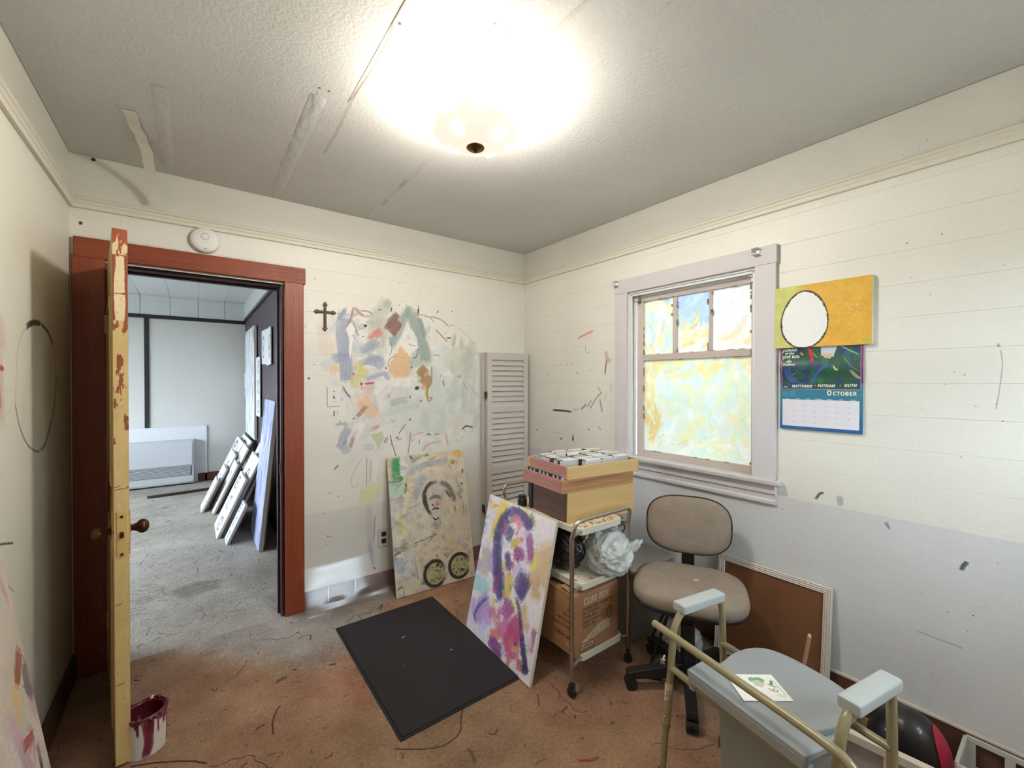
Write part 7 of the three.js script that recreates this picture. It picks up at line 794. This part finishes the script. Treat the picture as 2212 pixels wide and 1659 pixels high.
// ---------------------------------------------------------------- office chair
{
  const cx = -0.465, cz = 1.82, yaw = Math.atan2(-0.86, 0.51), t = thing('office_chair', 'taupe fabric office chair with black five-star base', 'office chair', [cx, 0, cz], yaw); // local +z faces the viewer
  const fab = mat(0xffffff, 0.95, { map: tint(256, 256, (u, v) => 0.5 * tnoise(u, v, 90, 2) + 0.5 * tnoise(u, v, 8, 3), [158, 142, 126], [124, 110, 97]), bumpMap: rep(T_weave, 3), bumpScale: 0.0006 }), blk = mat([24, 22, 23], 0.5), blk2 = mat([30, 28, 29], 0.35);
  fab.map.repeat.set(2.5, 2.5);
  const dome = (g, k, w, d) => { const p = g.attributes.position; for (let i = 0; i < p.count; i++) { const x = p.getX(i), z = p.getZ(i), q = clamp(1 - (x / (w / 2)) ** 2) * clamp(1 - (z / (d / 2)) ** 2); if (p.getY(i) > 0) p.setY(i, p.getY(i) + k * q); } g.computeVertexNormals(); return g; };
  // seat cushion as a dense rounded slab
  const slab = (w, d, h, e, nx = 72, ny = 14) => { const pos = [], uv = [], idx = []; for (let j = 0; j <= ny; j++) for (let i = 0; i <= nx; i++) { const a = (i / nx) * 2 * PI, ph = (j / ny) * PI, rr = Math.pow(Math.sin(ph), 0.42), yy = Math.cos(ph), c = Math.cos(a), s = Math.sin(a); const x = Math.sign(c) * Math.abs(c) ** (2 / e) * w / 2 * rr, z = Math.sign(s) * Math.abs(s) ** (2 / e) * d / 2 * rr; pos.push(x, Math.sign(yy) * Math.abs(yy) ** 0.7 * h / 2, z); uv.push(x + 0.5, z + 0.5); } for (let j = 0; j < ny; j++) for (let i = 0; i < nx; i++) { const a = j * (nx + 1) + i; idx.push(a, a + 1, a + nx + 1, a + 1, a + nx + 2, a + nx + 1); } const g = new THREE.BufferGeometry(); g.setAttribute('position', new THREE.Float32BufferAttribute(pos, 3)); g.setAttribute('uv', new THREE.Float32BufferAttribute(uv, 2)); g.setIndex(idx); g.computeVertexNormals(); return g; };
  const seat = slab(0.5, 0.46, 0.1, 3.2); const s = part(t, 'seat', seat, fab, [0.005, 0.455, -0.035], [-0.03, 0, 0]); part(s, 'seat_pan', slab(0.488, 0.448, 0.05, 3.2), blk, [0, -0.034, 0]); part(s, 'lint', rb(0.022, 0.002, 0.007, 0.001), mat([236, 230, 218], 0.8), [0.03, 0.051, 0.02], [0, 0.3, 0]);
  const back = slab(0.405, 0.285, 0.075, 2.9); const b = part(t, 'backrest', back, fab, [0.0, 0.692, -0.245], [PI / 2 - 0.12, 0, 0]); part(b, 'back_shell', slab(0.412, 0.292, 0.05, 2.9), blk, [0, -0.016, 0]); const pts = []; for (let i = 0; i <= 60; i++) { const a = (i / 60) * 2 * PI, c = Math.cos(a), q = Math.sin(a); pts.push(V3(Math.sign(c) * Math.abs(c) ** (2 / 2.9) * 0.2035, 0.004, Math.sign(q) * Math.abs(q) ** (2 / 2.9) * 0.1435)); } part(b, 'piping', new THREE.TubeGeometry(new THREE.CatmullRomCurve3(pts, true), 120, 0.004, 8, true), blk2);
  part(t, 'back_post', pipe([[0, 0.4, -0.1], [0, 0.4, -0.285], [0, 0.66, -0.285]], 0.012, 0.05), blk); part(t, 'back_strap', rb(0.062, 0.26, 0.012, 0.004), blk, [0, 0.55, -0.278]); part(t, 'tilt_knob', merge([at(cyl(0.012, 0.012, 0.02, 14), 0, 0, 0, 0, 0, PI / 2), at(new THREE.TorusGeometry(0.009, 0.002, 6, 14), 0.02, -0.006, 0, 0, PI / 2, 0)]), mat([80, 66, 60], 0.4, { metalness: 0.4 }), [0.05, 0.545, -0.262]);
  part(t, 'mechanism', rb(0.17, 0.035, 0.2, 0.008), blk, [0, 0.4, -0.04]); part(t, 'lever', rod([0.05, 0.4, 0.0], [0.2, 0.392, 0.03], 0.006), blk); part(t, 'column', merge([at(cyl(0.03, 0.033, 0.22, 24), 0, 0.2, 0), at(cyl(0.025, 0.025, 0.1, 24), 0, 0.35, 0)]), blk2); part(t, 'hub', cyl(0.042, 0.05, 0.07, 24), blk, [0, 0.095, 0]);
  const world0 = 145.5; // bearings of the five arms measured in the room
  for (let k = 0; k < 5; k++) { const w = (world0 + 72 * k) * PI / 180, a = Math.atan2(Math.cos(w), Math.sin(w)) - yaw; const arm = sub(t, 'leg', [0, 0, 0], [0, a, 0]); const sh = new THREE.Shape(); sh.moveTo(0.03, 0.062); sh.lineTo(0.265, 0.052); sh.quadraticCurveTo(0.285, 0.054, 0.285, 0.072); sh.lineTo(0.282, 0.084); sh.lineTo(0.03, 0.128); sh.closePath(); const g = extr(sh, 0.036, 0.005); g.translate(0, 0, -0.018); g.rotateY(-PI / 2); part(arm, 'arm', g, blk); const c = part(arm, 'caster', merge([at(cyl(0.027, 0.027, 0.018, 24), -0.015, 0.0275, 0.265, 0, 0, PI / 2), at(cyl(0.027, 0.027, 0.018, 24), 0.015, 0.0275, 0.265, 0, 0, PI / 2), at(new THREE.SphereGeometry(0.026, 16, 10, 0, 2 * PI, 0, PI / 2), 0, 0.03, 0.265), at(cyl(0.006, 0.006, 0.03, 8), 0, 0.055, 0.265)]), blk2); }
}
// ---------------------------------------------------------------- commode chair, its back toward the viewer
{
  const a = -0.185, t = thing('commode_chair', 'grey and tan steel commode chair with padded plastic arms and closed lid', 'commode chair', [-1.035, 0, 2.3], a); // local +x faces the window wall, +z runs to the right
  const tan = phys([150, 139, 106], 0.3, { clearcoat: 0.5 }), grey = phys([150, 154, 155], 0.35, { clearcoat: 0.15 }), pad = phys([178, 184, 183], 0.4, { clearcoat: 0.2 }), rub = mat([70, 72, 64], 0.7), ext = mat([150, 138, 100], 0.4, { metalness: 0.3 });
  const R = 0.0127, xb = 0.055, xf = 0.325, zs = [-0.285, 0.25];
  zs.forEach((z, i) => {
    const o = i ? 0.0 : 0.0;
    part(t, 'arm_frame', pipe([[xb - 0.02, 0.2, z - (i ? 0 : 0.0)], [xb, 0.4, z], [xb + 0.012, 0.53, z], [xb + 0.05, 0.594, z], [xf - 0.0, 0.594, z], [xf + 0.008, 0.45, z], [xf + 0.012, 0.2, z]], R, 0.05, 14), tan);
    for (const [x, k] of [[xb - 0.028, 1], [xf + 0.014, 0]]) { part(t, 'leg', rod([x + (k ? -0.014 : 0.004), 0.018, z], [x + (k ? 0.012 : 0), 0.26, z], 0.0108), ext); part(t, 'leg_collar', cyl(0.015, 0.015, 0.018, 16), ext, [x + (k ? 0.006 : 0), 0.2, z]); part(t, 'foot', lathe([[0.0001, 0], [0.021, 0.001], [0.019, 0.03], [0.0135, 0.045], [0.0001, 0.046]], 20), rub, [x + (k ? -0.014 : 0.004), 0.001, z]); part(t, 'height_button', new THREE.SphereGeometry(0.004, 8, 6), mat([200, 198, 190], 0.2, { metalness: 0.9 }), [x - 0.01, 0.235, z + 0.006]); }
    const pg = extr((() => { const s = superShape(0.056, 0.036, 5, 32); return s; })(), 0.205, 0.008, 0.006, 3); part(t, 'arm_pad', at(pg, 0, 0, 0, 0, PI / 2, 0), pad, [xb + 0.045 + (i ? 0.015 : 0), 0.606, z], null, 'pale grey moulded arm pad');
  });
  // back bar, protruding at the left and bending down at the right
  part(t, 'back_bar', pipe([[0.032, 0.535, -0.345], [0.028, 0.535, 0.2], [0.024, 0.53, 0.31], [0.03, 0.36, 0.335]], R, 0.06, 14), tan); part(t, 'bolt', merge([at(cyl(0.006, 0.006, 0.03, 10), 0, 0, 0, 0, 0, PI / 2), at(rb(0.006, 0.022, 0.008, 0.003), -0.018, 0, 0, 0.6, 0, 0), at(rb(0.006, 0.022, 0.008, 0.003), -0.018, 0, 0, -0.6, 0, 0)]), mat([206, 206, 206], 0.15, { metalness: 0.95 }), [xb - 0.03, 0.435, zs[0] - 0.006], [0, 0.6, 0], 'bright wing bolt');
  part(t, 'rear_rail', rod([xb, 0.398, zs[0]], [xb, 0.398, zs[1]], R * 0.95, 14), tan); part(t, 'front_rail', rod([xf + 0.005, 0.412, zs[0]], [xf + 0.005, 0.412, zs[1]], R * 0.95, 14), tan);
  { // barcode sticker wrapped on the leg
    const p = new Paint(0, 0, 0.03, 0.075, 3000, 801), r = p.r; p.fill([222, 204, 180]); for (let y = 0.02; y < 0.05; y += 0.0012 + r() * 0.001) { const A = p.px([0.006, y]); p.g.fillStyle = 'rgb(60,50,46)'; p.g.fillRect(A[0], A[1], 0.016 * 3000, (0.0004 + r() * 0.0008) * 3000); } const g = new THREE.CylinderGeometry(0.0135, 0.0135, 0.075, 16, 1, true, 0, 3.4); part(t, 'sticker', g, mat(0xffffff, 0.5, { map: p.tex() }), [xb - 0.012, 0.315, zs[0]], [0, -2.2, -0.09]);
  }
  // seat and lid: straight hinge side at the back, round front
  const sh = (x0, hw, L) => { const s = new THREE.Shape(); s.moveTo(x0, -hw * 0.86); s.lineTo(x0 + 0.11, -hw * 0.99); s.bezierCurveTo(x0 + 0.26, -hw * 1.04, x0 + L, -hw * 0.72, x0 + L, 0); s.bezierCurveTo(x0 + L, hw * 0.72, x0 + 0.26, hw * 1.04, x0 + 0.11, hw * 0.99); s.lineTo(x0, hw * 0.86); s.closePath(); return s; };
  const flat = (g) => { g.rotateX(PI / 2); return g; };
  const seat = flat(extr(sh(0.045, 0.183, 0.37), 0.018, 0.004)); part(t, 'seat', seat, grey, [0, 0.437, 0]); const lid = flat(extr(sh(0.125, 0.178, 0.287), 0.01, 0.005, 0.005, 4)); part(t, 'lid', lid, grey, [0, 0.4545, 0]);
  const hinge = new THREE.Shape(); hinge.moveTo(0.03, -0.19); hinge.lineTo(0.128, -0.2); hinge.lineTo(0.128, 0.2); hinge.lineTo(0.03, 0.19); hinge.closePath(); part(t, 'hinge_cover', flat(extr(hinge, 0.012, 0.004)), grey, [0, 0.4545, 0]); part(t, 'rear_lip', rb(0.014, 0.034, 0.375, 0.004), grey, [0.036, 0.432, 0]); for (const z of [-0.18, 0.18]) part(t, 'clip', rb(0.03, 0.035, 0.022, 0.004), grey, [0.052, 0.405, z]);
  // pail on its holder
  part(t, 'pail', lathe([[0.0001, 0.13], [0.105, 0.13], [0.112, 0.14], [0.138, 0.385], [0.152, 0.39], [0.152, 0.398], [0.134, 0.398], [0.108, 0.145], [0.0001, 0.137]], 48), phys([134, 136, 130], 0.45), [0.205, 0, 0.02]); part(t, 'splash_guard', rb(0.006, 0.2, 0.25, 0.004), phys([138, 140, 134], 0.45), [0.066, 0.29, 0.035], [0, 0, 0.06]);
}
{ // drawing on the lid
  const p = new Paint(0, 0, 0.16, 0.13, 3000, 802), r = p.r, G1 = [86, 150, 104], G2 = [50, 104, 70]; p.fill([240, 238, 232]);
  const blob = []; for (let i = 0; i < 20; i++) { const a = i / 20 * 2 * PI; blob.push([0.092 + 0.026 * Math.cos(a), 0.098 + 0.018 * Math.sin(a) * (1 + 0.2 * Math.sin(3 * a))]); } p.f(blob, G1, 0.75, 0.003); p.f([[0.07, 0.095], [0.1, 0.1], [0.112, 0.08], [0.095, 0.062], [0.074, 0.07]], [206, 204, 178], 0.95, 0.003); p.s([[0.115, 0.075], [0.13, 0.08], [0.14, 0.095], [0.132, 0.07], [0.145, 0.066]], G2, 0.008, 0.75, 0.4); p.s([[0.108, 0.06], [0.124, 0.05], [0.132, 0.06]], [150, 110, 70], 0.006, 0.7, 0.4); p.s([[0.112, 0.05], [0.13, 0.042], [0.14, 0.055]], G1, 0.006, 0.7, 0.4); p.s([[0.146, 0.11], [0.15, 0.04], [0.152, 0.02]], [150, 146, 136], 0.003, 0.6, 0.3); p.s([[0.12, 0.03], [0.15, 0.02]], [206, 206, 194], 0.02, 0.5, 0.4); p.spatter(20, [60, 80, 60], 0.002, 0.8, [0.08, 0.15, 0.03, 0.11]);
  const t = thing('drawing', 'white card with a green sketch lying on the commode lid', 'drawing', [-0.875, 0.4605, 2.305], -0.66); part(t, 'card', rb(0.152, 0.0018, 0.118, 0.0005), [mat([236, 232, 224], 0.7), mat([236, 232, 224], 0.7), mat(0xffffff, 0.6, { map: p.tex() }), mat([236, 232, 224], 0.7), mat([236, 232, 224], 0.7), mat([236, 232, 224], 0.7)], [0, 0.0009, 0]);
}
// ---------------------------------------------------------------- framed board against the window wall
{
  const o = [-0.072, 0.004, 1.74], W = 0.515, HH = 0.505, l = 0.1, t = new THREE.Group(); t.name = numbered('framed_board'); basisOf(o, [0, 0, 1], [Math.sin(l), Math.cos(l), 0]).decompose(t.position, t.quaternion, t.scale); scene.add(t); tag(t, 'brown hardboard in a ridged white frame leaning under the window', 'board');
  const fr = mat([206, 198, 188], 0.6, { bumpMap: rep(T_soft, 4), bumpScale: 0.001 }), hb = mat(0xffffff, 0.7, { map: tint(256, 256, (u, v) => 0.6 * tnoise(u, v, 6, 4) + 0.4 * tnoise(u, v, 90, 2), [128, 84, 50], [100, 64, 38]) });
  part(t, 'panel', rb(W - 0.03, HH - 0.03, 0.004, 0.001), hb, [W / 2, HH / 2, -0.006]);
  const prof = new THREE.Shape(); [[0, 0], [0.034, 0], [0.034, 0.01], [0.031, 0.016], [0.027, 0.012], [0.023, 0.017], [0.018, 0.013], [0.013, 0.018], [0.008, 0.014], [0.004, 0.018], [0, 0.016]].forEach(([x, y], i) => (i ? prof.lineTo(x, y) : prof.moveTo(x, y)));
  const barG = (len) => { const g = extr(prof, len); const p = g.attributes.position; for (let i = 0; i < p.count; i++) { const x = p.getX(i), z = p.getZ(i); p.setZ(i, z < len / 2 ? x : len - x); } g.computeVertexNormals(); return g; };
  // profile: x runs inward from the outer edge, y is proud, bar runs along z
  const place = (len, m) => { const g = barG(len); g.applyMatrix4(m); part(t, 'frame_bar', g, fr); }, M = (X, Y, Z, p) => new THREE.Matrix4().makeBasis(V3(...X), V3(...Y), V3(...Z)).setPosition(...p);
  place(W, M([0, 1, 0], [0, 0, 1], [1, 0, 0], [0, 0, -0.012])); place(W, M([0, -1, 0], [0, 0, 1], [-1, 0, 0], [W, HH, -0.012])); place(HH, M([-1, 0, 0], [0, 0, 1], [0, 1, 0], [W, 0, -0.012])); place(HH, M([1, 0, 0], [0, 0, 1], [0, -1, 0], [0, HH, -0.012]));
}
// ---------------------------------------------------------------- clutter along the right wall
{
  const wht = mat([206, 202, 194], 0.6, { bumpMap: rep(T_soft, 3), bumpScale: 0.001 });
  { const t = thing('white_crate', 'white slotted plastic crate against the right wall', 'crate', [-0.13, 0.002, 2.92]), W = 0.2, L = 0.5, HH = 0.13; part(t, 'floor_panel', rb(W, 0.004, L, 0.001), wht, [0, 0.003, 0]); const rail = (x, z, len, along) => { const s = sub(t, 'side', [x, 0, z], [0, along ? 0 : PI / 2, 0]); part(s, 'top_rail', rb(0.012, 0.02, len, 0.003), wht, [0, HH - 0.01, 0]); part(s, 'bottom_rail', rb(0.01, 0.024, len, 0.003), wht, [0, 0.014, 0]); const n = Math.max(2, Math.round(len / 0.1)); for (let i = 0; i <= n; i++) part(s, 'upright', rb(0.01, HH - 0.04, 0.026, 0.002), wht, [0, HH / 2, -len / 2 + 0.013 + (len - 0.026) * i / n]); }; rail(-W / 2, 0, L, true); rail(W / 2, 0, L, true); rail(0, -L / 2, W - 0.014, false); rail(0, L / 2, W - 0.014, false); }
  { const t = thing('black_bag', 'rounded black case with a crimson patch beside the white crate', 'case', [-0.17, 0.0, 2.535]), g = new THREE.SphereGeometry(1, 40, 24); const p = g.attributes.position; for (let i = 0; i < p.count; i++) { const x = p.getX(i), y = p.getY(i), z = p.getZ(i); p.setXYZ(i, Math.sign(x) * Math.abs(x) ** 0.85 * 0.1, y > 0 ? y * 0.15 + 0.055 : y * 0.054 + 0.055, z * 0.12); } g.computeVertexNormals(); part(t, 'shell', g, phys([20, 19, 21], 0.4, { clearcoat: 0.3 })); const c = new THREE.SphereGeometry(1, 24, 14, 0, 2 * PI, 0, 0.75); c.rotateX(PI / 2 - 0.25); c.rotateY(0.18); const q = c.attributes.position; for (let i = 0; i < q.count; i++) { const x = q.getX(i), y = q.getY(i), z = q.getZ(i); q.setXYZ(i, Math.sign(x) * Math.abs(x) ** 0.85 * 0.102, y > 0 ? y * 0.152 + 0.055 : y * 0.055 + 0.055, z * 0.1225); } c.computeVertexNormals(); part(t, 'patch', c, mat([176, 30, 62], 0.45), null, null, 'crimson red patch'); part(t, 'seam', at(new THREE.TorusGeometry(0.1, 0.0025, 6, 40), 0, 0.075, 0, PI / 2, 0, 0), mat([34, 32, 34], 0.5)); }
  { const t = thing('canvas_stretcher', 'pale stretcher frame propped beside the commode legs', 'stretcher', [-0.45, 0.0, 2.54], 0.12), ash = mat([206, 194, 176], 0.7), brn = mat([150, 86, 48], 0.7); part(t, 'top_rail', rb(0.028, 0.03, 0.3, 0.003), ash, [0, 0.19, 0]); part(t, 'bottom_rail', rb(0.028, 0.03, 0.3, 0.003), brn, [0, 0.017, 0]); for (const z of [-0.135, 0, 0.135]) part(t, 'upright', rb(0.022, 0.145, 0.03, 0.002), ash, [0, 0.104, z]); part(t, 'sheet', rb(0.004, 0.14, 0.27, 0.001), mat([196, 182, 184], 0.75), [0.012, 0.104, 0]); part(t, 'backing', rb(0.004, 0.06, 0.28, 0.001), brn, [-0.014, 0.06, 0]); }
  { for (let i = 0; i < 6; i++) { const m = [[212, 208, 200], [60, 58, 62], [190, 186, 180], [92, 80, 74], [222, 218, 210], [130, 128, 130]][i], t = thing('magazine', ['pale', 'black', 'silver grey', 'brown', 'white', 'grey'][i] + ' magazine in the low pile behind the commode arm, ' + ['lowest', 'second from the floor', 'third from the floor', 'fourth from the floor', 'fifth from the floor', 'topmost'][i], 'magazine', [-0.225 + 0.008 * Math.sin(i * 2), 0.001 + i * 0.0165, 2.225], 0.2 + 0.06 * Math.sin(i * 3), 'magazines behind the commode'); part(t, 'cover', rb(0.2, 0.004, 0.27, 0.001), mat(m, 0.35), [0, 0.0135, 0]); part(t, 'pages', rb(0.194, 0.0105, 0.264, 0.001), mat([222, 218, 206], 0.8), [0, 0.006, 0]); } }
  { const t = thing('wooden_stick', 'short pale wooden stick poking up behind the commode lid', 'stick', [-0.26, 0.0, 2.19], 0); const g = rb(0.022, 0.42, 0.012, 0.003); g.translate(0, 0.21, 0); part(t, 'shaft', g, mat([190, 150, 124], 0.7), [0, 0.001, 0], [0.12, 0.4, 0.16]); }
}
// ---------------------------------------------------------------- finish
scene.traverse((o) => { if (o.isMesh) { o.castShadow = true; o.receiveShadow = true; } });
renderer.render(scene, camera);
